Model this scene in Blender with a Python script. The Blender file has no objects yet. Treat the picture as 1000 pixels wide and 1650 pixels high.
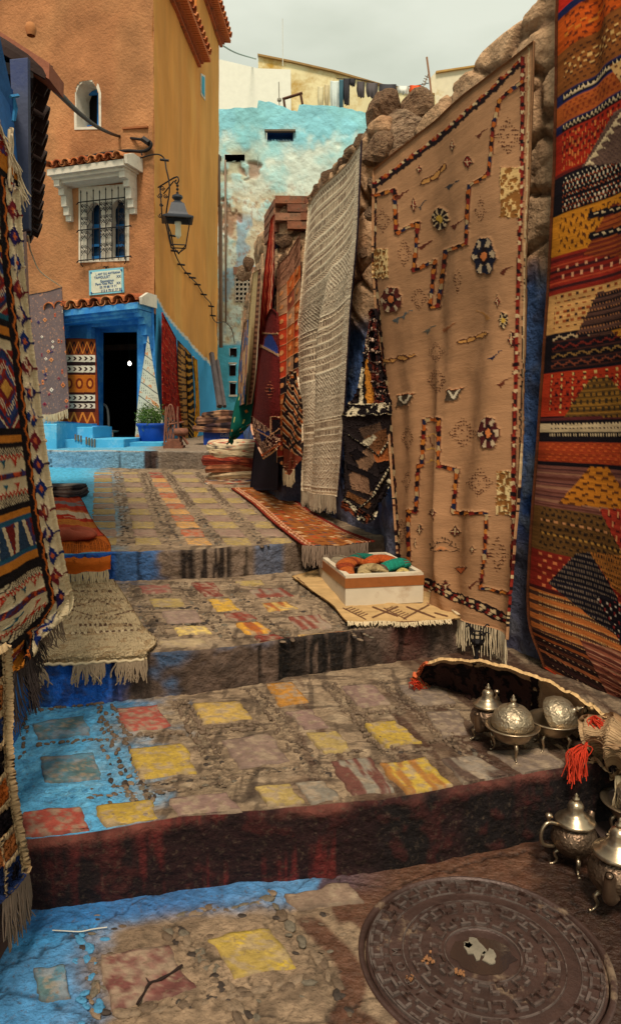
import bpy, math, random
import numpy as np
from mathutils import Vector
SC = bpy.context.scene
COL = SC.collection
FPX = 1150.0
PITCH = math.atan(145 / FPX)
CP, SP = math.cos(PITCH), math.sin(PITCH)

# ------------------------------------------------------------ camera, sky, sun, exposure
cam_d = bpy.data.cameras.new('camera')
cam = bpy.data.objects.new('camera', cam_d); COL.objects.link(cam)
cam_d.sensor_fit = 'VERTICAL'; cam_d.sensor_height = 36.0; cam_d.lens = FPX / 1650 * 36.0
cam_d.clip_start = 0.05; cam_d.clip_end = 500
cam.location = (0, 0, 1.5); cam.rotation_euler = (math.radians(90) - PITCH, 0, 0)
SC.camera = cam
world = bpy.data.worlds.new('World'); SC.world = world; world.use_nodes = True
nt = world.node_tree; nt.nodes.clear()
w_out = nt.nodes.new('ShaderNodeOutputWorld')
w_bg = nt.nodes.new('ShaderNodeBackground')
w_sky = nt.nodes.new('ShaderNodeTexSky'); w_sky.sky_type = 'NISHITA'; w_sky.sun_disc = False
SUN_EL, SUN_AZ = 58.0, 184.0     # degrees; azimuth clockwise from +Y
w_sky.sun_elevation = math.radians(SUN_EL); w_sky.sun_rotation = math.radians(SUN_AZ)
# an overcast layer (pale, faintly green white, soft cloud structure) over the clear sky
w_tc = nt.nodes.new('ShaderNodeTexCoord')
w_n = nt.nodes.new('ShaderNodeTexNoise'); w_n.inputs['Scale'].default_value = 2.2; w_n.inputs['Detail'].default_value = 6
w_n.inputs['Roughness'].default_value = 0.5
w_map = nt.nodes.new('ShaderNodeMapping'); w_map.inputs['Scale'].default_value = (1, 1, 2.6)
w_r = nt.nodes.new('ShaderNodeValToRGB')
w_r.color_ramp.elements[0].position = 0.4; w_r.color_ramp.elements[0].color = (6.2, 6.6, 5.3, 1)
w_r.color_ramp.elements[1].position = 0.6; w_r.color_ramp.elements[1].color = (8.3, 8.6, 7.2, 1)
w_mix = nt.nodes.new('ShaderNodeMixRGB'); w_mix.inputs['Fac'].default_value = 0.93
nt.links.new(w_tc.outputs['Generated'], w_map.inputs['Vector'])
nt.links.new(w_map.outputs['Vector'], w_n.inputs['Vector'])
nt.links.new(w_n.outputs['Fac'], w_r.inputs['Fac'])
nt.links.new(w_sky.outputs['Color'], w_mix.inputs['Color1'])
nt.links.new(w_r.outputs['Color'], w_mix.inputs['Color2'])
nt.links.new(w_mix.outputs['Color'], w_bg.inputs['Color'])
w_bg.inputs['Strength'].default_value = 0.1
nt.links.new(w_bg.outputs['Background'], w_out.inputs['Surface'])
sun_d = bpy.data.lights.new('sun', 'SUN'); sun_d.energy = 3.6; sun_d.angle = math.radians(14); sun_d.color = (1.0, 0.86, 0.68)
sun = bpy.data.objects.new('sun', sun_d); COL.objects.link(sun)
_e, _a = math.radians(SUN_EL), math.radians(SUN_AZ)
_dir = Vector((math.sin(_a) * math.cos(_e), math.cos(_a) * math.cos(_e), math.sin(_e)))
sun.rotation_euler = _dir.to_track_quat('Z', 'Y').to_euler()
sun.location = _dir * 30
SC.view_settings.view_transform = 'Standard'; SC.view_settings.look = 'None'
SC.view_settings.exposure = 0.0; SC.view_settings.gamma = 1.0
SC.view_settings.use_curve_mapping = False

# ------------------------------------------------------------ pixel rays (photo pixels, 1000 x 1650) used to read positions
def ray(x, y):
    u = (x - 500) / FPX; v = (825 - y) / FPX
    return np.array([u, CP + v * SP, -SP + v * CP])
CAM = np.array([0, 0, 1.5])
def at_z(x, y, z):
    d = ray(x, y); return CAM + d * (z - 1.5) / d[2]
def at_y(x, y, Y):
    d = ray(x, y); return CAM + d * Y / d[1]
def on_plane(x, y, P, n):
    d = ray(x, y); P = np.array(P, float); n = np.array(n, float)
    return CAM + d * np.dot(P - CAM, n) / np.dot(d, n)
def proj(P):
    P = np.asarray(P, float)
    x = P[..., 0]; y = P[..., 1]; z = P[..., 2] - 1.5
    dep = np.maximum(y * CP - z * SP, 0.05); up = y * SP + z * CP
    return 500 + FPX * x / dep, 825 - FPX * up / dep
def lin(c):
    """sRGB 0-255 -> linear"""
    a = np.asarray(c, float) / 255.0
    return np.where(a <= 0.04045, a / 12.92, ((a + 0.055) / 1.055) ** 2.4)

# ------------------------------------------------------------ noise
def _hash(ix, iy, seed):
    h = (ix.astype(np.int64) * 374761393 + iy.astype(np.int64) * 668265263 + int(seed) * 974634777) & 0xffffffff
    h = ((h ^ (h >> 13)) * 1274126177) & 0xffffffff
    h = (h ^ (h >> 16)) & 0xffffffff
    return h / 4294967295.0
def vnoise(x, y, seed=0):
    x = np.asarray(x, float); y = np.asarray(y, float)
    ix = np.floor(x); iy = np.floor(y); fx = x - ix; fy = y - iy
    fx = fx * fx * (3 - 2 * fx); fy = fy * fy * (3 - 2 * fy)
    a = _hash(ix, iy, seed); b = _hash(ix + 1, iy, seed); c = _hash(ix, iy + 1, seed); d = _hash(ix + 1, iy + 1, seed)
    return (a * (1 - fx) + b * fx) * (1 - fy) + (c * (1 - fx) + d * fx) * fy
def fbm(x, y, seed=0, oct=4):
    s = 0; a = 0.5; t = 0
    for o in range(oct):
        s = s + a * vnoise(x * 2 ** o + 7.3 * o, y * 2 ** o - 3.1 * o, seed + o * 17); t += a; a *= 0.5
    return s / t
def cell(x, y, seed=0):
    """cellular noise: distance to nearest point, second nearest minus nearest, id"""
    x = np.asarray(x, float); y = np.asarray(y, float)
    ix = np.floor(x); iy = np.floor(y)
    f1 = np.full(x.shape, 9.0); f2 = np.full(x.shape, 9.0); idn = np.zeros(x.shape)
    for dx in (-1, 0, 1):
        for dy in (-1, 0, 1):
            cx = ix + dx; cy = iy + dy
            px = cx + _hash(cx, cy, seed); py = cy + _hash(cx, cy, seed + 5)
            d = np.hypot(px - x, py - y)
            nid = _hash(cx, cy, seed + 9)
            closer = d < f1
            f2 = np.where(closer, f1, np.minimum(f2, d))
            idn = np.where(closer, nid, idn)
            f1 = np.where(closer, d, f1)
    return f1, f2 - f1, idn
def sstep(a, b, x):
    t = np.clip((x - a) / (b - a), 0, 1); return t * t * (3 - 2 * t)

# ------------------------------------------------------------ materials
def mat(name, color=None, rough=0.85, var=0.15, vscale=6.0, bump=0.3, bscale=40.0, dist=0.01, metal=0.0,
        spec=0.3, stretch=(1, 1, 1), coord='Object', emit=None, trans=0.0, wet=False, detail=6, sheen=0.0, sat_noise=None):
    m = bpy.data.materials.new(name); m.use_nodes = True
    n = m.node_tree.nodes; L = m.node_tree.links
    b = n['Principled BSDF']
    b.inputs['Roughness'].default_value = rough; b.inputs['Metallic'].default_value = metal
    b.inputs['Specular IOR Level'].default_value = spec
    if trans: b.inputs['Transmission Weight'].default_value = trans
    if sheen:
        b.inputs['Sheen Weight'].default_value = sheen; b.inputs['Sheen Roughness'].default_value = 0.6
    tc = n.new('ShaderNodeTexCoord'); mp = n.new('ShaderNodeMapping'); mp.inputs['Scale'].default_value = stretch
    L.new(tc.outputs[coord], mp.inputs['Vector'])
    if color is None:
        at = n.new('ShaderNodeAttribute'); at.attribute_name = 'Col'; src = at.outputs['Color']
    else:
        rg = n.new('ShaderNodeRGB'); rg.outputs[0].default_value = (*lin(color), 1); src = rg.outputs[0]
    if var > 0:
        no = n.new('ShaderNodeTexNoise'); no.inputs['Scale'].default_value = vscale; no.inputs['Detail'].default_value = 7
        no.inputs['Roughness'].default_value = 0.62
        L.new(mp.outputs['Vector'], no.inputs['Vector'])
        mr = n.new('ShaderNodeMapRange'); mr.inputs['From Min'].default_value = 0.3; mr.inputs['From Max'].default_value = 0.7
        mr.inputs['To Min'].default_value = 1 - var; mr.inputs['To Max'].default_value = 1 + var
        L.new(no.outputs['Fac'], mr.inputs['Value'])
        mx = n.new('ShaderNodeVectorMath'); mx.operation = 'SCALE'
        L.new(src, mx.inputs[0]); L.new(mr.outputs['Result'], mx.inputs['Scale']); src = mx.outputs[0]
    if sat_noise:   # second colour worn in by noise: (color, scale, lo, hi)
        c2, s2, lo, hi = sat_noise
        n2 = n.new('ShaderNodeTexNoise'); n2.inputs['Scale'].default_value = s2; n2.inputs['Detail'].default_value = 8
        n2.inputs['Roughness'].default_value = 0.7
        L.new(mp.outputs['Vector'], n2.inputs['Vector'])
        m2 = n.new('ShaderNodeMapRange'); m2.inputs['From Min'].default_value = lo; m2.inputs['From Max'].default_value = hi
        L.new(n2.outputs['Fac'], m2.inputs['Value'])
        mm = n.new('ShaderNodeMixRGB'); mm.inputs['Color2'].default_value = (*lin(c2), 1)
        L.new(m2.outputs['Result'], mm.inputs['Fac']); L.new(src, mm.inputs['Color1']); src = mm.outputs['Color']
    L.new(src, b.inputs['Base Color'])
    if wet:
        aw = n.new('ShaderNodeAttribute'); aw.attribute_name = 'Wet'
        mw = n.new('ShaderNodeMapRange'); mw.inputs['To Min'].default_value = rough; mw.inputs['To Max'].default_value = 0.16
        L.new(aw.outputs['Fac'], mw.inputs['Value']); L.new(mw.outputs['Result'], b.inputs['Roughness'])
    if bump > 0:
        nb = n.new('ShaderNodeTexNoise'); nb.inputs['Scale'].default_value = bscale; nb.inputs['Detail'].default_value = detail
        nb.inputs['Roughness'].default_value = 0.6
        L.new(mp.outputs['Vector'], nb.inputs['Vector'])
        bp = n.new('ShaderNodeBump'); bp.inputs['Strength'].default_value = bump; bp.inputs['Distance'].default_value = dist
        L.new(nb.outputs['Fac'], bp.inputs['Height']); L.new(bp.outputs['Normal'], b.inputs['Normal'])
    if emit:
        b.inputs['Emission Color'].default_value = (*lin(emit[0]), 1); b.inputs['Emission Strength'].default_value = emit[1]
    return m
def M_cloth(name, bs=(60, 420, 1), bump=0.45, dist=0.004, rough=0.95, var=0.1):
    return mat(name, None, rough=rough, var=var, vscale=3.0, bump=bump, bscale=1.0, dist=dist, spec=0.1, stretch=bs, coord='UV')
def engraved(name, color, rough=0.38):
    """old silver plate, swirling raised ornament"""
    m = bpy.data.materials.new(name); m.use_nodes = True
    n = m.node_tree.nodes; L = m.node_tree.links; b = n['Principled BSDF']
    b.inputs['Metallic'].default_value = 0.85
    tc = n.new('ShaderNodeTexCoord')
    no = n.new('ShaderNodeTexNoise'); no.inputs['Scale'].default_value = 14; no.inputs['Detail'].default_value = 4
    L.new(tc.outputs['Object'], no.inputs['Vector'])
    cr = n.new('ShaderNodeValToRGB')
    cr.color_ramp.elements[0].position = 0.3; cr.color_ramp.elements[0].color = (*(lin(color) * 0.35), 1)
    cr.color_ramp.elements[1].position = 0.72; cr.color_ramp.elements[1].color = (*lin(color), 1)
    L.new(no.outputs['Fac'], cr.inputs['Fac']); L.new(cr.outputs['Color'], b.inputs['Base Color'])
    mr = n.new('ShaderNodeMapRange'); mr.inputs['To Min'].default_value = rough + 0.25; mr.inputs['To Max'].default_value = rough - 0.1
    L.new(no.outputs['Fac'], mr.inputs['Value']); L.new(mr.outputs['Result'], b.inputs['Roughness'])
    wv = n.new('ShaderNodeTexWave'); wv.wave_type = 'RINGS'; wv.inputs['Scale'].default_value = 9
    wv.inputs['Distortion'].default_value = 9; wv.inputs['Detail'].default_value = 1.5; wv.inputs['Detail Scale'].default_value = 5
    L.new(tc.outputs['Object'], wv.inputs['Vector'])
    bp = n.new('ShaderNodeBump'); bp.inputs['Strength'].default_value = 0.55; bp.inputs['Distance'].default_value = 0.003
    L.new(wv.outputs['Color'], bp.inputs['Height']); L.new(bp.outputs['Normal'], b.inputs['Normal'])
    return m

# ------------------------------------------------------------ objects
def tag(o, label=None, cat=None, group=None, kind=None):
    if label: o['label'] = label
    if cat: o['category'] = cat
    if group: o['group'] = group
    if kind: o['kind'] = kind
    return o
def empty(name, loc, label, cat, group=None, rz=0.0):
    o = bpy.data.objects.new(name, None); COL.objects.link(o); o.location = loc; o.rotation_euler = (0, 0, rz)
    o.empty_display_size = 0.1
    return tag(o, label, cat, group)
def link(name, me, parent=None, loc=None, rot=None, scale=None):
    o = bpy.data.objects.new(name, me); COL.objects.link(o)
    if parent is not None:
        o.parent = parent
    if loc is not None: o.location = loc
    if rot is not None: o.rotation_euler = rot
    if scale is not None: o.scale = scale
    return o
def mesh(name, V, F, m=None, parent=None, smooth=False, col=None, wet=None, uv=None, world=True):
    """V in world coordinates when parent is an unrotated empty and world=True"""
    V = np.asarray(V, float).reshape(-1, 3)
    if parent is not None and world:
        off = np.array(parent_loc(parent)); V = V - off
    me = bpy.data.meshes.new(name)
    if isinstance(F, np.ndarray):
        nf, k = F.shape
        me.vertices.add(len(V)); me.vertices.foreach_set('co', V.ravel())
        me.loops.add(nf * k); me.loops.foreach_set('vertex_index', F.ravel().astype(np.int32))
        me.polygons.add(nf); me.polygons.foreach_set('loop_start', np.arange(0, nf * k, k, dtype=np.int32))
        me.update(calc_edges=True); me.validate()
    else:
        me.from_pydata([tuple(v) for v in V], [], [tuple(f) for f in F]); me.update()
    if smooth: me.polygons.foreach_set('use_smooth', np.ones(len(me.polygons), bool))
    if col is not None:
        a = me.color_attributes.new('Col', 'FLOAT_COLOR', 'POINT')
        c = np.ones((len(V), 4)); c[:, :3] = np.clip(np.asarray(col).reshape(-1, 3), 0, 1); a.data.foreach_set('color', c.ravel())
    if wet is not None:
        a = me.attributes.new('Wet', 'FLOAT', 'POINT'); a.data.foreach_set('value', np.asarray(wet, float).ravel())
    if uv is not None:
        ul = me.uv_layers.new(name='UVMap'); li = np.empty(len(me.loops), np.int32); me.loops.foreach_get('vertex_index', li)
        ul.data.foreach_set('uv', np.asarray(uv, float).reshape(-1, 2)[li].ravel())
    if m: me.materials.append(m)
    return link(name, me, parent)
def parent_loc(p):
    l = np.array(p.location)
    while p.parent is not None:
        p = p.parent; l = l + np.array(p.location)
    return l
def gfaces(nr, nc, flip=False, closed=False):
    i = np.arange(nr - 1)[:, None] * nc; jn = nc if closed else nc - 1
    j = np.arange(jn)[None, :]; j2 = (j + 1) % nc
    a = (i + j).ravel(); b = (i + j2).ravel(); c = (i + nc + j2).ravel(); d = (i + nc + j).ravel()
    return np.stack([a, d, c, b] if flip else [a, b, c, d], 1)
def grid(name, P, m, parent=None, col=None, wet=None, uv=None, smooth=True, flip=False):
    nr, nc = P.shape[:2]
    return mesh(name, P, gfaces(nr, nc, flip), m, parent, smooth, col, wet, uv)
class MB:
    def __init__(s): s.v = []; s.f = []
    def add(s, V, F):
        o = len(s.v); s.v += [tuple(map(float, p)) for p in V]; s.f += [tuple(int(i) + o for i in f) for f in F]; return s
    def box(s, c, sx, sy, sz, ax=None, jit=0.0, rnd=None):
        """c centre; ax optional 3 unit axis vectors"""
        c = np.array(c, float)
        ax = np.eye(3) if ax is None else np.array(ax, float)
        V = []
        for k in range(8):
            q = np.array([(-1, 1)[k & 1] * sx / 2, (-1, 1)[(k >> 1) & 1] * sy / 2, (-1, 1)[(k >> 2) & 1] * sz / 2])
            if jit and rnd: q += np.array([rnd.uniform(-jit, jit) for _ in range(3)])
            V.append(c + q @ ax)
        return s.add(V, [(0, 2, 3, 1), (4, 5, 7, 6), (0, 1, 5, 4), (2, 6, 7, 3), (0, 4, 6, 2), (1, 3, 7, 5)])
    def tube(s, pts, r, n=6, cap=True):
        pts = [np.array(p, float) for p in pts]; R = r if hasattr(r, '__len__') else [r] * len(pts)
        V = []; ref = None
        for i, p in enumerate(pts):
            t = pts[min(i + 1, len(pts) - 1)] - pts[max(i - 1, 0)]; t = t / (np.linalg.norm(t) + 1e-9)
            if ref is None:
                ref = np.array([0, 0, 1.0]) if abs(t[2]) < 0.9 else np.array([1.0, 0, 0])
            a = np.cross(t, ref); a /= np.linalg.norm(a) + 1e-9; b = np.cross(a, t); ref = b
            for k in range(n):
                w = 2 * math.pi * k / n; V.append(p + R[i] * (a * math.cos(w) + b * math.sin(w)))
        F = [(i * n + k, i * n + (k + 1) % n, (i + 1) * n + (k + 1) % n, (i + 1) * n + k) for i in range(len(pts) - 1) for k in range(n)]
        if cap: F += [tuple(range(n))[::-1], tuple((len(pts) - 1) * n + k for k in range(n))]
        return s.add(V, F)
    def lathe(s, prof, c=(0, 0, 0), n=32, ax=None):
        """prof [(r,z)...]"""
        c = np.array(c, float); ax = np.eye(3) if ax is None else np.array(ax, float); V = []
        for r, z in prof:
            for k in range(n):
                w = 2 * math.pi * k / n; V.append(c + np.array([r * math.cos(w), r * math.sin(w), z]) @ ax)
        F = [(i * n + k, i * n + (k + 1) % n, (i + 1) * n + (k + 1) % n, (i + 1) * n + k) for i in range(len(prof) - 1) for k in range(n)]
        return s.add(V, F)
    def prism(s, poly, d, bev=0.0):
        """poly: list of 3-D points (front face), d: extrusion vector"""
        n = len(poly); P = [np.array(p, float) for p in poly]; d = np.array(d, float)
        if bev:
            cen = sum(P) / n; top = [p + (cen - p) / (np.linalg.norm(cen - p) + 1e-9) * bev for p in P]
            dn = d / np.linalg.norm(d)
            V = top + [p + dn * bev for p in P] + [p + d for p in P]
            F = [tuple(range(n))] + [(i, i + n, (i + 1) % n + n, (i + 1) % n) for i in range(n)] + [(i + n, i + 2 * n, (i + 1) % n + 2 * n, (i + 1) % n + n) for i in range(n)]
            F += [tuple(range(2 * n, 3 * n))[::-1]]
        else:
            V = P + [p + d for p in P]
            F = [tuple(range(n)), tuple(range(n, 2 * n))[::-1]] + [(i, i + n, (i + 1) % n + n, (i + 1) % n) for i in range(n)]
        return s.add(V, F)
    def build(s, name, m, parent=None, smooth=False, world=True):
        o = mesh(name, s.v, s.f, m, parent, smooth, world=world)
        return o
def spline(pts, n):
    """Catmull-Rom through pts, n samples"""
    P = np.asarray(pts, float); k = len(P)
    if k == 2: t = np.linspace(0, 1, n)[:, None]; return P[0] * (1 - t) + P[1] * t
    Q = np.vstack([2 * P[0] - P[1], P, 2 * P[-1] - P[-2]])
    t = np.linspace(0, k - 1 - 1e-9, n); i = t.astype(int); f = (t - i)[:, None]
    a, b, c, d = Q[i], Q[i + 1], Q[i + 2], Q[i + 3]
    return 0.5 * ((2 * b) + (-a + c) * f + (2 * a - 5 * b + 4 * c - d) * f ** 2 + (-a + 3 * b - 3 * c + d) * f ** 3)
def surf(ctrl, nr, nc):
    """ctrl [rows][cols] of 3-D points -> (nr,nc,3) smooth surface"""
    rows = [spline(r, nc) for r in ctrl]
    A = np.array(rows); out = np.empty((nr, nc, 3))
    k = len(rows)
    Q = np.concatenate([[2 * A[0] - A[1]], A, [2 * A[-1] - A[-2]]]) if k > 2 else A
    t = np.linspace(0, k - 1 - 1e-9, nr); i = t.astype(int); f = (t - i)[:, None, None]
    if k == 2: return A[0] * (1 - f) + A[1] * f
    a, b, c, d = Q[i], Q[i + 1], Q[i + 2], Q[i + 3]
    return 0.5 * ((2 * b) + (-a + c) * f + (2 * a - 5 * b + 4 * c - d) * f ** 2 + (-a + 3 * b - 3 * c + d) * f ** 3)
def normals(P):
    du = np.gradient(P, axis=1); dv = np.gradient(P, axis=0); n = np.cross(du, dv)
    return n / (np.linalg.norm(n, axis=2, keepdims=True) + 1e-9)

# ------------------------------------------------------------ weaving: colour and pile height on a cloth grid
class Cv:
    """U,V are metres across and down the cloth; X,Y the photo pixels those points were read from"""
    def __init__(s, P, base):
        s.P = P; nr, nc = P.shape[:2]
        dv = np.linalg.norm(np.diff(P, axis=0), axis=2).mean(axis=1); du = np.linalg.norm(np.diff(P, axis=1), axis=2).mean(axis=0)
        v = np.concatenate([[0], np.cumsum(dv)]); u = np.concatenate([[0], np.cumsum(du)])
        s.w, s.h = u[-1], v[-1]
        s.U, s.V = np.meshgrid(u, v); s.X, s.Y = proj(P)
        s.C = np.ones((nr, nc, 3)) * lin(base); s.H = np.zeros((nr, nc))
    def fill(s, m, c, h=None):
        s.C[m] = lin(c)
        if h is not None: s.H[m] = h
        return s
    def pmask(s, pts, uv=False):
        X, Y = (s.U, s.V) if uv else (s.X, s.Y); m = np.zeros(X.shape, bool)
        n = len(pts)
        for i in range(n):
            x1, y1 = pts[i]; x2, y2 = pts[(i + 1) % n]
            if y1 == y2: continue
            c = ((y1 > Y) != (y2 > Y)) & (X < (x2 - x1) * (Y - y1) / (y2 - y1) + x1); m ^= c
        return m
    def poly(s, pts, c, h=None, uv=False): return s.fill(s.pmask(pts, uv), c, h)
    def seg(s, p, q, w, uv=False):
        X, Y = (s.U, s.V) if uv else (s.X, s.Y)
        dx, dy = q[0] - p[0], q[1] - p[1]; L = dx * dx + dy * dy + 1e-12
        t = np.clip(((X - p[0]) * dx + (Y - p[1]) * dy) / L, 0, 1)
        return np.hypot(X - p[0] - t * dx, Y - p[1] - t * dy) < w / 2, t * math.sqrt(L)
    def line(s, pts, w, c, h=None, uv=False):
        for p, q in zip(pts[:-1], pts[1:]): s.fill(s.seg(p, q, w, uv)[0], c, h)
        return s
    def chain(s, pts, w, cols, blk, h=None, edge=None, uv=False):
        """a line in blocks of colour"""
        off = 0
        for p, q in zip(pts[:-1], pts[1:]):
            if edge is not None: s.fill(s.seg(p, q, w * 1.45, uv)[0], edge, h)
        for p, q in zip(pts[:-1], pts[1:]):
            m, t = s.seg(p, q, w, uv); k = ((t + off) / blk).astype(int) % len(cols)
            for i, c in enumerate(cols): s.fill(m & (k == i), c, h)
            off += math.hypot(q[0] - p[0], q[1] - p[1])
        return s
    def ell(s, cx, cy, rx, ry, c, h=None):
        return s.fill(((s.X - cx) / rx) ** 2 + ((s.Y - cy) / ry) ** 2 < 1, c, h)
    def dia(s, cx, cy, rx, ry, c, h=None, inner=None):
        d = np.abs(s.X - cx) / rx + np.abs(s.Y - cy) / ry; m = d < 1
        if inner is not None: m &= d > inner
        return s.fill(m, c, h)
    def dotdia(s, cx, cy, rx, ry, c, n=5, h=0.004, hollow=0.45):
        d = np.abs(s.X - cx) / rx + np.abs(s.Y - cy) / ry
        a = (s.X - cx) / rx * n; b = (s.Y - cy) / ry * n
        m = (d < 1) & ((d > hollow) | (d < 0.18)) & (((a % 1) - .5) ** 2 / .16 + ((b % 1) - .5) ** 2 / .09 < 1)
        return s.fill(m, c, h)
    def noise(s, amt=0.12, row=0.12, seed=1, pile=0.0):
        f = 1 + amt * (fbm(s.U * 25, s.V * 25, seed) - .5) * 2 + row * (vnoise(s.U * 5, s.V * 260, seed + 3) - .5) + row * (vnoise(s.U * 1.2, s.V * 28, seed + 8) - .5)
        s.C = s.C * f[..., None]
        if pile: s.H = s.H + pile * vnoise(s.U * 220, s.V * 220, seed + 5)
        return s

_rs = random.Random(5)
def fringe(name, A, B, down, L, n, m, parent, rad=0.003, wav=0.25, bunch=1, seed=0, nseg=5, out=None, clump=0.0):
    """strands from the edge polyline A..B (list of points), falling along 'down'; joined into one mesh"""
    r = random.Random(seed); mb = MB(); pts = spline([np.array(p, float) for p in ([A, B] if not isinstance(A, list) else A)], max(n, 2))
    down = np.array(down, float); side = pts[-1] - pts[0]; side = side / (np.linalg.norm(side) + 1e-9)
    for i in range(n):
        for b in range(bunch):
            if clump and r.random() < 0.08: continue
            l = L * r.uniform(.65, 1.1); p = pts[i] + side * r.uniform(-1, 1) * rad; q = [p]
            g = side * r.uniform(-wav, wav) + np.array([r.uniform(-wav, wav) * .4, r.uniform(-wav, wav) * .4, 0])
            if clump:
                k = int(i * clump); g = g * .5 + side * (random.Random(seed + k).uniform(-wav, wav))
            for k in range(1, nseg):
                t = k / (nseg - 1)
                o = (np.array(out) * t * t * L if out is not None else 0)
                q.append(p + down * l * t + g * l * t * (0.6 + .6 * math.sin(3 * t + i)) + side * r.uniform(-.1, .1) * l * .3 + o)
            mb.tube(q, [rad * (1 - .5 * j / nseg) for j in range(len(q))], 4, cap=False)
    o = mb.build(name, m, parent, smooth=True); return o
def cloth(name, P, cv, m, label, cat='rug', group=None, thick=0.008, amp=1.0, parent=None, kind=None):
    n = normals(P); side = np.array([0, 0, 1.5]) - P.mean(axis=(0, 1))
    if np.dot(n.mean(axis=(0, 1)), side) < 0: n = -n
    Q = P + n * (cv.H * amp)[..., None]
    o = grid(name, Q, m, parent, col=cv.C, uv=np.stack([cv.U, cv.V], -1))
    nn = np.cross(Q[0, -1] - Q[0, 0], Q[-1, 0] - Q[0, 0])
    md = o.modifiers.new('thickness', 'SOLIDIFY'); md.thickness = thick; md.offset = -1 if np.dot(nn, side) > 0 else 1; md.use_rim_only = True
    if parent is None: tag(o, label, cat, group)
    return o
# ============================================================ THE STEPPED STREET
RND = random.Random(11)
m_step = mat('worn_painted_concrete', None, rough=0.88, var=0.34, vscale=26, bump=1.0, bscale=38, dist=0.022, wet=True, detail=10, sat_noise=((84, 68, 54), 60, .54, .76))
m_peb = mat('river_pebble', (92, 82, 72), rough=0.6, var=0.4, vscale=14, bump=0.3, bscale=60)
m_slab = mat('painted_slab', None, rough=0.75, var=0.25, vscale=38, bump=0.8, bscale=48, dist=0.01, detail=10, sat_noise=((120, 100, 80), 44, .54, .7))
LINES = [[(-4, 1.55), (-.88, 2.02), (-.4, 2.12), (.21, 2.2), (.86, 2.38), (2.2, 2.7)],
         [(-4, 2.3), (-1.29, 2.96), (-.56, 3.1), (0, 3.32), (.78, 3.6), (2.2, 4.0)],
         [(-5, 3.3), (-1.17, 4.18), (-.57, 4.28), (0, 4.5), (.5, 4.68), (2.2, 5.0)],
         [(-9, 10.1), (-3, 9.22), (-2, 9.08), (-1.3, 9.03), (2.2, 8.9)]]
def LY(k, X):
    p = np.array(LINES[k]); return np.interp(X, p[:, 0], p[:, 1])
def HT(k, X, Y):
    """height of the ground, lower step k=0 .. landing k=4"""
    X = np.asarray(X, float)
    if k == 0: return 0 * X + 0.012 * (Y - 1.5)
    if k == 1: return .258 + .022 * (Y - 2.1) + .02 * np.clip(X, -1, 1)
    if k == 2: return .478 + .065 * (Y - 3.3) - .018 * np.clip(X, -1, 1)
    if k == 3: return .735 + .037 * (Y - 4.4)
    return 1.14 + .012 * (Y - 9.1) + 0 * X
def on_ground(px, py, k, lift=0.0):
    z = float(HT(k, 0, 3)); 
    for _ in range(12):
        P = at_z(px, py, z + lift); z = float(HT(k, P[0], P[1]))
    return at_z(px, py, z + lift)
ROWS = {1: ([[(172, 1140), (195, 1190), (216, 1262), (232, 1292)], [(290, 1130), (325, 1190), (368, 1262)], [(405, 1110), (450, 1165), (505, 1235), (518, 1252)], [(530, 1104), (570, 1150), (628, 1212), (690, 1270)], [(618, 1098), (668, 1142), (735, 1200), (790, 1235)]], [[(60, 1200), (190, 1190)], [(40, 1278), (215, 1266)], [(60, 1288), (225, 1276)], [(212, 1186), (300, 1182)], [(222, 1264), (340, 1252)], [(240, 1278), (400, 1256)], [(325, 1174), (420, 1166)], [(380, 1250), (480, 1236)], [(330, 1182), (430, 1172)], [(500, 1222), (585, 1210)], [(570, 1150), (640, 1146)], [(620, 1212), (700, 1208)], [(690, 1194), (765, 1190)], [(66, 1144), (170, 1132)], [(640, 1142), (735, 1138)], [(480, 1246), (600, 1226)], [(40, 1160), (40, 1290)], [(160, 1140), (185, 1300)]]),
        2: ([[(200, 940), (235, 985), (262, 1030)], [(290, 938), (330, 985), (370, 1028)], [(368, 935), (405, 985), (470, 1035)], [(475, 938), (530, 990), (590, 1030)]], [[(225, 960), (290, 958)], [(245, 980), (310, 978)], [(262, 1006), (330, 1005)], [(385, 966), (470, 963)], [(430, 988), (500, 985)], [(450, 1016), (560, 1014)]]),
        0: ([[(130, 1500), (150, 1560), (150, 1640)], [(280, 1500), (337, 1560), (400, 1650)], [(430, 1440), (500, 1530), (570, 1640)]], [[(300, 1470), (440, 1450)], [(190, 1632), (400, 1600)], [(350, 1600), (500, 1580)]])}
def gutter(k, x, y):
    """0..1 mask of the pebbled gutters of tread k, in ground coordinates"""
    M = np.zeros(x.shape)
    for L, wd in zip(ROWS[k], ((.036, .02) if k else (.04, .025))):
        for q in L:
            W = [on_ground(a, b, k) for a, b in q]
            for p, r in zip(W[:-1], W[1:]):
                dx, dy = r[0] - p[0], r[1] - p[1]; t = np.clip(((x - p[0]) * dx + (y - p[1]) * dy) / (dx * dx + dy * dy), 0, 1)
                M = np.maximum(M, sstep(wd * 1.15, wd * .75, np.hypot(x - p[0] - t * dx, y - p[1] - t * dy)))
    return M
CONC = (150, 127, 102); BLUE = (70, 150, 205)
def mixc(C, c, f):
    f = np.clip(f, 0, 1)[..., None]; return C * (1 - f) + lin(c) * f
def channels(k, X, Y, PX, PY):
    """relief of the tread: pebbled gutters lower than the painted panels"""
    return 0
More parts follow.
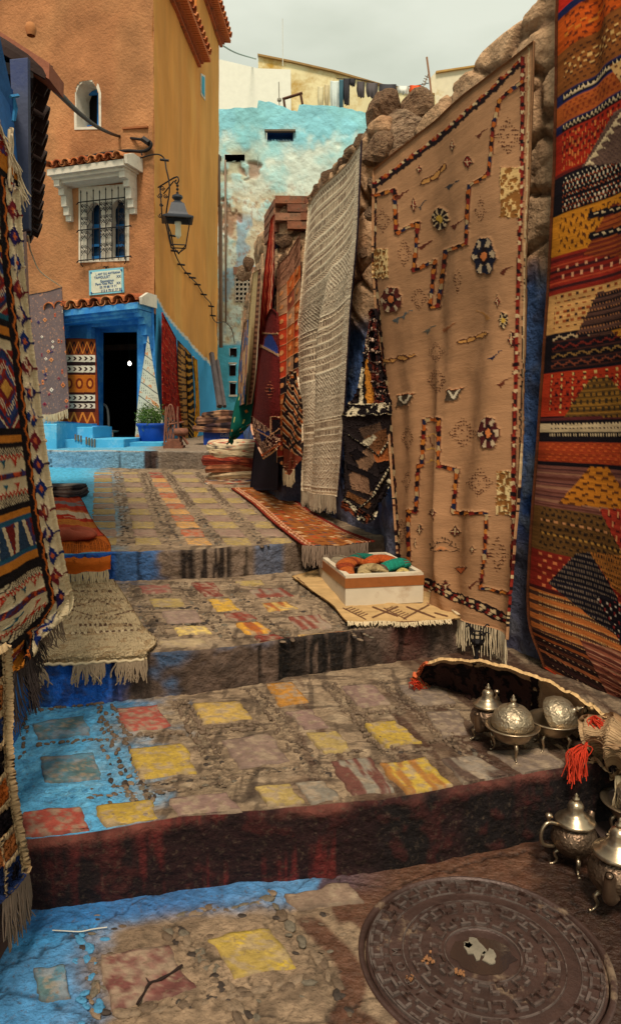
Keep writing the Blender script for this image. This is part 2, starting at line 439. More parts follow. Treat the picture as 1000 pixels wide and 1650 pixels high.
def make_step(k, name, label):
    xl, xr, nx = {1: (-1.3, 1.95, 430), 2: (-1.7, 1.4, 370), 3: (-4.2, .9, 360), 4: (-5.0, 0, 260)}[k]
    if k == 4: xl = -8
    X = np.linspace(xl, xr, nx)
    yf = LY(k - 1, X); yf = yf + .014 * (fbm(X * 3.1, 0 * X + k, 3) - .5) * 2 + .006 * (fbm(X * 19, 0 * X, 4) - .5)
    yb = LY(k, X) + .06 if k < 4 else 0 * X + 24
    zt = HT(k, X, yf) + .012 * (fbm(X * 2.3, 0 * X + k * 5, 8) - .5) * 2
    zb = HT(k - 1, X, yf) - .04
    rows = []; ncap = 8; nris = 40 if k < 3 else 24; r = .022
    for i in range(nris):
        t = i / (nris - 1); z = zb + (zt - r - zb) * t
        rows.append(np.stack([X, yf + .012 * (1 - t) * 0 - .0 + .01 * (1 - t), z], -1))
    for i in range(1, ncap + 1):
        a = math.pi / 2 * i / ncap
        rows.append(np.stack([X, yf + r * (1 - math.cos(a)), zt - r + r * math.sin(a)], -1))
    ntr = {1: 230, 2: 190, 3: 270, 4: 110}[k]
    for i in range(1, ntr):
        t = (i / (ntr - 1)) ** (1.0 if k < 3 else 1.5); y = (yf + r) * (1 - t) + yb * t
        z = HT(k, X, y); e = np.exp(-(y - yf) / .12); z = z * (1 - e) + zt * e
        rows.append(np.stack([X, y, z], -1))
    P = np.array(rows); PX, PY = proj(P); ris = np.zeros(P.shape[:2], bool); ris[:nris + 6] = True
    x, y, z = P[..., 0], P[..., 1], P[..., 2]
    zr = (z - zb[None, :]) / (zt - zb)[None, :]
    n1 = fbm(x * 4, (y + z) * 4, 21 + k, 5); n2 = fbm(x * 17, (y + z) * 17, 31 + k, 5); n3 = fbm(x * 1.3, (y + z) * 1.3, 41 + k, 3)
    # relief
    h = (n2 - .5) * .010 + (n1 - .5) * .014
    f1, gap, idn = cell(x * 26, y * 30, 50 + k)
    cob = np.clip((.42 - f1) / .42, 0, 1) ** .5
    cmask = sstep(.5, .62, fbm(x * 3.1, y * 3.1, 93 + k)) * .8; cob = cob * cmask
    h = h + np.where(ris, 0, cob * .005)
    if k in (1, 2):
        gm_ = gutter(k, x, y) * ~ris; g1, g2, g3 = cell(x * 60 + 1.2 * n2, y * 60, 60 + k); gp_ = sstep(.04, .3, g2)
        h = h + gm_ * (gp_ * .008 - .007)
    # blocks in the riser: vertical joints
    jx = (x * 2.3 + .25 * np.sin(x * 5) + k * .37 + .05 * n2); jf = np.abs((jx % 1) - .5) * 2
    joint = sstep(.93, .99, jf) * (1 if k > 1 else .25)
    Nn = normals(P); Nn[Nn[..., 1] > .3] *= -1; Nn = np.where((Nn[..., 2:3] < -.3), -Nn, Nn)
    hr = (n2 - .5) * .022 + (n1 - .5) * .03 - joint * .014
    h = np.where(ris, hr * sstep(0, .1, 1.02 - zr) , h)
    # colour
    C = np.ones(P.shape) * lin(CONC); wet = np.zeros(P.shape[:2])
    C = C * (0.8 + .4 * n1)[..., None]
    C = mixc(C, (104, 84, 66), sstep(.52, .72, n2) * .45)
    C = mixc(C, (176, 156, 130), sstep(.56, .72, fbm(x * 9, y * 9, 77 + k)) * .3)
    for cc in (fbm(x * 6, y * 30, 97 + k), fbm(x * 30, y * 6, 98 + k)): C = mixc(C, (58, 44, 36), sstep(.6, .68, cc) * ~ris * .6)
    if k < 4:
        C = np.where(ris[..., None], C, C * (1 - .3 * np.clip(1 - cob * 2.2, 0, 1) * cmask * (n2 + .3))[..., None])
    if k in (1, 2):
        C = C * (1 - gm_ * (1 - gp_) * .6)[..., None]; C = np.where((gm_ > .5)[..., None], C * (.8 + .45 * g3)[..., None], C)
    nb = (n1 - .5) * 120 + (n2 - .5) * 150 + (n3 - .5) * 60
    if k == 1:
        bl = sstep(290, 130, PX + nb) * ~ris
        C = mixc(C, (78, 158, 205), bl * .95); C = mixc(C, (120, 190, 225), bl * sstep(.5, .62, n2) * .4)
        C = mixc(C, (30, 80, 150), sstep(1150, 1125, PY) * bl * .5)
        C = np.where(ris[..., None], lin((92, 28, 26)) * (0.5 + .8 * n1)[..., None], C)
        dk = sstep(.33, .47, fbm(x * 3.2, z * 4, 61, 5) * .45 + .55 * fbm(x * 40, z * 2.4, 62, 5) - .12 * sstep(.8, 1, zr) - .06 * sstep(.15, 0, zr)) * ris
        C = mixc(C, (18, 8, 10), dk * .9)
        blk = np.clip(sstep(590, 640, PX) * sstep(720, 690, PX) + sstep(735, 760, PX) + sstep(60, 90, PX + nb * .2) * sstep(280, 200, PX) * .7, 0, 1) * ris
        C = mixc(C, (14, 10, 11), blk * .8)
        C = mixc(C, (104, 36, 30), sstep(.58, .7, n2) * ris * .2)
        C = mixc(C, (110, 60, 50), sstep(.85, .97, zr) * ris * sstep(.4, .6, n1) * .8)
        wt = sstep(560, 700, PX + nb) * ~ris * sstep(.46, .6, fbm(x * 5 + y * 3, y * 1.8, 88)); C = mixc(C, (74, 50, 38), wt * .7); wet = wt * .55
        stx = sstep(.53, .6, fbm((x + .26 * y) * 20, y * 1.5, 89, 3)) * sstep(440, 520, PX) * ~ris; C = mixc(C, (70, 44, 34), stx * .75); wet = np.maximum(wet, stx * .6)
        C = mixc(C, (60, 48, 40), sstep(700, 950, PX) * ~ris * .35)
    if k == 2:
        bl = sstep(240, 90, PX + nb * .6) * ~ris; C = mixc(C, (60, 120, 185), bl * .7)
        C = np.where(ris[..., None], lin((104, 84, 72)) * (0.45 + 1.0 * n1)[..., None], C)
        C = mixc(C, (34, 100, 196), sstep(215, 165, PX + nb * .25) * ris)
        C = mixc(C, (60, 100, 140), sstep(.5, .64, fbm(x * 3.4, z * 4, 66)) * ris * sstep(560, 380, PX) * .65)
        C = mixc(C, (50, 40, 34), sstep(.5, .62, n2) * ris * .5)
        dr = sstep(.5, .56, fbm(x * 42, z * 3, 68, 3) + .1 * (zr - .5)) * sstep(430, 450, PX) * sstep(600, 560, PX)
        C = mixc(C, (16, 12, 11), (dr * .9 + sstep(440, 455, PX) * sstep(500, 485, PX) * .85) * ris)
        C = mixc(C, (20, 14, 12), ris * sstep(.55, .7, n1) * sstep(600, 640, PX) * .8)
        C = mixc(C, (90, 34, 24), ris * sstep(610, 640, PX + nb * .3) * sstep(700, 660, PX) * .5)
    if k == 3:
        bl = sstep(205, 135, PX + nb * .35) * ~ris; C = mixc(C, (88, 168, 205), bl)
        C = mixc(C, (70, 165, 205), sstep(160, 120, PX) * ~ris * .9)
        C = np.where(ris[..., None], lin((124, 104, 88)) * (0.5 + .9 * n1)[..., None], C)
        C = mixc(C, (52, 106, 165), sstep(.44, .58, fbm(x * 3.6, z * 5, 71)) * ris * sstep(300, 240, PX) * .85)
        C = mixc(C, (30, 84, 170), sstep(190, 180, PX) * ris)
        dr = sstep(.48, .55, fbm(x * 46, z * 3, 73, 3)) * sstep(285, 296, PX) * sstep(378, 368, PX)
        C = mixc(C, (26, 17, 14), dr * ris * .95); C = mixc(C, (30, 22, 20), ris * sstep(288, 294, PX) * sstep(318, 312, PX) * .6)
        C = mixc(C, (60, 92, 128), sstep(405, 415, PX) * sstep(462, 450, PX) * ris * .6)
        for a, b, c in ((232, 258, 0), (258, 300, 1)): pass
    if k == 4:
        C = C * 0 + lin((96, 170, 205)) * (.8 + .4 * n1)[..., None]
        C = mixc(C, (140, 122, 104), sstep(225, 262, PX + nb * .2))
        C = np.where((ris & (PX < 236))[..., None], lin((112, 158, 188)) * (.8 + .4 * n1)[..., None], C)
        C = mixc(C, (168, 156, 140), ris * sstep(.9, .98, zr) * .7)
        C = mixc(C, (58, 36, 30), ris * sstep(230, 234, PX) * sstep(256, 252, PX) * .95)
        C = mixc(C, (90, 80, 74), ris * sstep(256, 262, PX) * .6 * (n2 + .3))
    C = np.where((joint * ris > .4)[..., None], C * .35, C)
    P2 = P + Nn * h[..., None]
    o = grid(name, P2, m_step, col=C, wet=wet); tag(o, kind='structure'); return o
# foreground paving, reaching well behind the camera and under everything
X = np.linspace(-1.3, 2.1, 430); Yv = np.concatenate([np.linspace(1.05, 2.5, 230)])
x, y = np.meshgrid(X, Yv); z = HT(0, x, y); P0 = np.stack([x, y, z], -1); PX, PY = proj(P0)
MH = at_z(777, 1539, 0.0); MH[2] = float(HT(0, 0, MH[1])); MR = .33
n1 = fbm(x * 4, y * 4, 1, 5); n2 = fbm(x * 17, y * 17, 2, 5); nb = (n1 - .5) * 160 + (n2 - .5) * 140
C = np.ones(P0.shape) * lin((146, 122, 98)) * (.68 + .6 * n1)[..., None]
C = mixc(C, (88, 70, 56), sstep(.5, .66, n2) * .5)
C = mixc(C, (178, 156, 128), sstep(.52, .62, fbm(x * 2.6, y * 2.6, 8)) * sstep(480, 560, PX) * .6)
bl = sstep(205, 60, PX + nb * .8 + (PY - 1560) * .25) + sstep(1500, 1462, PY + nb * .15 + (PX - 250) * .14) * sstep(660, 480, PX) * .9
C = mixc(C, (66, 140, 196), bl * .9); C = mixc(C, (36, 84, 150), sstep(1490, 1462, PY + (PX - 250) * .14) * sstep(500, 250, PX) * .6)
ww = fbm(x * 3.2 + 2, y * 3.2, 19, 4); wt = sstep(.5, .53, ww + .1 * sstep(560, 760, PX) - .35 * sstep(540, 400, PX))
wt = np.maximum(wt, sstep(26, 16, np.abs(PX - (520 + 30 * np.sin(PY / 40.) + (PY - 1500) * .25))) * sstep(1470, 1490, PY))
wt = np.maximum(wt, sstep(1440, 1400, PY + nb * .2 - (PX - 600) * .35) * sstep(560, 600, PX))
C = mixc(C, (84, 46, 32), wt * .82)
C = mixc(C, (36, 22, 18), sstep(850, 880, PX + nb * .25) * sstep(.36, .5, n1 + .08) * .8)
crk = sstep(.028, .0, np.abs(cell(x * 2.2 + .3 * n2, y * 2.2 + .3 * n1, 12)[1])) * .7
C = C * (1 - crk)[..., None]
h = (n2 - .5) * .012 + (n1 - .5) * .016 - crk * .006
gm0 = gutter(0, x, y); g1, g2, g3 = cell(x * 36 + 1.2 * n2, y * 36, 60); C = C * (1 - gm0 * (1 - sstep(.04, .3, g2)) * .35)[..., None]; h = h + gm0 * (sstep(.04, .3, g2) * .007 - .006)
rr = np.hypot(x - MH[0], y - MH[1]); h = h * sstep(MR - .02, MR + .12, rr) - sstep(MR + .012, MR, rr) * .03
P0[..., 2] += h
o = grid('street_paving', P0, m_step, col=C, wet=wt * .75); tag(o, kind='structure')
mb = MB(); mb.box((0, 10, -.6), 90, 100, .9)
o = mb.build('ground', mat('packed_earth', (120, 104, 86), bump=.5, bscale=8)); tag(o, kind='structure')
STEPS = {k: make_step(k, nm, '') for k, nm in ((1, 'stone_step'), (2, 'stone_step'), (3, 'ramp'), (4, 'landing'))}
GR = bpy.data.objects['street_paving']

# ---- painted slabs, each a flat stone a little proud of its bed
RED = (164, 78, 66); YEL = (182, 150, 62); YEP = (172, 146, 88); MAU = (136, 108, 98); GRY = (136, 126, 112); TEA = (88, 116, 118); ORA = (178, 122, 48)
def slab(k, quad, c, parent=None, c2=None, f2=0.0, blue=0.0, lift=.007, drip=None):
    """quad: photo pixels, clockwise from top left"""
    Q = [on_ground(a, b, k, lift) for a, b in quad]
    n = 22 if k < 2 else 13; P = surf([[Q[0], Q[1]], [Q[3], Q[2]]], n, n).copy(); sd = RND.randint(0, 9999)
    w1 = np.linalg.norm(Q[1] - Q[0]); w2 = np.linalg.norm(Q[3] - Q[0]); g = np.linspace(0, 1, n)
    U, V = np.meshgrid(g * w1, g * w2)
    cx = P.mean(axis=(0, 1))
    edge = np.minimum.reduce([np.minimum(U, w1 - U), np.minimum(V, w2 - V)])
    jit = (np.stack([fbm(P[..., 0] * 14, P[..., 1] * 14, sd, 3), fbm(P[..., 0] * 14, P[..., 1] * 14, sd + 3, 3)], -1) - .5) * .05
    P[..., :2] += jit * np.exp(-edge / .03)[..., None]
    P[..., 2] += (fbm(P[..., 0] * 20, P[..., 1] * 20, sd + 1) - .5) * .004
    if k > 0: P[..., 1] = np.maximum(P[..., 1], LY(k - 1, P[..., 0]) + .016)
    rimd = edge < 1e-6; P[..., 2] -= np.where(rimd, .03, 0)
    # pull the rim back out a little so that the edge is a real small bevel
    P = np.where(rimd[..., None], P + (P - cx) * .004, P)
    nn = fbm(P[..., 0] * 11, P[..., 1] * 11, sd + 5, 5); n4 = fbm(P[..., 0] * 45, P[..., 1] * 45, sd + 6, 3)
    C = np.ones(P.shape) * lin(c) * (.62 + .55 * nn)[..., None]
    if c2 is not None: C = mixc(C, c2, sstep(.5 - f2, .6 - f2, nn * .6 + n4 * .4))
    C = mixc(C, (150, 130, 108), sstep(.5, .6, n4 * .75 + nn * .25) * .75)
    if drip is not None:
        s = fbm(U * 38 / 1.0 + 2 * V, V * 5, sd + 9, 2); C = mixc(C, drip, sstep(.52, .6, s) * .9)
    if blue: C = mixc(C, (78, 150, 196), blue * sstep(.3, .6, nn))
    C = mixc(C, (70, 56, 46), np.exp(-edge / .006) * .9)
    p = parent or STEPS.get(k, GR)
    o = grid('paving_slab', P, m_slab, p, col=C)
    return o
T1 = [([(50, 1163), (136, 1152), (148, 1182), (58, 1191)], TEA, .35), ([(60, 1216), (155, 1211), (167, 1255), (70, 1263)], TEA, .3),
      ([(182, 1141), (258, 1134), (278, 1170), (205, 1178)], RED, 0), ([(207, 1203), (300, 1196), (318, 1245), (225, 1255)], YEL, 0),
      ([(33, 1306), (130, 1299), (147, 1338), (33, 1350)], (168, 76, 62), 0), ([(155, 1296), (248, 1287), (260, 1324), (168, 1333)], YEL, 0),
      ([(268, 1286), (372, 1272), (395, 1305), (282, 1322)], MAU, 0), ([(402, 1268), (470, 1261), (490, 1292), (430, 1300)], YEP, 0),
      ([(472, 1260), (525, 1255), (552, 1286), (494, 1292)], GRY, 0),
      ([(305, 1133), (385, 1127), (412, 1158), (330, 1167)], (186, 152, 80), 0), ([(350, 1190), (435, 1180), (472, 1226), (385, 1240)], (132, 108, 96), 0),
      ([(422, 1100), (470, 1097), (498, 1131), (452, 1138)], ORA, 0), ([(458, 1145), (502, 1141), (536, 1172), (490, 1176)], MAU, 0),
      ([(490, 1180), (541, 1175), (571, 1207), (520, 1213)], YEP, 0),
      ([(548, 1104), (598, 1100), (631, 1134), (578, 1141)], MAU, 0), ([(583, 1163), (640, 1159), (682, 1196), (620, 1203)], YEL, 0),
      ([(524, 1224), (598, 1217), (640, 1272), (570, 1281)], GRY, 0), ([(606, 1229), (688, 1217), (735, 1268), (652, 1279)], (190, 156, 62), 0),
      ([(638, 1102), (702, 1099), (738, 1132), (672, 1137)], (120, 104, 92), 0), ([(680, 1146), (744, 1141), (752, 1182), (712, 1186)], (118, 100, 88), 0),
      ([(704, 1222), (762, 1214), (840, 1258), (752, 1268)], (134, 120, 106), 0), ([(775, 1210), (880, 1202), (918, 1232), (852, 1253)], (116, 100, 88), 0)]
for q, c, bl in T1:
    drip = None
    if c == GRY and q[0][0] == 524: drip = (96, 46, 38)
    if c == (190, 156, 62): drip = (150, 96, 44)
    if c == (134, 120, 106): drip = (70, 48, 40)
    slab(1, q, c, blue=bl, drip=drip)
T2 = [([(218, 943), (273, 940), (280, 953), (228, 957)], (150, 90, 78)), ([(236, 964), (295, 962), (301, 976), (246, 978)], YEP), ([(255, 983), (318, 981), (330, 1002), (270, 1005)], (150, 124, 110)),
      ([(273, 1008), (335, 1007), (347, 1020), (286, 1023)], (214, 182, 104)), ([(305, 937), (345, 935), (363, 960), (330, 962)], (120, 50, 38)), ([(332, 964), (370, 962), (388, 983), (350, 986)], (206, 160, 62)),
      ([(356, 988), (402, 984), (415, 997), (374, 1000)], (140, 78, 62)), ([(375, 1002), (416, 1000), (440, 1017), (396, 1020)], (208, 150, 52)), ([(405, 1022), (442, 1019), (478, 1038), (425, 1038)], (122, 46, 34)),
      ([(378, 937), (424, 933), (432, 941), (385, 944)], YEP), ([(395, 949), (458, 945), (478, 960), (405, 963)], (150, 130, 112)), ([(418, 971), (462, 967), (484, 981), (430, 985)], (210, 170, 90)),
      ([(460, 992), (518, 988), (542, 1011), (476, 1013)], (152, 130, 112)), ([(470, 1022), (560, 1019), (578, 1026), (492, 1031)], (196, 150, 80)), ([(250, 1030), (330, 1027), (345, 1039), (255, 1041)], (168, 146, 112))]
for q, c in T2:
    dr = (120, 44, 30) if c in ((150, 130, 112), (152, 130, 112), (140, 78, 62)) else ((150, 70, 30) if c in ((210, 170, 90), (208, 150, 52), (196, 150, 80)) else None)
    slab(2, q, c, drip=dr)
ys = [762, 767.5, 773, 781, 789, 797.5, 806, 815, 824, 834.5, 845, 858, 872]
cols = [((150, 182), (146, 192)), ((196, 224), (216, 262)), ((238, 262), (300, 345)), ((276, 314), (362, 412)), ((322, 340), (438, 478))]
def cx_at(c, yy):
    t = (yy - 762) / (878 - 762.); t = t ** 1.0; return c[0][0] + (c[1][0] - c[0][0]) * t, c[0][1] + (c[1][1] - c[0][1]) * t
for ci, c in enumerate(cols):
    for i, yy in enumerate(ys):
        hh = (ys[min(i + 1, 12)] - ys[max(i - 1, 0)]) / 4 * .9
        if i == 12: hh = 6
        a0, b0 = cx_at(c, yy - hh); a1, b1 = cx_at(c, yy + hh)
        yel = i % 2 == 0
        col = YEP if yel else (150, 120, 104)
        if ci == 2: col = (200, 148, 84) if yel else (172, 92, 60)
        if ci == 2 and i < 2: col = (150, 62, 44)
        if ci == 4 and i < 2: continue
        slab(3, [(a0, yy - hh), (b0, yy - hh), (b1, yy + hh), (a1, yy + hh)], col, lift=.005)
slab(0, [(157, 1535), (268, 1523), (322, 1598), (176, 1622)], (112, 66, 60), c2=(130, 96, 84), f2=.05)
slab(0, [(50, 1562), (108, 1555), (118, 1606), (58, 1612)], TEA, blue=.3)
slab(0, [(332, 1507), (440, 1495), (483, 1557), (368, 1580)], (172, 144, 74), c2=(190, 158, 40), f2=.02)
slab(0, [(455, 1440), (560, 1420), (585, 1450), (480, 1465)], (140, 116, 98))

# ---- pebbles set in rows between the slabs
def pebble_mesh(seed):
    r = random.Random(seed); V = []; F = []; n = 8
    prof = [(.05, .42), (.55, .36), (.9, .16), (1.0, -.1), (.9, -.4)]
    for a, zz in prof:
        for k in range(n):
            w = 2 * math.pi * k / n; q = a * (1 + r.uniform(-.14, .14)); V.append((q * math.cos(w), q * math.sin(w), zz * r.uniform(.85, 1.1)))
    F = [(i * n + k, i * n + (k + 1) % n, (i + 1) * n + (k + 1) % n, (i + 1) * n + k) for i in range(4) for k in range(n)] + [tuple(range(n))]
    me = bpy.data.meshes.new('pebble'); me.from_pydata(V, [], F[::-1] if False else F); me.update()
    me.polygons.foreach_set('use_smooth', np.ones(len(F), bool)); return me
m_pebs = [mat('pebble_%s' % s, c, rough=.65, var=.35, vscale=3, bump=.4, bscale=9) for s, c in (('brown', (98, 80, 64)), ('grey', (104, 94, 80)), ('dark', (60, 50, 44)), ('blue_washed', (70, 132, 172)), ('mortar', (126, 106, 86)), ('deep_brown', (74, 50, 38)))]
PM = {}
for i, mm in enumerate(m_pebs):
    for s in range(3):
        me = pebble_mesh(i * 7 + s); me.materials.append(mm); PM[(i, s)] = me
BIN = {0: [], 1: [], 2: [], 3: []}
def prow(k, pts, n, wpx=0, big=(.009, .018), cols=(0, 1, 4, 0, 2, 4), double=0.0):
    """pts: pixel polyline on tread k; n pebbles"""
    W = [on_ground(a, b, k) for a, b in pts]; S = spline(W, n * 2)
    for i in range(n):
        p = S[i * 2] + np.array([RND.gauss(0, .006), RND.gauss(0, .006), 0]); t = S[min(i * 2 + 1, len(S) - 1)] - S[max(i * 2 - 1, 0)]
        for sg in ((-1, 1) if double else (0,)):
            nrm = np.array([-t[1], t[0], 0]); nrm /= np.linalg.norm(nrm) + 1e-9
            q = p + nrm * sg * double + np.array([RND.gauss(0, .005), RND.gauss(0, .005), 0]); L = RND.uniform(*big)
            px_, _ = proj(q); ci = RND.choice(cols)
            if px_ < 150 + RND.gauss(0, 22) and k in (0, 1): ci = 3
            BIN[k].append((q, math.atan2(t[1], t[0]) + RND.gauss(0, .3), L, L * RND.uniform(.42, .7), ci))
for q in ROWS[1][0]:
    prow(1, q, 42, double=.024)
for q in ROWS[1][1][:16]:
    prow(1, q, 16, big=(.008, .016))
for q in ([(40, 1160), (40, 1290)], [(160, 1140), (185, 1300)]): prow(1, q, 16)
for q in ROWS[2][0]: prow(2, q, 26, double=.03, big=(.012, .022))
for q in ROWS[2][1]: prow(2, q, 10, big=(.012, .02))
for q in ([(130, 1500), (150, 1560), (150, 1640)], [(270, 1500), (330, 1560), (390, 1650)], [(290, 1500), (345, 1560), (410, 1650)], [(430, 1440), (500, 1530), (570, 1640)]): prow(0, q, 16, big=(.014, .03), cols=(0, 1, 2, 4, 4))
for q in ([(300, 1470), (440, 1450)], [(190, 1632), (400, 1600)], [(350, 1600), (500, 1580)]): prow(0, q, 10, big=(.014, .03))
for i in range(60): 
    q = (RND.uniform(90, 560), RND.uniform(1470, 1648)); prow(0, [q, (q[0] + 8, q[1] + 2)], 1, cols=(0, 1, 2, 4))
for c0, c1 in ((0, 1), (1, 2), (2, 3), (3, 4)):
    for s in (.3, .7):
        p = []
        for yy in (762, 800, 840, 880):
            a = cx_at(cols[c0], yy)[1]; b = cx_at(cols[c1], yy)[0]; p.append((a * (1 - s) + b * s, yy))
        prow(3, p, 75 if c0 > 0 else 50, big=(.016, .026), cols=(0, 2, 4, 4, 1))
for k, L in BIN.items():
    par = STEPS.get(k, GR)
    L.sort(key=lambda t: t[0][1])
    for i, (q, a, l, w, ci) in enumerate(L[:290]):
        zz = float(HT(k, q[0], q[1])); o = link('pebble', PM[(ci, RND.randint(0, 2))], par, (q[0], q[1], zz - .001), (RND.gauss(0, .12), RND.gauss(0, .12), a), (l, w, min(w, .014) * .9))
    if len(L) > 290:
        mb = MB(); src = [(v.co.x, v.co.y, v.co.z) for v in PM[(0, 0)].vertices]; sf = [tuple(f.vertices) for f in PM[(0, 0)].polygons]
        for (q, a, l, w, ci) in L[290:]:
            zz = float(HT(k, q[0], q[1])); ca, sa = math.cos(a), math.sin(a)
            mb.add([(q[0] + ca * vx * l - sa * vy * w, q[1] + sa * vx * l + ca * vy * w, zz + .002 + vz * .012) for vx, vy, vz in src], sf)
        o = mb.build('pebble_bed', m_pebs[0], par, smooth=True); o['kind'] = 'stuff'

# ---- cast iron manhole cover
mh = empty('manhole_cover', tuple(MH), 'round rusty cast iron manhole cover with raised dashes and letters, set in the foreground paving', 'manhole cover', rz=0)
m_iron = mat('rusty_cast_iron', (72, 52, 46), rough=.42, var=.45, vscale=9, bump=.8, bscale=70, dist=.004, metal=.25, spec=.5, detail=9, sat_noise=((134, 112, 92), 4, .58, .64))
m_ironb = mat('worn_iron_edges', (120, 106, 100), rough=.3, var=.3, vscale=12, bump=.3, bscale=60, dist=.002, metal=.5, spec=.5, sat_noise=((70, 50, 44), 18, .45, .6))
L = MB(); L.lathe([(MR + .022, -.03), (MR + .022, .001), (MR + .018, .0035), (MR + .006, .0035), (MR + .004, -.02)], n=96); L.build('frame_ring', m_iron, mh, True, world=False)
L = MB(); L.lathe([(0.0001, -.004), (.10, -.004), (.105, -.001), (MR - .004, -.001), (MR, -.004), (MR, -.03)], n=96); L.build('cover_plate', m_iron, mh, False, world=False)
for rr_, n_, ln, name in ((.345, 0, 0, 'ring'),):
    pass
ribs = MB()
def dash(r0, a, ln, wd, tang=True, hgt=.009):
    wd = .0075
    c = np.array([r0 * math.cos(a), r0 * math.sin(a), hgt / 2 - .001]); t = np.array([-math.sin(a), math.cos(a), 0]); n_ = np.array([math.cos(a), math.sin(a), 0])
    ax = (t, n_, (0, 0, 1)) if tang else (n_, t, (0, 0, 1)); ribs.box(c, ln, wd, hgt, ax)
for r0, n_, ln in ((.314, 40, .034), (.286, 32, .036), (.204, 24, .036), (.176, 20, .034), (.119, 16, .03), (.145, 18, .02)):
    for i in range(n_): dash(r0, 2 * math.pi * (i + (.5 if int(r0 * 1000) % 2 else 0)) / n_, ln, .0055, True)
for r0, n_, ln in ((.30, 40, .018), (.19, 32, .022), (.132, 22, .016), (.272, 48, .012)):
    for i in range(n_): dash(r0, 2 * math.pi * (i + .25) / n_, ln, .0055, False)
rg = [(MR - .012, -.001), (MR - .011, .005), (MR - .007, .005), (MR - .006, -.001)]; ribs.lathe(rg, n=96)
for q in (.262, .222, .104): ribs.lathe([(q, -.001), (q + .001, .003), (q + .004, .003), (q + .005, -.001)], n=80)
ro = ribs.build('raised_tread_pattern', m_ironb, mh, world=False); ro['kind'] = 'stuff'
def word(txt, a0, step, size, r0, name='raised_letter', inward=True):
    for i, ch in enumerate(txt):
        cu = bpy.data.curves.new('letter', 'FONT'); cu.body = ch; cu.size = size; cu.extrude = .003; cu.align_x = 'CENTER'; cu.align_y = 'CENTER'
        tmp = bpy.data.objects.new('tmp', cu); COL.objects.link(tmp); dg = bpy.context.evaluated_depsgraph_get()
        me = bpy.data.meshes.new_from_object(tmp.evaluated_get(dg)); bpy.data.objects.remove(tmp)
        me.materials.append(m_ironb); a = a0 + step * i
        link(name, me, mh, (r0 * math.cos(a), r0 * math.sin(a), .001), (0, 0, a + (math.pi / 2 if inward else -math.pi / 2)))
word('TENEO', math.radians(215), math.radians(14), .044, .242)
word('COM', math.radians(205), math.radians(-13), .038, .242, inward=False)
word('O', math.radians(208), .1, .044, .242)
mu = MB(); r_ = random.Random(3)
pts = [( .095 * math.cos(t) * r_.uniform(.8, 1.05), .075 * math.sin(t) * r_.uniform(.8, 1.05), -.0025) for t in np.linspace(0, 2 * math.pi, 22)[:-1]]
mu.add(pts, [tuple(range(len(pts)))]); mu.build('puddle', mat('standing_water', (52, 40, 36), rough=.04, var=0, bump=.05, bscale=30, spec=.8), mh, world=False)
for (a, b, s) in ((-.015, .02, .034), (.015, -.01, .026), (-.035, .035, .014)):
    mu = MB(); pts = [(a + s * math.cos(t) * r_.uniform(.4, 1.05), b + s * 1.3 * math.sin(t) * r_.uniform(.5, 1.05), .001) for t in np.linspace(0, 2 * math.pi, 18)[:-1]]
    mu.prism(pts, (0, 0, -.004)); mu.build('cement_patch', mat('cement_patch', (128, 118, 102), var=.4, bump=.5, bscale=70), mh, world=False)
for (px, py, s) in ((692, 1548, .015), (738, 1568, .013), (660, 1578, .008)):
    w = at_z(px, py, .01); tw = MB(); r2 = random.Random(px)
    for _ in range(14):
        a = w + np.array([r2.gauss(0, s * .6), r2.gauss(0, s * .6), r2.uniform(.0, .006)]); d_ = r2.uniform(0, 3.1); tw.box(a, s * r2.uniform(.3, .7), s * r2.uniform(.2, .4), .003, ((math.cos(d_), math.sin(d_), .2), (-math.sin(d_), math.cos(d_), 0), (0, 0, 1)))
    o = tw.build('leaf_litter', mat('dry_leaf_crumbs', (140, 96, 62), var=.3, bump=.2)); tag(o, kind='stuff')

# ---- a twig and a bit of string in the foreground
P = [on_ground(a, b, 0, .012) for a, b in ((221, 1618), (232, 1600), (241, 1584), (258, 1578), (277, 1567), (294, 1555))]
mb = MB(); mb.tube(spline(P, 14), [.0035 + .0012 * math.sin(i * 1.7) for i in range(14)], 6); mb.tube([P[2], P[2] + np.array([-.012, .012, .006])], [.003, .001], 5)
o = mb.build('twig', mat('dead_twig', (38, 24, 20), bump=.4)); tag(o, 'dark broken twig lying on the dull red painted slab in the foreground', 'twig')
P = [on_ground(a, b, 0, .01) for a, b in ((85, 1499), (105, 1500), (130, 1501), (150, 1497), (173, 1494))]
mb = MB(); mb.tube(spline(P, 16), .0018, 5); o = mb.build('string', mat('white_string', (190, 186, 176), bump=.1)); tag(o, 'thin white string lying on the blue paving under the dark red riser', 'string')
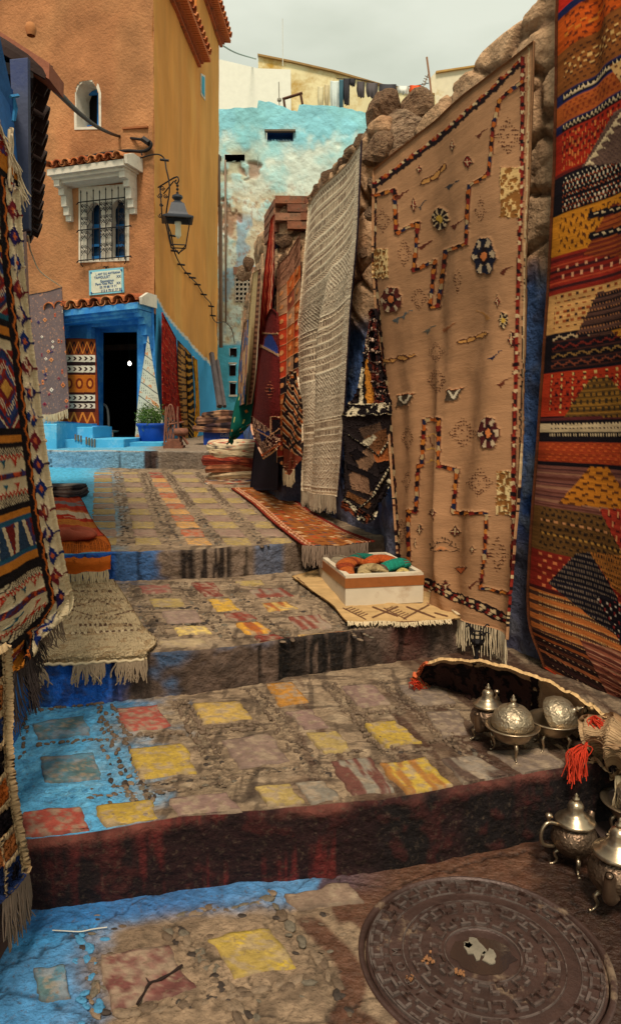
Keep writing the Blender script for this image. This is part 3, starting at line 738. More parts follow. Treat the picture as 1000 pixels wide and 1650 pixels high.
# ============================================================ BUILDINGS AND WALLS
from mathutils.geometry import tessellate_polygon
from mathutils import Matrix
def plate(mb, outer, holes, d):
    """flat plate with holes: outer/holes lists of coplanar 3-D points, extruded by d (away from the viewer)"""
    loops = [outer] + list(holes); P = [Vector(p) for l in loops for p in l]
    tr = tessellate_polygon([[Vector(p) for p in l] for l in loops]); n = len(P); d = Vector(d)
    F = [tuple(t) for t in tr] + [tuple(i + n for i in t)[::-1] for t in tr]; o = 0
    for l in loops:
        k = len(l); F += [(o + i, o + (i + 1) % k, o + (i + 1) % k + n, o + i + n) for i in range(k)]; o += k
    mb.add(list(P) + [p + d for p in P], F); return mb
def place(me, name, parent, pos, ax, sc=(1, 1, 1)):
    o = bpy.data.objects.new(name, me); COL.objects.link(o); o.parent = parent
    off = parent_loc(parent) if parent is not None else np.zeros(3)
    p = np.array(pos, float) - off; ax = np.array(ax, float); M = Matrix.Identity(4)
    for i in range(3):
        for j in range(3): M[j][i] = float(ax[i][j]) * sc[i]
        M[i][3] = float(p[i])
    o.matrix_basis = M; return o
def unit(v): v = np.array(v, float); return v / np.linalg.norm(v)
def tile_mesh(name, L, r, m, th=.012, up=True, seed=0):
    V = []; F = []; n = 9; rr = random.Random(seed)
    for y, k in ((0, 1.0), (L, .86)):
        for i in range(n):
            w = math.pi * i / (n - 1); s = 1 if up else -1
            V.append((r * k * math.cos(w), y, s * r * k * math.sin(w))); 
        for i in range(n):
            w = math.pi * i / (n - 1); s = 1 if up else -1
            V.append(((r * k - th) * math.cos(w), y, s * (r * k - th) * math.sin(w)))
    for i in range(n - 1):
        F += [(i, i + 1, 2 * n + i + 1, 2 * n + i), (n + i, 3 * n + i, 3 * n + i + 1, n + i + 1), (i, n + i, n + i + 1, i + 1), (2 * n + i, 2 * n + i + 1, 3 * n + i + 1, 3 * n + i)]
    F += [(0, 2 * n, 3 * n, n), (n - 1, 2 * n - 1, 4 * n - 1, 3 * n - 1)]
    me = bpy.data.meshes.new(name); me.from_pydata(V, [], F); me.update(); me.materials.append(m); return me
m_terr = [mat('terracotta_%s' % s, c, rough=.85, var=.35, vscale=14, bump=.4, bscale=60, dist=.005, sat_noise=((90, 60, 44), 9, .52, .7)) for s, c in (('a', (196, 112, 64)), ('b', (170, 90, 52)), ('c', (206, 134, 84)))]
m_terrd = [mat('shaded_terracotta', (44, 28, 24), rough=.9, var=.4, vscale=12, bump=.5, bscale=40)]  # near black: the shade under the left eave is put into the tile colour
m_white = mat('chalky_whitewash', (206, 198, 182), var=.12, vscale=6, bump=.35, bscale=28, sat_noise=((150, 132, 110), 5, .56, .74))
m_blue = mat('blue_limewash', (48, 124, 196), var=.18, vscale=5, bump=.4, bscale=26, sat_noise=((98, 172, 214), 4, .46, .66))
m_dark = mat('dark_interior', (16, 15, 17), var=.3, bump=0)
m_wood = mat('old_brown_wood', (84, 54, 38), var=.35, bump=.5, bscale=30, stretch=(1, 1, .15))
m_iron2 = mat('wrought_iron', (30, 26, 28), rough=.6, var=.3, bump=.3, bscale=50, metal=.3)

# ---- ochre house
C0 = np.array([-2.51, 11.6, 0.9]); UPW = np.array([.0222, 0, 1.0]); A_ = unit((-.946, .324, 0)); B_ = unit((.05, 1, 0))
NF = unit(np.cross(UPW, A_)); NF = -NF if NF[1] > 0 else NF
NS = unit(np.cross(B_, UPW)); NS = -NS if NS[0] < 0 else NS
def FF(x, y, out=0.0): return on_plane(x, y, C0 + NF * out, NF)
def FS(x, y, out=0.0): return on_plane(x, y, C0 + NS * out, NS)
house = empty('ochre_house', tuple(C0), 'tall ochre plastered house with blue shop doorway, grilled window and tiled canopies', 'house')
m_ochre = mat('ochre_plaster', None, rough=.95, var=.3, vscale=1.6, bump=.8, bscale=22, dist=.028, detail=10)
m_ochre_s = mat('ochre_smooth_plaster', None, rough=.95, var=.18, vscale=1.6, bump=.5, bscale=9, dist=.02, stretch=(1, 1, .25), detail=8)
def wallgrid(name, O, a, up, S, Z, n, m, paint, holes=(), amp=.03, parent=None, sc=1.4, flip=False):
    """wall sheet O + s*a + z*up, relief along n; holes = list of pixel polygons cut out"""
    s, z = np.meshgrid(S, Z); P = O + s[..., None] * a + z[..., None] * up; PX, PY = proj(P)
    C = paint(PX, PY, s, z); h = (fbm(s * sc, z * sc, 5, 4) - .5) * amp * 2
    Q = P + n * h[..., None]; F = gfaces(*s.shape, flip=flip)
    if holes:
        cx = PX.ravel()[F].mean(1); cy = PY.ravel()[F].mean(1); keep = np.ones(len(F), bool)
        for pts in holes:
            mm = np.zeros(len(F), bool)
            for i in range(len(pts)):
                x1, y1 = pts[i]; x2, y2 = pts[(i + 1) % len(pts)]
                if y1 != y2: mm ^= ((y1 > cy) != (y2 > cy)) & (cx < (x2 - x1) * (cy - y1) / (y2 - y1) + x1)
            keep &= ~mm
        F = F[keep]
    return mesh(name, Q, F, m, parent, True, C)
def pf(PX, PY, s, z):
    n = fbm(s * 2, z * 2, 3); C = np.ones(s.shape + (3,)) * lin((172, 120, 79)) * (.8 + .4 * n)[..., None]
    C = mixc(C, (156, 100, 64), sstep(.45, .62, fbm(s * .8, z * .8, 9)) * .5)
    C = mixc(C, (168, 108, 72), sstep(2.9, 2.1, z + n * .8) * .5)
    b = ((PX > 98) & (PY > 492) & (PX < 300)) | (PY > 640 + 0 * PX) ; C = np.where(b[..., None], lin((62, 140, 208)) * (.8 + .4 * n)[..., None], C)
    b2 = (PX < 108) & (PY > 640); C = np.where(b2[..., None], lin((86, 168, 208)), C)
    return C
arch = [(123, 205), (122, 150), (126, 138), (134, 131), (141, 129), (149, 131), (156, 139), (159, 150), (160, 204)]
wallgrid('wall', C0, A_, UPW, np.linspace(0, 5.2, 240), np.linspace(-.6, 9.5, 300), NF, m_ochre, pf, [arch, [(131, 308), (205, 305), (205, 418), (131, 420)], [(147, 525), (222, 521), (222, 722), (147, 722)]], parent=house, amp=.035)
def ps(PX, PY, s, z):
    n = fbm(s * 2, z * .8, 31); C = np.ones(s.shape + (3,)) * lin((216, 148, 72)) * (.82 + .36 * n)[..., None]
    C = mixc(C, (214, 160, 84), sstep(.5, .66, fbm(s * 1.2, z * .4, 32)) * .5)
    yl = 497 + (PX - 262) * 1.42 * (1 - (PX - 262) / 420) + 6 * (fbm(s * 3, z * 0, 2) - .5)
    C = mixc(C, (214, 206, 190), sstep(yl - 3, yl - 2, PY)); C = mixc(C, (66, 160, 212), sstep(yl + 1, yl + 3, PY))
    return C
wallgrid('wall', C0, B_, UPW, np.linspace(0, 5.5, 120), np.linspace(-.6, 7.7, 260), NS, m_ochre_s, ps, parent=house, amp=.03, flip=True)
# upper storey at the back of the side wall
wallgrid('wall', C0, B_, UPW, np.linspace(3.1, 5.5, 60), np.linspace(7.68, 9.25, 40), NS, m_ochre_s, ps, parent=house, amp=.02, flip=True)
mb = MB(); P = [C0 + B_ * s + UPW * z for s, z in ((5.5, -.6), (5.5, 9.2))]
mb.prism([C0 + B_ * 5.48 - UPW * .6, C0 + B_ * 5.48 + UPW * 9.2, C0 + B_ * 5.48 + A_ * 4 + UPW * 9.2, C0 + B_ * 5.48 + A_ * 4 - UPW * .6], B_ * -.02)
mb.prism([C0 + B_ * 3.12 + UPW * 7.6, C0 + B_ * 3.12 + UPW * 9.25, C0 + B_ * 3.12 + A_ * 4 + UPW * 9.25, C0 + B_ * 3.12 + A_ * 4 + UPW * 7.6], B_ * .02)
mb.prism([C0 - A_ * .0 + UPW * 7.66 + B_ * .02, C0 + A_ * 5.1 + UPW * 7.66 + B_ * .02, C0 + A_ * 5.1 + B_ * 3.7 + UPW * 7.66, C0 + B_ * 3.7 + UPW * 7.66], (0, 0, -.05))
mb.build('rear_wall', mat('ochre_rear', (196, 128, 60), bump=.5), house)
# tiled eaves over the side wall (two levels)
tmA = [tile_mesh('roof_tile', .42, .085, m_terr[i % 3]) for i in range(3)]
tmP = [tile_mesh('roof_tile', .40, .075, m_terr[(i + 1) % 3], up=False) for i in range(3)]
for s0, s1, zt in ((-.3, 3.25, 7.62), (3.1, 5.6, 9.12)):
    mb = MB(); O = C0 + UPW * zt; d = B_
    for k, (oo, hh, zz) in enumerate(((.06, .05, -.16), (.11, .05, -.1), (.16, .06, -.035))):
        mb.box(O + d * (s0 + s1) / 2 + NS * oo / 2 + np.array([0, 0, zz]), oo, s1 - s0, hh * .9, (NS, d, (0, 0, 1)))
    mb.build('eave_moulding', m_terr[1], house)
    k = 0; s = s0 + .08
    while s < s1:
        ya = unit(-NS * 1 + np.array([0, 0, .42])); za = unit(np.cross(d, ya)); za = -za if za[2] < 0 else za
        place(tmA[k % 3], 'roof_tile', house, O + d * s + NS * .25 + np.array([0, 0, .05 + _rs.uniform(-.008, .008)]), (d, ya, za))
        place(tmP[k % 3], 'roof_tile', house, O + d * (s + .1) + NS * .23 + np.array([0, 0, .04]), (d, ya, za))
        place(tmA[(k + 1) % 3], 'roof_tile', house, O + d * s + NS * .04 + np.array([0, 0, .2]), (d, ya, za))
        k += 1; s += .2
    # course of brick ends under the tiles
    s = s0 + .05
    bm_ = MB(); bm_.box((0, 0, 0), .16, .055, .05, jit=.004, rnd=_rs); bme = bpy.data.meshes.new('brick'); bme.from_pydata(bm_.v, [], bm_.f); bme.materials.append(m_terr[0])
    while s < s1:
        place(bme, 'brick', house, O + d * s + NS * .17 + np.array([0, 0, -.075]), (NS, d, (0, 0, 1))); s += .075
# little blue side window high up
mb = MB(); q = [FS(324, 118, .01), FS(331, 122, .01), FS(331, 162, .01), FS(324, 152, .01)]; mb.prism(q, NS * -.08); w = mb.build('window', m_white, house)
mb = MB(); mb.prism([FS(326, 122, .02), FS(330, 125, .02), FS(330, 156, .02), FS(326, 149, .02)], NS * -.05); mb.build('shutter', mat('turquoise_paint', (60, 160, 190)), w)
# ---- arched window
def px3(f, pts, out=0.0): return [f(a, b, out) for a, b in pts]
mb = MB(); big = [(120, 209), (119, 150), (123, 136), (132, 128), (141, 125), (151, 128), (159, 136), (163, 150), (163, 208)]
ins = [(134, 204), (134, 148), (159, 146), (159, 202)]
plate(mb, px3(FF, big, .012), [px3(FF, [(124, 205), (123, 150), (127, 139), (134, 132), (141, 130), (149, 132), (155, 139), (159, 150), (159.5, 204)], .012)], -NF * .05)
aw = mb.build('window', m_white, house)
# reveal (walls of the niche) and recessed blue frame
def tunnel(pts, d, out=0.01):
    m_ = MB(); P = px3(FF, pts, out); n = len(P)
    m_.add(P + [p - NF * d for p in P], [(i, (i + 1) % n, (i + 1) % n + n, i + n) for i in range(n)]); return m_
tunnel([(124, 205), (123, 150), (127, 139), (134, 132), (141, 130), (149, 132), (155, 139), (159, 150), (159.5, 204)], .34).build('reveal', m_white, aw)
mb = MB(); plate(mb, px3(FF, [(112, 215), (112, 120), (172, 120), (172, 215)], -.28), [px3(FF, [(136, 203), (136, 152), (158, 150), (158, 202)], -.28)], -NF * .06); mb.build('frame', mat('sky_blue_frame', (86, 164, 210)), aw)
mb = MB(); plate(mb, px3(FF, [(130, 204), (130, 147), (161, 146), (161, 204)], -.26), [px3(FF, [(137, 202), (137, 154), (157, 152), (157, 201)], -.26)], -NF * .03); mb.build('casement', mat('strong_blue_paint', (40, 112, 186)), aw)
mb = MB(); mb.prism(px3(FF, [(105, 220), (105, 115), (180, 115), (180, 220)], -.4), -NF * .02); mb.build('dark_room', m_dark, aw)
# ---- main window with keyhole arches, white surround and iron grille
gw = empty('window', tuple(FF(168, 420)), None, None); gw.parent = house; gw.location = tuple(FF(168, 420) - C0)
def keyhole(xc, w, yt, yb):
    p = [(xc - w, yb), (xc - w, yt + 42), (xc - w * .9, yt + 36), (xc - w * 1.02, yt + 26), (xc - w, yt + 14), (xc - w * .55, yt + 4), (xc, yt), (xc + w * .55, yt + 3), (xc + w, yt + 13), (xc + w * 1.02, yt + 25), (xc + w * .9, yt + 35), (xc + w, yt + 41), (xc + w, yb)]
    return p
mb = MB(); plate(mb, px3(FF, [(127, 423), (127, 302), (208, 296), (208, 420)], .02), [px3(FF, keyhole(152.0, 11, 325, 417), .02), px3(FF, keyhole(190.5, 11, 321, 415), .02)], -NF * .12)
mb.build('surround', m_white, gw)
for xc, w, yt in ((152.0, 12, 324), (190.5, 12, 320)):
    mb = MB(); plate(mb, px3(FF, [(xc - w - 1, 419), (xc - w - 1, yt - 3), (xc + w + 1, yt - 3), (xc + w + 1, 417)], -.12), [px3(FF, [(xc - w + 4, 413), (xc - w + 4, 398), (xc + w - 2, 397), (xc + w - 2, 412)], -.12), px3(FF, [(xc - w + 4, 394), (xc - w + 4, 368), (xc + w - 2, 367), (xc + w - 2, 393)], -.12), px3(FF, [(xc - w + 2, 362), (xc - w + 2, yt), (xc + w - 1, yt), (xc + w - 1, 361)], -.12)], -NF * .03)
    mb.build('shutter', mat('deep_blue_paint', (30, 104, 168), var=.2), gw)
    mb = MB(); mb.prism(px3(FF, [(xc - w, 418), (xc - w, yt - 2), (xc + w, yt - 2), (xc + w, 417)], -.17), -NF * .01); mb.build('pane', mat('dark_glass', (24, 56, 88), rough=.15, bump=0, spec=.6), gw)
gp = .09
for i in range(8):
    x0 = 130.5 + i * 10.05; t = (x0 - 130) / 72.; y0 = 320 - 8 * t + (0 if i % 2 else -3); y1 = 421 - 3 * t
    mb = MB(); mb.tube([FF(x0, y0 - 6, gp), FF(x0 + .3, y1, gp)], .0075, 6); tip = FF(x0, y0 - 6, gp); mb.lathe([(.002, .045), (.013, .012), (.004, -.01)], tip, 6); mb.build('grille_bar', m_iron2, gw)
for y0, y1 in ((326, 317), (371, 364), (420, 413)):
    mb = MB(); p = [FF(124, y0 + 4, gp), FF(126, y0 + 1, gp), FF(132, y0 - .5, gp), FF(168, (y0 + y1) / 2, gp), FF(206, y1 + .5, gp), FF(210, y1 - 1, gp), FF(212, y1 + 2, gp)]; mb.tube(spline(p, 18), .009, 6); mb.build('grille_rail', m_iron2, gw)
for a, b in (((131, 420), (134, 430)), ((203, 415), (201, 425))):
    mb = MB(); mb.tube([FF(*a, gp), FF(a[0], a[1] + 6, gp), FF(*b, .03)], .008, 6); mb.build('grille_stay', m_iron2, gw)
mb = MB()
def scroll(cx, cy, s, sx, sy):
    pts = []
    for t in np.linspace(0, 3.6 * math.pi / 2 * 1.6, 13):
        r = s * (1 - t / 11.); pts.append(FF(cx + sx * (r * math.cos(t) * .9), cy + sy * r * math.sin(t), gp))
    mb.tube(pts, .0055, 4)
for i in (0.5, 1.5, 3.5, 4.5, 6.5):
    xm = 130.5 + i * 10.05
    for yy in (336, 356, 378, 402):
        yy -= 8 * (xm - 130) / 72.
        if i in (0.5, 3.5, 4.5, 6.5): scroll(xm - 2.6, yy - 4, 3.0, -1, 1); scroll(xm + 2.6, yy - 4, 3.0, 1, 1); scroll(xm - 2.6, yy + 5, 3.0, -1, -1); scroll(xm + 2.6, yy + 5, 3.0, 1, -1)
        if i in (.5, 1.5, 3.5, 4.5, 6.5):
            mb.tube([FF(xm - 5, yy + 12, gp), FF(xm + 5, yy - 3, gp)], .005, 4); mb.tube([FF(xm - 5, yy - 5, gp), FF(xm + 5, yy + 8, gp)], .005, 4)
mb.build('scrollwork', m_iron2, gw)['kind'] = 'stuff'
# hood over the window
hd = empty('window_hood', tuple(FF(165, 280)), None, None); hd.parent = house; hd.location = tuple(FF(165, 280) - C0)
def hood(par, L, R, yl, yr, thick, out, m, brl, tiles, top_rise, zfun=FF):
    a = FF(L, yl); b = FF(R, yr); d = unit(b - a); w = np.linalg.norm(b - a); n = NF
    mb = MB(); mb.box((a + b) / 2 + n * out / 2 + np.array([0, 0, thick * .0]), w, out, thick, (d, n, (0, 0, 1))); mb.box((a + b) / 2 + n * (out * .43) - np.array([0, 0, thick * .75]), w * .95, out * .84, thick * .5, (d, n, (0, 0, 1)))
    mb.box((a + b) / 2 + n * (out * .35) - np.array([0, 0, thick * 1.25]), w * .9, out * .66, thick * .5, (d, n, (0, 0, 1)))
    mb.build('hood_slab', m, par)
    # sloping mortar bed behind the tiles
    mb = MB(); q = [a + n * .02 + np.array([0, 0, top_rise]), b + n * .02 + np.array([0, 0, top_rise]), b + n * out * .95 + np.array([0, 0, thick / 2 + .01]), a + n * out * .95 + np.array([0, 0, thick / 2 + .01])]
    mb.prism(q, (0, 0, -.05)); mb.build('mortar_bed', m_white if m is m_white else mat('grey_mortar', (168, 150, 128)), par)
    k = tiles; r = w / k / 2
    ta = [tile_mesh('roof_tile', math.hypot(out, top_rise) * .95, r * 1.02, m_terr[i % 3], th=.014) for i in range(3)]
    tp = [tile_mesh('roof_tile', math.hypot(out, top_rise) * .9, r * .8, m_terr[(i + 1) % 3], th=.012, up=False) for i in range(3)]
    ya = unit(-n * out + np.array([0, 0, top_rise * .8])); za = unit(np.cross(d, ya)); za = -za if za[2] < 0 else za
    for i in range(k):
        jit = _rs.uniform(-.012, .012); c = a + d * (w * (i + .5) / k)
        place(ta[i % 3], 'roof_tile', par, c + n * (out + .05 + jit) + np.array([0, 0, thick / 2 + .03]), (d, ya, za))
        if i < k - 1: place(tp[i % 3], 'roof_tile', par, c + d * r + n * (out + .03 + jit) + np.array([0, 0, thick / 2 + .03 + r * .45]), (d, ya, za))
    for pxl in brl:
        c = FF(pxl[0], pxl[1]); w2 = .1; mb = MB()
        for (o1, z0, z1) in ((out * .8, 0, -.1), (out * .55, -.1, -.2), (out * .42, -.2, -.36), (out * .3, -.36, -.48), (out * .18, -.48, -.56)):
            mb.box(c + n * o1 / 2 + np.array([0, 0, (z0 + z1) / 2]), w2, o1, z0 - z1 - .002, (d, n, (0, 0, 1)))
        mb.build('bracket', m, par)
    return d
hood(hd, 104, 224, 292, 276, .09, .42, m_white, [(113, 300), (216, 286)], 9, .1)
# curved white cheek at the right end of the hood
mb = MB(); c = FF(226, 278); mb.prism([c, c + NF * .42, c + NF * .44 + np.array([0, 0, .12]), c + NF * .25 + np.array([0, 0, .2]), c + np.array([0, 0, .2])], unit(FF(230, 278) - c) * .05); mb.build('cheek', m_white, hd)
# ---- blue doorway with canopy
dw = empty('shop_doorway', tuple(FF(187, 713)), None, None); dw.parent = house; dw.location = tuple(FF(187, 713) - C0)
hood(dw, 103, 247, 514, 499, .09, .45, m_blue, [(109, 517), (241, 505)], 8, .1)
mb = MB(); c = FF(249, 497); mb.prism([c, c + NF * .42, c + NF * .44 + np.array([0, 0, .1]), c + NF * .25 + np.array([0, 0, .2]), c + np.array([0, 0, .2])], unit(FF(255, 497) - c) * .05); mb.build('cheek', m_white, dw)
mb = MB(); plate(mb, px3(FF, [(140, 722), (140, 520), (232, 512), (232, 722), (222, 722), (222, 522), (147, 527), (147, 722)], .03), [], -NF * .1); mb.build('door_surround', m_blue, dw)
mb = MB(); plate(mb, px3(FF, [(141, 722), (141, 520), (226, 516), (226, 722), (221, 722), (221, 534), (155, 535), (155, 722)], -.28), [], -NF * .1); mb.build('door_frame', m_blue, dw)
tunnel([(147, 722), (147, 527), (222, 522), (222, 722)], .34, .0).build('door_reveal', m_blue, dw)
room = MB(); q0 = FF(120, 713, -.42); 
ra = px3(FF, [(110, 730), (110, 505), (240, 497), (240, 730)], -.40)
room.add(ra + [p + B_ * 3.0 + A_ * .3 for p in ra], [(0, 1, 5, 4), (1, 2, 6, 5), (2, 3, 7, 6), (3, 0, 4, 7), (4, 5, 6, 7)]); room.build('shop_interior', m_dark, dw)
mb = MB(); mb.box(FF(187, 716, -.2) + np.array([0, 0, -.03]), .9, .6, .06, (A_, NF, (0, 0, 1))); mb.build('threshold', m_blue, dw)
bl = FF(209, 586, -.9); mb = MB(); mb.lathe([(.001, -.034), (.02, -.026), (.03, 0), (.024, .024), (.01, .04), (.001, .044)], bl, 16)
bo = mb.build('light_bulb', mat('lit_bulb', (255, 250, 235), emit=((255, 246, 225), 9), bump=0), None, True); tag(bo, 'small lit bulb hanging inside the dark shop doorway', 'light bulb')
mb = MB(); mb.tube([bl + np.array([0, 0, .05]), bl + np.array([0, 0, .75])], .005, 5); mb.build('flex', m_iron2, bo)
# faint goods inside: a ceiling beam and shelf
mb = MB(); mb.box(FF(190, 560, -1.6), 1.6, .1, .1, (A_, NF, (0, 0, 1))); mb.build('ceiling_beam', m_wood, dw)
# ---- name plaque
sg = empty('wall_plaque', tuple(FF(172, 474)), 'pale blue tiled plaque with blue handwritten lettering on the ochre wall above the door canopy', 'plaque')
mb = MB(); mb.prism(px3(FF, [(144, 476), (143.5, 436), (198.5, 430.5), (199.5, 471)], .03), -NF * .03); mb.build('border', mat('pale_blue_glaze', (118, 184, 204), rough=.35, var=.12, vscale=30, bump=.1), sg)
mb = MB(); mb.prism(px3(FF, [(147.5, 472.5), (147, 438.8), (195.5, 434), (196, 468)], .036), -NF * .01); mb.build('panel', mat('cream_glaze', (200, 208, 190), rough=.35, bump=.1), sg)
m_ink = mat('blue_ink', (30, 84, 140), bump=0, var=.1)
for cxn, cyn in ((147, 439.5), (195.5, 435), (147.5, 472), (196, 468)):
    mb = MB(); mb.prism(px3(FF, [(cxn - 1.6, cyn), (cxn, cyn - 2), (cxn + 1.6, cyn), (cxn, cyn + 2)], .04), -NF * .003); mb.build('corner_flower', m_ink, sg)
def text(txt, pos, d, up, size, m, parent, name='lettering', ext=.002):
    cu = bpy.data.curves.new(name, 'FONT'); cu.body = txt; cu.size = size; cu.extrude = ext; cu.align_x = 'LEFT'; cu.offset = 0
    tmp = bpy.data.objects.new('tmp', cu); COL.objects.link(tmp); me = bpy.data.meshes.new_from_object(tmp.evaluated_get(bpy.context.evaluated_depsgraph_get())); bpy.data.objects.remove(tmp)
    me.materials.append(m); d = unit(d); n = unit(np.cross(d, up)); u = np.cross(n, d); return place(me, name, parent, pos, (d, u, n))
td = FF(196, 440) - FF(150, 445)
for s_, px_, py_, z_ in (('L ART DU ARTISANA', 154.5, 444.2, .056), ('TAMGULRT', 152, 450, .066), ('Exposition', 162, 455.4, .068), ('Pave Nos Paul', 154, 460.3, .066), ('05 39 88 19 71', 161, 465, .06), ('212 6 78 61 57 50', 163, 470.5, .06), ('XX', 188, 447.6, .066), ('XX', 188, 458, .062)):
    text(s_, FF(px_, py_, .039), td, (0, 0, 1), z_ * .88, m_ink, sg)
mb = MB(); p0 = FF(171, 428, .02)
for k in (-1, 0, 1): mb.tube([FF(171, 433, .02), FF(171 + 2 * k, 429, .02), FF(171 + 5 * k, 430.5, .02)], .006, 4)
mb.build('hanger', m_iron2, sg)
# small ledge and shallow scar on the wall
mb = MB(); mb.prism(px3(FF, [(197, 205), (237, 202), (237, 205), (197, 208)], .03), -NF * .05); mb.build('ledge', mat('ochre_ledge', (150, 92, 54)), house)

# ---- blue house at the end of the lane
YB = 20.0
bh = empty('blue_house', (-2, YB, 0), 'weathered turquoise and cream house closing the end of the lane, paint peeling', 'house')
tx = [(330, 176), (415, 173), (416, 161), (432, 164), (480, 181), (481, 169), (540, 171), (620, 188), (740, 230)]
PXs = np.linspace(335, 730, 240); top = np.interp(PXs, [a for a, b in tx], [b for a, b in tx]) + 1.2 * (vnoise(PXs / 7., PXs * 0, 4) - .5) * 2
rows = []
for i in range(280):
    t = i / 279.; py = top * (1 - t) + 742 * t; ux = (PXs - 500) / FPX; v = (825 - py) / FPX
    k = YB / (CP + v * SP); rows.append(np.stack([ux * k, np.full_like(ux, YB), 1.5 + (-SP + v * CP) * k], -1))
P = np.array(rows); PX, PY = proj(P); x, z = P[..., 0], P[..., 2]
na = fbm(x * 1.2, z * 1.2, 101, 5); nb_ = fbm(x * 4, z * 4, 102, 5); nc_ = fbm(x * 12, z * 12, 103, 4)
C = np.ones(P.shape) * lin((206, 222, 212)) * (.85 + .3 * nb_)[..., None]
C = mixc(C, (140, 208, 224), sstep(255, 205, PY + (nb_ - .5) * 90) ); C = mixc(C, (140, 204, 210), sstep(.45, .6, na) * .6)
C = mixc(C, (186, 172, 130), sstep(230, 250, PY) * sstep(330, 280, PY) * sstep(440, 380, PX) * sstep(.4, .6, nb_) * .7)
C = mixc(C, (196, 186, 156), sstep(290, 330, PY + (na - .5) * 60) * sstep(.42, .58, nb_) * .9)
C = mixc(C, (96, 152, 190), sstep(330, 360, PY) * sstep(.55, .66, fbm(x * 2.2, z * 2.2, 120)) * .6)
brk = sstep(.6, .66, fbm(x * 2.6, z * 2.6, 107, 5)) * sstep(265, 285, PY) * sstep(410, 370, PY) * sstep(450, 390, PX)
brk = np.maximum(brk, sstep(30, 20, np.hypot((PX - 405) * 1.2, (PY - 272) * 2)) * sstep(.4, .55, nb_)); brk = np.maximum(brk, sstep(14, 8, np.hypot(PX - 366, (PY - 365) * .5)) * sstep(.35, .5, nb_))
C = mixc(C, (150, 104, 80), brk * .7); C = mixc(C, (150, 110, 84), sstep(.62, .7, nc_) * sstep(280, 320, PY) * .6)
C = mixc(C, (84, 180, 212), sstep(553, 558, PY)); C = C * (1 - .35 * sstep(.06, .02, np.abs(cell(x * 2, z * 2.4, 7)[1])) * sstep(.5, .6, na) * sstep(300, 330, PY) * sstep(550, 540, PY))[..., None]
P[..., 1] += (nb_ - .5) * .06 + brk * .06
F = gfaces(280, 240); cx = PX.ravel()[F].mean(1); cy = PY.ravel()[F].mean(1); keep = np.ones(len(F), bool)
for (a, b, c, d) in ((362, 249, 394, 260), (349, 251, 356, 259), (430, 211, 473, 226), (378, 440, 412, 488), (370, 561, 382, 574), (369, 588, 380, 605), (370, 618, 380, 636)):
    keep &= ~((cx > a) & (cx < c) & (cy > b) & (cy < d))
mesh('wall', P, F[keep], mat('peeling_limewash', None, rough=.95, var=.18, vscale=1.5, bump=.8, bscale=6, dist=.05, detail=10), bh, True, C)
def AY(px, py, Y): return at_y(px, py, Y)
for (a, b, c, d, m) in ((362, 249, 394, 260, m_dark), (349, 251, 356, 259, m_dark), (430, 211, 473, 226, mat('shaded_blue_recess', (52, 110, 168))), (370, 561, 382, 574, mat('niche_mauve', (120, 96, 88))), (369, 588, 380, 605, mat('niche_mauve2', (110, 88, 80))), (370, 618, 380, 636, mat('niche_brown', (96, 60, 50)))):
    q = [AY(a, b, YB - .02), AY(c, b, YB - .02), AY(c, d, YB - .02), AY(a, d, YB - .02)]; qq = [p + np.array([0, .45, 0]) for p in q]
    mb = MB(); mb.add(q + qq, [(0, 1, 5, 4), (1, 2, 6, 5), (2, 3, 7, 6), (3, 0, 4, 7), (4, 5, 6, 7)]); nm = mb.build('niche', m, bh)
for (a, b, c, d) in ((368, 584, 381, 586), (369, 614, 381, 616), (369, 636, 382, 639), (426, 208, 476, 211)):
    q = [AY(a, b, YB - .1), AY(c, b, YB - .1), AY(c, d, YB - .1), AY(a, d, YB - .1)]; mb = MB(); mb.prism(q, (0, .12, 0)); mb.build('ledge', m_white if b > 300 else mat('lead_ledge', (110, 100, 84)), bh)
wb = MB(); q = [AY(376, 430, YB - .05), AY(414, 430, YB - .05), AY(414, 442, YB - .05), AY(376, 442, YB - .05)]; wb.prism(q, (0, .3, 0)); wo = wb.build('window', mat('mauve_lintel', (150, 112, 92)), bh)
mb = MB(); q = [AY(370, 436, YB + .3), AY(420, 436, YB + .3), AY(420, 492, YB + .3), AY(370, 492, YB + .3)]; mb.prism(q, (0, .05, 0)); mb.build('dark_opening', m_dark, wo)
mb = MB()
for xx in np.linspace(379, 411, 6): mb.tube([AY(xx, 440, YB - .03), AY(xx, 488, YB - .03)], .012, 5)
for yy in np.linspace(447, 485, 6): mb.tube([AY(378, yy, YB - .03), AY(412, yy, YB - .03)], .012, 5)
for xx in np.linspace(382, 408, 5):
    for yy in np.linspace(451, 481, 5): mb.tube([AY(xx + 3 * math.cos(t), yy + 3.2 * math.sin(t), YB - .05) for t in np.linspace(0, 5.4, 8)], .01, 4)
mb.build('white_grille', m_white, wo)
mb = MB()
for (xx, y0, y1, r) in ((350, 250, 332, .075), (355, 332, 560, .05), (363, 258, 520, .025)):
    mb.tube([AY(xx, y0, 18.2 if xx < 356 else YB - .1), AY(xx + 1, y1, 18.2 if xx < 356 else YB - .1)], r, 10)
mb.build('drain_pipe', mat('dull_pipe', (128, 108, 92)), bh, True)
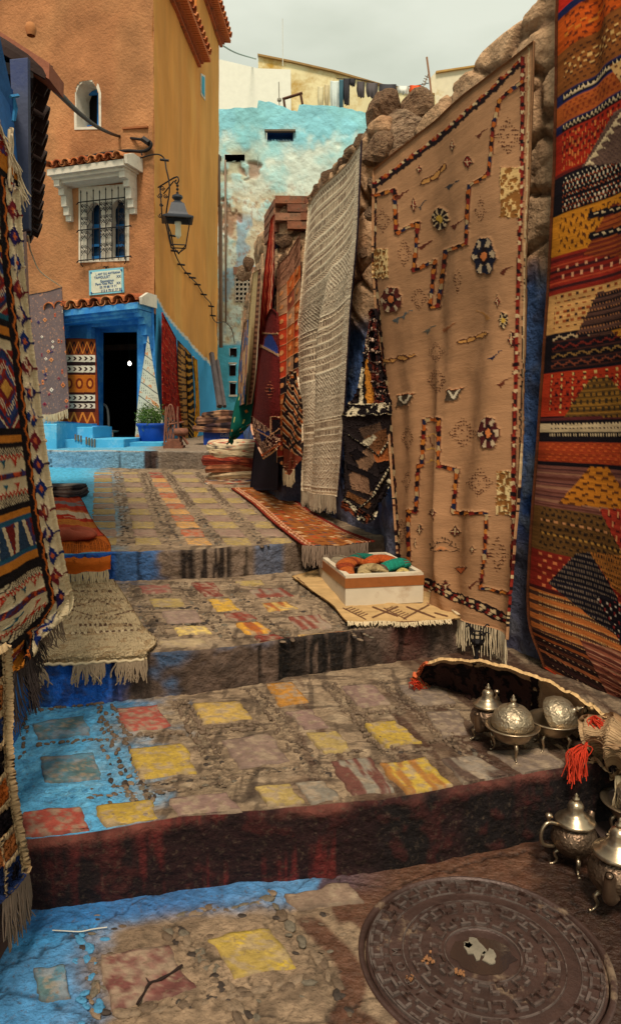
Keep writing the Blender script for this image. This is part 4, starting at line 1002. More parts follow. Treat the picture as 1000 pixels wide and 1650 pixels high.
# roofs and walls behind
ww = empty('white_rooftop_house', (-3, 25, 8), 'plain white rooftop wall behind the turquoise house, left of the stained wall', 'house')
def yslab(par, name, pts, Y, th, m):
    mb = MB(); mb.prism([AY(a, b, Y) for a, b in pts], (0, th, 0)); return mb.build(name, m, par)
m_ww = mat('bright_whitewash', (232, 232, 218), var=.05, bump=.3, bscale=5)
yslab(ww, 'wall', [(330, 95), (343, 93), (415, 110), (468, 112), (470, 300), (330, 300)], 24.5, .4, m_ww)
m_stain = mat('stained_yellow_wall', (226, 214, 170), var=.12, vscale=1, bump=.6, bscale=4, sat_noise=((178, 140, 60), .9, .47, .66))
yw = empty('stained_rooftop_wall', (1, 26, 8), 'cream rooftop wall with yellow brown stains behind the washing line', 'wall')
yslab(yw, 'wall', [(416, 88), (470, 99), (540, 115), (620, 138), (700, 152), (720, 300), (416, 300)], 25.6, .35, m_stain)
yslab(yw, 'coping', [(415, 86), (470, 97), (540, 113), (620, 136), (700, 150), (700, 153), (620, 139), (540, 116), (470, 100), (415, 89)], 25.5, .5, mat('dirty_coping', (150, 120, 76)))
yw2 = empty('cream_rooftop_wall', (5, 27, 8), 'cream wall at far right of the skyline behind the antenna mast', 'wall')
yslab(yw2, 'wall', [(694, 124), (703, 115), (772, 105), (800, 108), (800, 320), (694, 320)], 26.5, .3, mat('cream_limewash', (218, 208, 180), var=.08, sat_noise=((190, 160, 96), 1.2, .6, .75)))
yslab(yw2, 'coping', [(702, 114), (772, 103.5), (801, 107), (801, 109), (772, 106), (702, 117)], 26.4, .45, mat('rusty_coping', (178, 140, 80)))

# ---- rubble wall on the right, in three stretches
m_rock = mat('rubble_and_plaster', None, rough=.95, var=.35, vscale=7, bump=1.0, bscale=26, dist=.035, detail=10)
def rubble(name, path, zb, zt, label, seed, blue_z=2.15, off=.38, rag=.05):
    path = np.array(path, float); d = np.linalg.norm(np.diff(path, axis=0), axis=1); L = np.concatenate([[0], np.cumsum(d)]); den = (70 if seed < 400 else 34); nc = int(L[-1] * den)
    s = np.linspace(0, L[-1], nc); X = np.interp(s, L, path[:, 0]); Y = np.interp(s, L, path[:, 1])
    tx_, ty_ = np.gradient(X), np.gradient(Y); k = np.ones(9) / 9; tx_ = np.convolve(np.pad(tx_, 4, 'edge'), k, 'valid'); ty_ = np.convolve(np.pad(ty_, 4, 'edge'), k, 'valid')
    nx, ny = -ty_, tx_; q = np.hypot(nx, ny); nx /= q; ny /= q   # outward = towards the lane
    top = zt(s) + rag * (fbm(s * 4, s * 0, seed, 3) - .5) * 2
    rows = []; nr = int((3.3 - zb) * (64 if seed < 400 else 45))
    for i in range(nr):
        t = i / (nr - 1); rows.append(np.stack([X, Y, zb * (1 - t) + top * t], -1))
    for i in range(1, 16):
        t = i / 15.; rows.append(np.stack([X - nx * off * t, Y - ny * off * t, top + .05 * math.sin(t * 3)], -1))
    P = np.array(rows); S = np.ones(P.shape[0])[:, None] * s[None, :]; Z = P[..., 2] + np.maximum(np.arange(P.shape[0]) - nr, 0)[:, None] * .02
    f1, gap, idn = cell(S * 3.4, Z * 4.2, seed); f1b, gapb, idb = cell(S * 8, Z * 9, seed + 1)
    n1 = fbm(S * 3, Z * 3, seed + 2, 5); n2 = fbm(S * 12, Z * 12, seed + 3, 4)
    stony = sstep(blue_z - .15, blue_z + .1, Z + (n1 - .5) * .5)
    h = stony * (sstep(0, .28, gap) * .05 + idn * .035 + sstep(0, .2, gapb) * .014 - .04) + (n1 - .5) * .06 + (n2 - .5) * .03
    h = np.clip(h, -.08, .03)
    N = np.zeros(P.shape); N[..., 0] = nx; N[..., 1] = ny; N[nr:, :, :] = (0, 0, 1)
    C = np.ones(P.shape) * lin((200, 160, 122)) * (.55 + .6 * n1 + .5 * (idn - .5) * .6)[..., None]
    C = mixc(C, (178, 148, 116), sstep(.6, .8, idb) * .4); C = mixc(C, (84, 54, 38), sstep(.12, .02, gap) * .6 * stony); C = mixc(C, (138, 86, 54), sstep(.55, .7, fbm(S * 2, Z * 2, seed + 9)) * .5)
    bz = 1 - stony
    C = mixc(C, (60, 96, 150), bz * .95); C = mixc(C, (34, 74, 140), bz * sstep(.45, .6, n1) * .9); C = mixc(C, (128, 140, 158), bz * sstep(.52, .66, n2 * .6 + n1 * .4) * .7)
    C = mixc(C, (112, 98, 92), sstep(1.15, .8, Z + (n1 - .5) * .3) * .6); C = mixc(C, (60, 48, 44), sstep(.56, .7, fbm(S * 7, Z * 7, seed + 12)) * bz * .5)
    Q = P + N * h[..., None]
    return grid(name, Q, m_rock, col=C)
WA = rubble('rubble_wall', [(1.95, 2.24), (1.16, 3.49), (.50, 4.53), (.46, 4.84)], -.1, lambda s: np.interp(s, [0, .7, 1.48, 1.8, 2.4, 2.7, 3.05], [3.8, 3.8, 3.5, 3.38, 3.22, 3.06, 3.0]), '', 201)
tag(WA, 'nearest stretch of rough stone wall with blue lower plaster, behind the big beige rug', 'wall')
WB = rubble('rubble_wall', [(1.5, 4.74), (.95, 4.77), (.43, 4.78), (.37, 4.86), (.18, 5.42), (.0, 6.05), (-.02, 6.35)], .4, lambda s: np.interp(s, [0, .7, 1.15, 1.3, 2.5, 3.3], [3.3, 3.38, 3.40, 3.34, 3.30, 3.28]), '', 301, rag=.04)
tag(WB, 'middle stretch of stone wall topped with bulging boulders, behind the grey woven rug', 'wall')
WC = rubble('rubble_wall', [(.5, 6.15), (-.2, 6.18), (-.27, 6.26), (-.58, 7.6), (-.84, 9.2), (-.94, 10.3), (-.9, 12.8), (-.7, 15)], .6, lambda s: np.interp(s, [0, .76, 2.0, 2.2, 3.6, 5, 8], [3.28, 3.28, 3.26, 3.0, 2.9, 2.8, 2.8]), '', 401, blue_z=2.3)
tag(WC, 'farthest stretch of stone wall with a brick cap, hung with red rugs', 'wall')
m_stone = [mat('boulder_%d' % i, c, rough=.95, var=.35, vscale=4, bump=1, bscale=5, dist=.12, detail=10, sat_noise=((104, 70, 48), 6, .5, .66)) for i, c in enumerate(((156, 122, 92), (142, 108, 80), (168, 138, 110)))]
def stone_mesh(seed):
    r = random.Random(seed); n = 20; mr = 13; V = np.zeros((mr, n, 3)); 
    for i in range(mr):
        ph = math.pi * i / (mr - 1)
        for k in range(n):
            w = 2 * math.pi * k / n; V[i, k] = (math.sin(ph) * math.cos(w), math.sin(ph) * math.sin(w), math.cos(ph))
    pn = [unit([r.gauss(0, 1), r.gauss(0, 1), r.gauss(0, .8)]) for _ in range(15)]; f = np.full(V.shape[:2], 1.15)
    for q_ in pn: dt = V @ q_; f = np.minimum(f, np.where(dt > .05, r.uniform(.62, .95) / np.maximum(dt, .05), 9))
    f = f * (1 + .14 * (fbm(V[..., 0] * 3 + seed, V[..., 1] * 3 + V[..., 2] * 4, seed, 4) - .5))
    f *= 1 - .0 * (cell(V[..., 0] * 2 + seed, V[..., 2] * 2 + V[..., 1], seed)[1] < .12)
    f *= 1 + .0 * (cell(V[..., 0] * 1.3 + seed, V[..., 2] * 1.3 + V[..., 1] * .9, seed + 4)[2] - .5)
    V = V * f[..., None]; me = bpy.data.meshes.new('stone'); F = gfaces(mr, n, closed=True)
    me.from_pydata([tuple(v) for v in V.reshape(-1, 3)], [], [tuple(q) for q in F]); me.update(); return me
SM = []
for i in range(9): me = stone_mesh(i * 3 + 1); me.materials.append(m_stone[i % 3]); SM.append(me)
rs = random.Random(77)
def stone(par, p, sx, sy, sz, rz=0.0): 
    o = link('stone', SM[rs.randint(0, 8)], par, tuple(p), (rs.uniform(-.3, .3), rs.uniform(-.3, .3), rz), (sx, sy, sz)); return o
# silhouette stones: photo pixel, wall depth Y
for px_, py_, Y, s in ((897, 22, 3.6, .12), (872, 40, 3.7, .09), (850, 42, 3.75, .1), (826, 78, 3.85, .09), (806, 95, 3.8, .12), (786, 122, 3.9, .11), (764, 140, 4.0, .13), (744, 156, 4.1, .11), (727, 175, 4.2, .1), (712, 194, 4.3, .12), (696, 212, 4.4, .1), (681, 232, 4.45, .1), (664, 246, 4.5, .1), (648, 262, 4.55, .1), (738, 178, 4.4, .17), (770, 150, 4.2, .17), (820, 85, 3.95, .15)):
    p = at_y(px_, py_, Y); stone(WA, p + np.array([.12, .14, -s * .62]), s * 1.7, s * 1.2, s * .8, rs.uniform(0, 3))
for px_, py_, Y, s in ((612, 176, 4.9, .19), (655, 176, 4.9, .18), (674, 205, 4.84, .16), (632, 212, 4.82, .24), (602, 232, 4.82, .16), (664, 244, 4.8, .19), (620, 262, 4.82, .17), (596, 292, 4.78, .07), (592, 340, 4.8, .07), (590, 400, 4.8, .07), (577, 222, 4.95, .07), (566, 234, 5.1, .08), (556, 246, 5.2, .08), (545, 258, 5.3, .07), (532, 275, 5.45, .08), (520, 290, 5.6, .07), (510, 304, 5.8, .07), (502, 318, 5.95, .07)):
    p = at_y(px_, py_, Y); stone(WB, p + np.array([.03, .05, -s * .3]), s * 1.2, s * .8, s * .8, rs.uniform(0, 3))
for px_, py_, Y, s in ((455, 385, 6.16, .08), (470, 372, 6.16, .07), (462, 420, 6.16, .08), (478, 400, 6.16, .07), (452, 440, 6.16, .07), (458, 470, 6.16, .08), (472, 450, 6.16, .07), (452, 500, 6.16, .07), (400, 425, 8.0, .1), (394, 440, 8.6, .1)):
    p = at_y(px_, py_, Y); stone(WC, p + np.array([0, .03, 0]), s * 1.2, s * .6, s * .85, rs.uniform(0, 3))
mbk = MB(); mbk.box((0, 0, 0), .24, .1, .06, jit=.005, rnd=rs); bkm = []
for m in [mat('dull_brick_%d' % i, c, var=.35, bump=.7, bscale=40, sat_noise=((104, 84, 66), 12, .5, .65)) for i, c in enumerate(((140, 88, 62), (122, 76, 56), (150, 104, 78)))]: me = bpy.data.meshes.new('brick'); me.from_pydata(mbk.v, [], mbk.f); me.materials.append(m); bkm.append(me)
for row in range(4):
    for i in range(4):
        p = np.array([-.17 + .21 * i + (.1 if row % 2 else 0), 6.14 + rs.uniform(-.01, .01), 3.30 - row * .066]); place(bkm[(row + i) % 3], 'brick', WC, p, ((1, 0, 0), (0, 1, 0), (0, 0, 1)), (1, 1, 1))
    dv = unit((-.31, 1.34, 0))
    for i in range(2):
        p = np.array([-.285, 6.32, 3.30 - row * .066]) + dv * .25 * i; place(bkm[(row + i + 1) % 3], 'brick', WC, p, (dv, (-dv[1], dv[0], 0), (0, 0, 1)))

# ---- house edge on the left with its low tiled eave
lh = empty('left_house', (-1.9, 4.5, 0), 'grey pink plastered house at left edge with dark underside of a low tiled eave', 'house')
LA = np.array([-1.47, 3.55, 0]); LD = unit((-1.13, 2.9, 0)); LN = np.array([LD[1], -LD[0], 0])
if LN[0] < 0: LN = -LN
mb = MB(); m_grp = mat('grey_pink_plaster', (150, 122, 112), var=.2, vscale=2, bump=.6, bscale=12, sat_noise=((60, 90, 140), 2, .5, .6))
mb.prism([LA + (0, 0, .2), LA + LD * 3.05 + (0, 0, .2), LA + LD * 3.05 + (0, 0, 3.2), LA + (0, 0, 3.2)], -LN * .3)
mb.prism([LA + (0, 0, .2), LA + (-1.4, -.2, .2), LA + (-1.4, -.2, 3.9), LA + (-.8, -.1, 3.62), LA + (0, 0, 3.28)], (0, .3, 0))
mb.build('wall', m_grp, lh)
mb = MB(); mb.prism([LA + LN * -.0 + LD * 3.05 + (0, 0, .2), LA + LD * 3.05 + LN * -2 + (0, 0, .2), LA + LD * 3.05 + LN * -2 + (0, 0, 3.5), LA + LD * 3.05 + (0, 0, 3.2)], LD * -.1); mb.build('end_wall', m_grp, lh)
mb = MB(); mb.box(LA + LD * 1.5 + LN * .02 + np.array([0, 0, 3.12]), .3, 3.1, .05, (LN, LD, (0, 0, 1))); mb.build('soffit_board', mat('shaded_board', (26, 20, 20)), lh)  # shade of the eave's underside is put into the board colour
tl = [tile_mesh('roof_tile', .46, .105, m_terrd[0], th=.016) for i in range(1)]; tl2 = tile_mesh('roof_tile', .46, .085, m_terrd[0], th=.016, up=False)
ya = unit(-LN + np.array([0, 0, .45])); za = unit(np.cross(LD, ya)); za = -za if za[2] < 0 else za
for i in range(14):
    s = .05 + i * .225; p = LA + LD * s + LN * .22 + np.array([0, 0, 3.1 + .012 * math.sin(i * 2.2)])
    place(tl[0], 'roof_tile', lh, p, (LD, ya, za)); place(tl2, 'roof_tile', lh, p + LD * .11 + np.array([0, 0, .03]) - LN * .03, (LD, ya, za))
# verge of the roof in terracotta seen from its near end
mb = MB(); a0 = LA + LN * .26 + np.array([0, -.06, 3.1]); 
mb.prism([a0, a0 + (0.005, 0, .07), a0 + (-.32, 0, .27), a0 + (-.75, 0, .50), a0 + (-1.5, 0, .9), a0 + (-1.5, 0, .78), a0 + (-.75, 0, .42), a0 + (-.33, 0, .2)], (0, .2, 0)); mb.build('verge', mat('clay_verge', (150, 92, 68), var=.25, bump=.5), lh)
mb = MB(); mb.lathe([(.001, .03), (.02, .025), (.028, 0), (.02, -.03)], at_y(50, 47, 3.75), 10); mb.build('ridge_knob', mat('ochre_knob', (170, 112, 66)), lh, True)
# hanging board and blue shutter beside it
mb = MB(); q = [at_y(16, 95, 3.46), at_y(45, 92, 3.46), at_y(47, 369, 3.46), at_y(33, 371, 3.46), at_y(18, 140, 3.46)]; mb.prism(q, (0, .03, 0), bev=.004); mb.build('hanging_board', mat('blue_grey_board', (74, 80, 102), var=.25, vscale=3, bump=.4, sat_noise=((50, 62, 104), 3, .5, .7)), lh)
mb = MB(); q = [at_y(-20, 132, 3.42), at_y(17, 140, 3.42), at_y(20, 300, 3.42), at_y(-20, 300, 3.42)]; mb.prism(q, (0, .03, 0)); mb.build('shutter', mat('shutter_blue', (40, 84, 150), var=.25, bump=.4), lh)
mb = MB(); q = [at_y(-2, 146, 3.40), at_y(4, 148, 3.40), at_y(9, 215, 3.40), at_y(2, 215, 3.40)]; mb.prism(q, (0, .015, 0)); mb.build('shutter_trim', m_white, lh)
# plaster wall of the left side of the lane, down to the ground, behind the hanging rugs
mb = MB(); mb.prism([np.array([-1.36, 3.52, -.1]), np.array([-1.14, 2.6, -.1]), np.array([-1.12, .6, -.1]), np.array([-1.12, .6, 3.3]), np.array([-1.14, 2.6, 3.3]), np.array([-1.36, 3.52, 2.9])], (-.3, -.05, 0))
o = mb.build('stall_wall', mat('blue_stall_wall', (50, 108, 176), var=.25, bump=.6)); tag(o, 'blue painted wall at the left edge behind the hanging striped rugs', 'wall')
# low blue ledges in front of the shop, with grey painted bars
lg = empty('blue_ledge', (-3.6, 10.6, 1.15), 'low bright blue masonry ledge left of the shop door with grey painted bars', 'ledge')
m_cyan = mat('turquoise_limewash', (74, 170, 214), var=.12, vscale=3, bump=.5, bscale=14, sat_noise=((140, 196, 220), 3, .55, .7))
def ybox(par, name, x0, y0, x1, y1, Y, d, m, Y2=None, bev=.012):
    Y2 = Y2 or Y; q = [at_y(x0, y0, Y), at_y(x1, y0, Y2), at_y(x1, y1, Y2), at_y(x0, y1, Y)]; mb = MB(); mb.prism(q, (0, d, 0), bev); return mb.build(name, m, par)
ybox(lg, 'block', 62, 683, 92, 740, 9.6, 1.8, m_cyan); ybox(lg, 'block', 90, 688, 150, 740, 10.4, 1.0, m_cyan); ybox(lg, 'block', 110, 686, 157, 730, 11.1, .6, m_blue)
ybox(lg, 'step', 92, 708, 200, 726, 9.9, 1.4, m_cyan); ybox(lg, 'step', 150, 713, 262, 722, 10.2, 1.0, m_cyan)
r_ = random.Random(8)
for i in range(14):
    xx = 94 + i * 4.4; y0 = 689 + i * 1.1; 
    if i in (4, 5, 9): continue
    ybox(lg, 'painted_bar', xx, y0 + (0 if i < 6 else 4), xx + 2.6, y0 + 10 + i * .6, 9.88 if i > 4 else 10.38, .015, mat('grey_bar_paint_%d' % i, (96 + 8 * (i % 3), 100, 100 - 6 * (i % 4))) if i < 4 else bpy.data.materials['grey_bar_paint_%d' % (i % 4)], bev=0)
# ============================================================ RUGS AND HANGING TEXTILES
mc_flat = M_cloth('flatweave_wool', bs=(50, 330, 1), bump=.7, dist=.004)
mc_pile = M_cloth('knotted_pile_wool', bs=(140, 140, 1), bump=.9, dist=.008, var=.2)
m_fr_cream = mat('cream_fringe', (196, 176, 142), var=.15, bump=0, rough=.95); m_fr_grey = mat('grey_brown_fringe', (120, 100, 84), var=.25, bump=0, rough=.95)
m_fr_dark = mat('dark_fringe', (54, 44, 42), var=.3, bump=0, rough=.95); m_fr_red = mat('red_orange_tassel', (188, 52, 26), var=.3, vscale=30, bump=0, rough=.9)
WP = np.array([1.16, 3.49, 0]); WN = unit((-.845, -.535, 0))
def OW(x, y, out=.07): return on_plane(x, y, WP + WN * out, WN)
BP = np.array([.33, 4.8, 0]); BN = unit((-.96, -.27, 0))
def OB(x, y, out=.09): return on_plane(x, y, BP + BN * (out - .05), BN)
CPt = np.array([-.27, 6.2, 0]); CN = unit((-1.34, -.31, 0))
def OC(x, y, out=.08): return on_plane(x, y, CPt + CN * out, CN)
def folds(P, f, n=None):
    N = normals(P); 
    if np.dot(N.mean(axis=(0, 1)), CAM - P.mean(axis=(0, 1))) < 0: N = -N
    return P + N * f[..., None]
def UVn(nr, nc): v, u = np.meshgrid(np.linspace(0, 1, nr), np.linspace(0, 1, nc), indexing='ij'); return u, v

# ---------- the big beige rug
L_ = [(600, 274), (599, 400), (606, 520), (622, 660), (632, 790), (640, 900), (646, 934)]
R_ = [(856, 64), (853, 260), (846, 440), (838, 600), (834, 760), (829, 900), (823, 1030)]
ctrl = []
for i, (a, b) in enumerate(zip(L_, R_)):
    pa, pb = OW(*a, .09), OW(*b, .10 + .025 * i); ctrl.append([pa, pa * .66 + pb * .34, pa * .33 + pb * .67, pb])
nr, nc = 580, 180
P = surf(ctrl, nr, nc); u, v = UVn(nr, nc)
f = .022 * np.sin(u * 9 + v * 2.2 + .5) * sstep(0, .3, v) + .016 * np.sin(u * 21 + v * 5) * sstep(.1, .6, v) + .03 * (fbm(u * 3, v * 4, 5) - .5) + .03 * v
f += .05 * np.exp(-((u - .45 - .25 * (v - .5)) / .06) ** 2) * sstep(.25, .5, v) * .5
P = folds(P, f * 1.8 * sstep(-.05, .22, u)); cv = Cv(P, (164, 121, 86)); jx_ = fbm(cv.U * 55, cv.V * 55, 71, 2) - .5; jy_ = fbm(cv.U * 55 + 9, cv.V * 55, 72, 2) - .5; cv.X = cv.X + 3.4 * jx_; cv.Y = cv.Y + 5 * jy_
BR, DK, WH, OR, NA, RD, CR = (88, 42, 28), (30, 18, 20), (208, 186, 150), (164, 84, 32), (28, 32, 56), (116, 32, 24), (190, 162, 122)
cv.C *= (1 + .10 * (fbm(cv.U * 1.5, cv.V * 2, 3) - .5))[..., None]
# borders
top = [(600, 300), (652, 262), (700, 225), (760, 172), (800, 135), (838, 96)]
cv.line(top, 9, DK, .003); cv.chain([(a, b - 5) for a, b in top], 5, (RD, CR, DK, RD, OR), 5, .004)
rb = [(838, 92), (838, 260), (834, 420), (830, 560), (825, 720), (823, 860), (818, 1000)]
cv.chain(rb, 5.5, (RD, (130, 40, 28), DK, (130, 40, 28), CR), 6, .004, edge=(70, 22, 20)); cv.line([(a + 9, b) for a, b in rb], 2, DK)
cv.line([(848, 60), (846, 300), (840, 600), (832, 1000)], 2.5, CR, .003)
bb = [(684, 940), (730, 962), (775, 980), (822, 1004)]
cv.line(bb, 17, DK, .003); cv.chain([(a, b - 3) for a, b in bb], 5, (CR, DK, RD, CR), 5, .005); cv.chain([(a, b + 4) for a, b in bb], 5, (RD, CR, DK), 5, .005)
cv.chain([(603, 300), (600, 420), (608, 520), (624, 660), (634, 800), (642, 930)], 4, (DK, (70, 34, 26), DK, CR), 9, .002)
cols = (OR, DK, (176, 108, 44), RD, DK, (164, 84, 32), NA, (170, 140, 100))
cv.chain([(602, 314), (633, 305), (636, 376), (671, 358), (664, 436), (698, 420), (690, 496), (703, 492), (715, 404), (748, 392), (752, 298), (784, 280), (792, 200), (802, 160), (838, 130)], 6, cols, 8, .012, edge=(84, 30, 22))
cv.chain([(656, 905), (655, 823), (668, 825), (672, 752), (678, 750), (682, 678), (704, 675), (704, 752), (734, 756), (727, 826), (783, 828), (779, 900), (772, 948), (822, 958)], 6.5, cols, 8, .012, edge=(84, 30, 22))
# knotted and embroidered figures
for q in ((613, 355, 13, 18), (648, 407, 11, 21), (672, 480, 13, 19), (815, 218, 19, 28), (733, 451, 7, 20), (698, 567, 13, 15), (700, 613, 14, 20), (742, 697, 20, 22), (653, 706, 10, 18), (769, 778, 22, 22), (652, 775, 7, 16), (643, 857, 10, 19), (800, 895, 14, 27), (770, 338, 9, 20)):
    cv.dotdia(q[0], q[1], q[2] * 1.15, q[3] * 1.15, (74, 38, 24), n=5, h=.003)
for cx, cy, rx, ry in ((706, 353, 14, 20), (809, 516, 9, 15)):
    cv.ell(cx, cy, rx, ry, DK, .014); d = np.arctan2(cv.Y - cy, cv.X - cx) * 9 / 3.14; e = ((cv.X - cx) / rx) ** 2 + ((cv.Y - cy) / ry) ** 2
    cv.fill((e < 1) & ((d % 2) < .9) & (e > .15), CR, .016); cv.ell(cx, cy, rx * .35, ry * .35, (190, 150, 60), .018)
for cx, cy, rx, ry, c in ((611, 424, 12, 25, (208, 176, 122)), (819, 309, 17, 42, (200, 164, 108)), (809, 795, 12, 36, (206, 180, 128))):
    m = (np.abs(cv.X - cx) / rx < 1) & (np.abs(cv.Y - cy) / ry < 1); cv.fill(m, c, .012); g = fbm(cv.U * 60, cv.V * 60, 9); cv.fill(m & (g > .55), (130, 84, 40), .004)
    cv.C[m] *= 1
for s_ in (-1, 1): cv.line([(802, 762), (816, 828)] if s_ > 0 else [(817, 762), (801, 828)], 2.2, (110, 70, 34), .004)
for cx, cy, rx, ry, c1 in ((628, 483, 18, 23, (84, 34, 28)), (777, 412, 20, 32, (26, 26, 40)), (785, 698, 19, 28, (70, 26, 26))):
    e = ((cv.X - cx) / rx) ** 2 + ((cv.Y - cy) / ry) ** 2; th = np.arctan2((cv.Y - cy) / ry, (cv.X - cx) / rx)
    m = e < 1 + .12 * np.cos(6 * th); cv.fill(m, c1, .016); cv.fill(m & (np.cos(6 * th + .6 + 1.5 * jx_) > .3 + jy_) & (e > .22) & (e < .95), (176, 152, 122), .02); cv.dia(cx, cy, rx * .55, ry * .55, DK, .018, .3); cv.fill((e < .06), (190, 110, 60), .02)
def lensm(cx, cy, w, h, ang, c, inner=None, hh=.006):
    ca, sa = math.cos(ang), math.sin(ang); a = (cv.X - cx) * ca + (cv.Y - cy) * sa; b = -(cv.X - cx) * sa + (cv.Y - cy) * ca
    m = np.abs(b) < h * (1 - (a / w) ** 2); cv.fill(m & (np.abs(a) < w), c, hh)
    if inner: m2 = np.abs(b) < h * .55 * (1 - (a / (w * .75)) ** 2); cv.fill(m2 & (np.abs(a) < w * .75), inner, hh)
for q in ((743, 550, 13, 5, -.1), (757, 546, 12, 6, -.5), (772, 540, 13, 5, -.4), (628, 580, 12, 5, -.1), (645, 577, 12, 6, .1), (660, 573, 10, 4, -.1), (684, 291, 14, 6, -.5), (699, 282, 14, 6, -.8), (711, 270, 10, 5, -1), (620, 582, 8, 5, .3)): lensm(*q, (76, 40, 26), (186, 132, 72))
for q in ((663, 330, 6, 13), (750, 260, 9, 13), (798, 485, 6, 12), (822, 546, 7, 15), (725, 235, 5, 11), (672, 272, 6, 9), (695, 828, 7, 12), (674, 854, 6, 11), (730, 857, 9, 12), (667, 876, 3.5, 10), (758, 886, 6, 8), (716, 943, 9, 11), (640, 858, 3, 8)):
    cv.dia(*q, DK, .01); cv.dia(q[0], q[1], q[2] * .8, q[3] * .8, RD if q[1] < 600 else (90, 40, 30), .01, .35); cv.line([(q[0] - q[2] * .6, q[1]), (q[0] + q[2] * .6, q[1])], 1.6, CR, .012)
    cv.line([(q[0], q[1] - q[3] * .6), (q[0], q[1] + q[3] * .5)], 1.6, CR, .012)
for cx, cy in ((650, 645), (729, 636)):
    cv.poly([(cx - 16, cy + 12), (cx - 12, cy - 9), (cx + 17, cy - 13), (cx + 4, cy + 10)], (70, 56, 44), .012); cv.line([(cx - 8, cy - 4), (cx - 1, cy + 6), (cx + 8, cy - 8)], 4, (204, 188, 160), .016); cv.line([(cx - 14, cy - 8), (cx + 15, cy - 12)], 2.4, (150, 74, 40), .014)
for cx, cy, sx, c in ((773, 214, 1, BR), (645, 313, 1, BR), (733, 361, 1, BR), (683, 395, 1, BR), (813, 435, 1, BR), (795, 573, 1, NA), (811, 616, 1, BR), (720, 528, 1, (140, 84, 50)), (775, 508, -1, (160, 110, 60)), (690, 530, 1, (90, 84, 74)), (725, 297, 1, (60, 56, 58)), (677, 330, .6, (70, 62, 60)), (762, 942, 1, BR), (640, 513, 1, (84, 88, 88)), (652, 506, 1, (84, 88, 88))):
    for k in range(4): cv.line([(cx + (10 - 3 * k) * sx, cy - 8 + k * 1.5), (cx - (11 - k * 2) * sx, cy + 7 + k * 1.2 - 3)], 2.3, c, .003)
cv.line([(691, 886), (700, 876), (713, 873), (728, 882), (735, 885)], 2, DK, .004); cv.line([(691, 888), (735, 888)], 2, DK, .004)
for k in range(9): cv.line([(694 + k * 4.4, 884 - 9 * math.sin(k / 2.6)), (690 + k * 5, 876 - 10 * math.sin(k / 2.6))], 1.4, DK, .003)
cv.poly([(698, 886), (708, 878), (722, 886)], (196, 130, 84), .004); cv.poly([(730, 916), (748, 914), (739, 924)], (170, 90, 50), .003); cv.line([(729, 915), (749, 913), (739, 925), (729, 915)], 1.6, DK, .003)
cv.line([(688, 700), (694, 720)], 2, BR); 
for yy in (703, 725, 745): cv.line([(686, yy), (693, yy - 3), (700, yy)], 1.8, (204, 150, 70), .003)
cv.noise(.10, .16, 4); g = fbm(cv.U * 9, cv.V * 60, 44, 3); cv.C *= (1 + .14 * (g - .5))[..., None]; cv.C *= (1 - .22 * sstep(.55, .8, fbm(cv.U * 1.3, cv.V * 1.1, 61)))[..., None]
cv.H += .0025 * vnoise(cv.U * 40, cv.V * 160, 6)
big = cloth('hanging_rug', P, cv, mc_flat, 'huge beige wool rug with stepped multicoloured zigzags and tufted motifs, hung on the stone wall', 'rug', thick=.014, amp=.4)
e = [P[-1, j] for j in range(74, nc, 12)] + [P[-1, nc - 1]]
fringe('fringe', e, None, (0, 0, -1), .15, 62, mat('ivory_fringe', (214, 194, 160), var=.1, bump=0), big, rad=.0032, wav=.12, bunch=2, seed=3)

# ---------- the red and orange banded kilim on the right
nr, nc = 640, 120
L_ = [(903, -150), (898, 0), (893, 250), (882, 480), (868, 700), (856, 880), (852, 1000), (873, 1075)]
R_ = [(1075, -330), (1070, -170), (1065, 150), (1062, 430), (1058, 700), (1050, 940), (1046, 1080), (1045, 1180)]
ctrl = []
for i, (a, b) in enumerate(zip(L_, R_)): pa, pb = OW(*a, .1), OW(*b, .13); ctrl.append([pa, pa * .5 + pb * .5, pb])
P = surf(ctrl, nr, nc); u, v = UVn(nr, nc)
f = .02 * np.sin(u * 7 + 1) * sstep(1, .7, v) + .05 * np.exp(-((u - .52) / .12) ** 2) * sstep(.34, .12, v) - .04 * np.exp(-((u - .36) / .08) ** 2) * sstep(.3, .15, v) + .02 * (fbm(u * 2, v * 6, 15) - .5) + .01 * np.sin(v * 30) * u
P = folds(P, f); cv = Cv(P, (150, 50, 24)); U, V, X, Y = cv.U, cv.V, cv.X, cv.Y
vl = lambda yy: float(np.interp(yy, Y[:, 0], V[:, 0]))
KB, KR, KO, KM, KN, KW = (24, 18, 24), (158, 40, 24), (190, 90, 30), (190, 124, 36), (30, 36, 78), (206, 180, 140)
def band(y0, y1, c): cv.fill((V >= vl(y0)) & (V < vl(y1)), c)
def dashes(y0, y1, c, nrow, per, slant=0.0, duty=.5, u0=.05, u1=9, zig=0.0, zp=.1):
    a, b = vl(y0), vl(y1); t = (V - a) / (b - a); zz = zig * np.abs(((U / zp) % 1) - .5) * 2
    r = (t * nrow + zz); k = np.floor(r); ph = ((U + slant * k) / per) % 1
    cv.fill((t >= 0) & (t < 1) & ((r % 1) < .5) & (ph < duty) & (U > u0) & (U < u1), c, .002)
def ribbon(y0, y1):
    a, b = vl(y0), vl(y1); t = (V - a) / (b - a); m = (t >= 0) & (t < 1); cv.fill(m, KN); cv.fill(m & (U > .045) & (t > .2) & (t < .85), KB)
    z = np.abs(((U / .022) % 1) - .5) * 2; cv.fill(m & (U > .05) & (np.abs(t - .5 - .12 * (z - .5)) < .17), KW, .003); cv.fill(m & (U > .05) & (np.abs(t - .5) < .06) & (z > .55), KB)
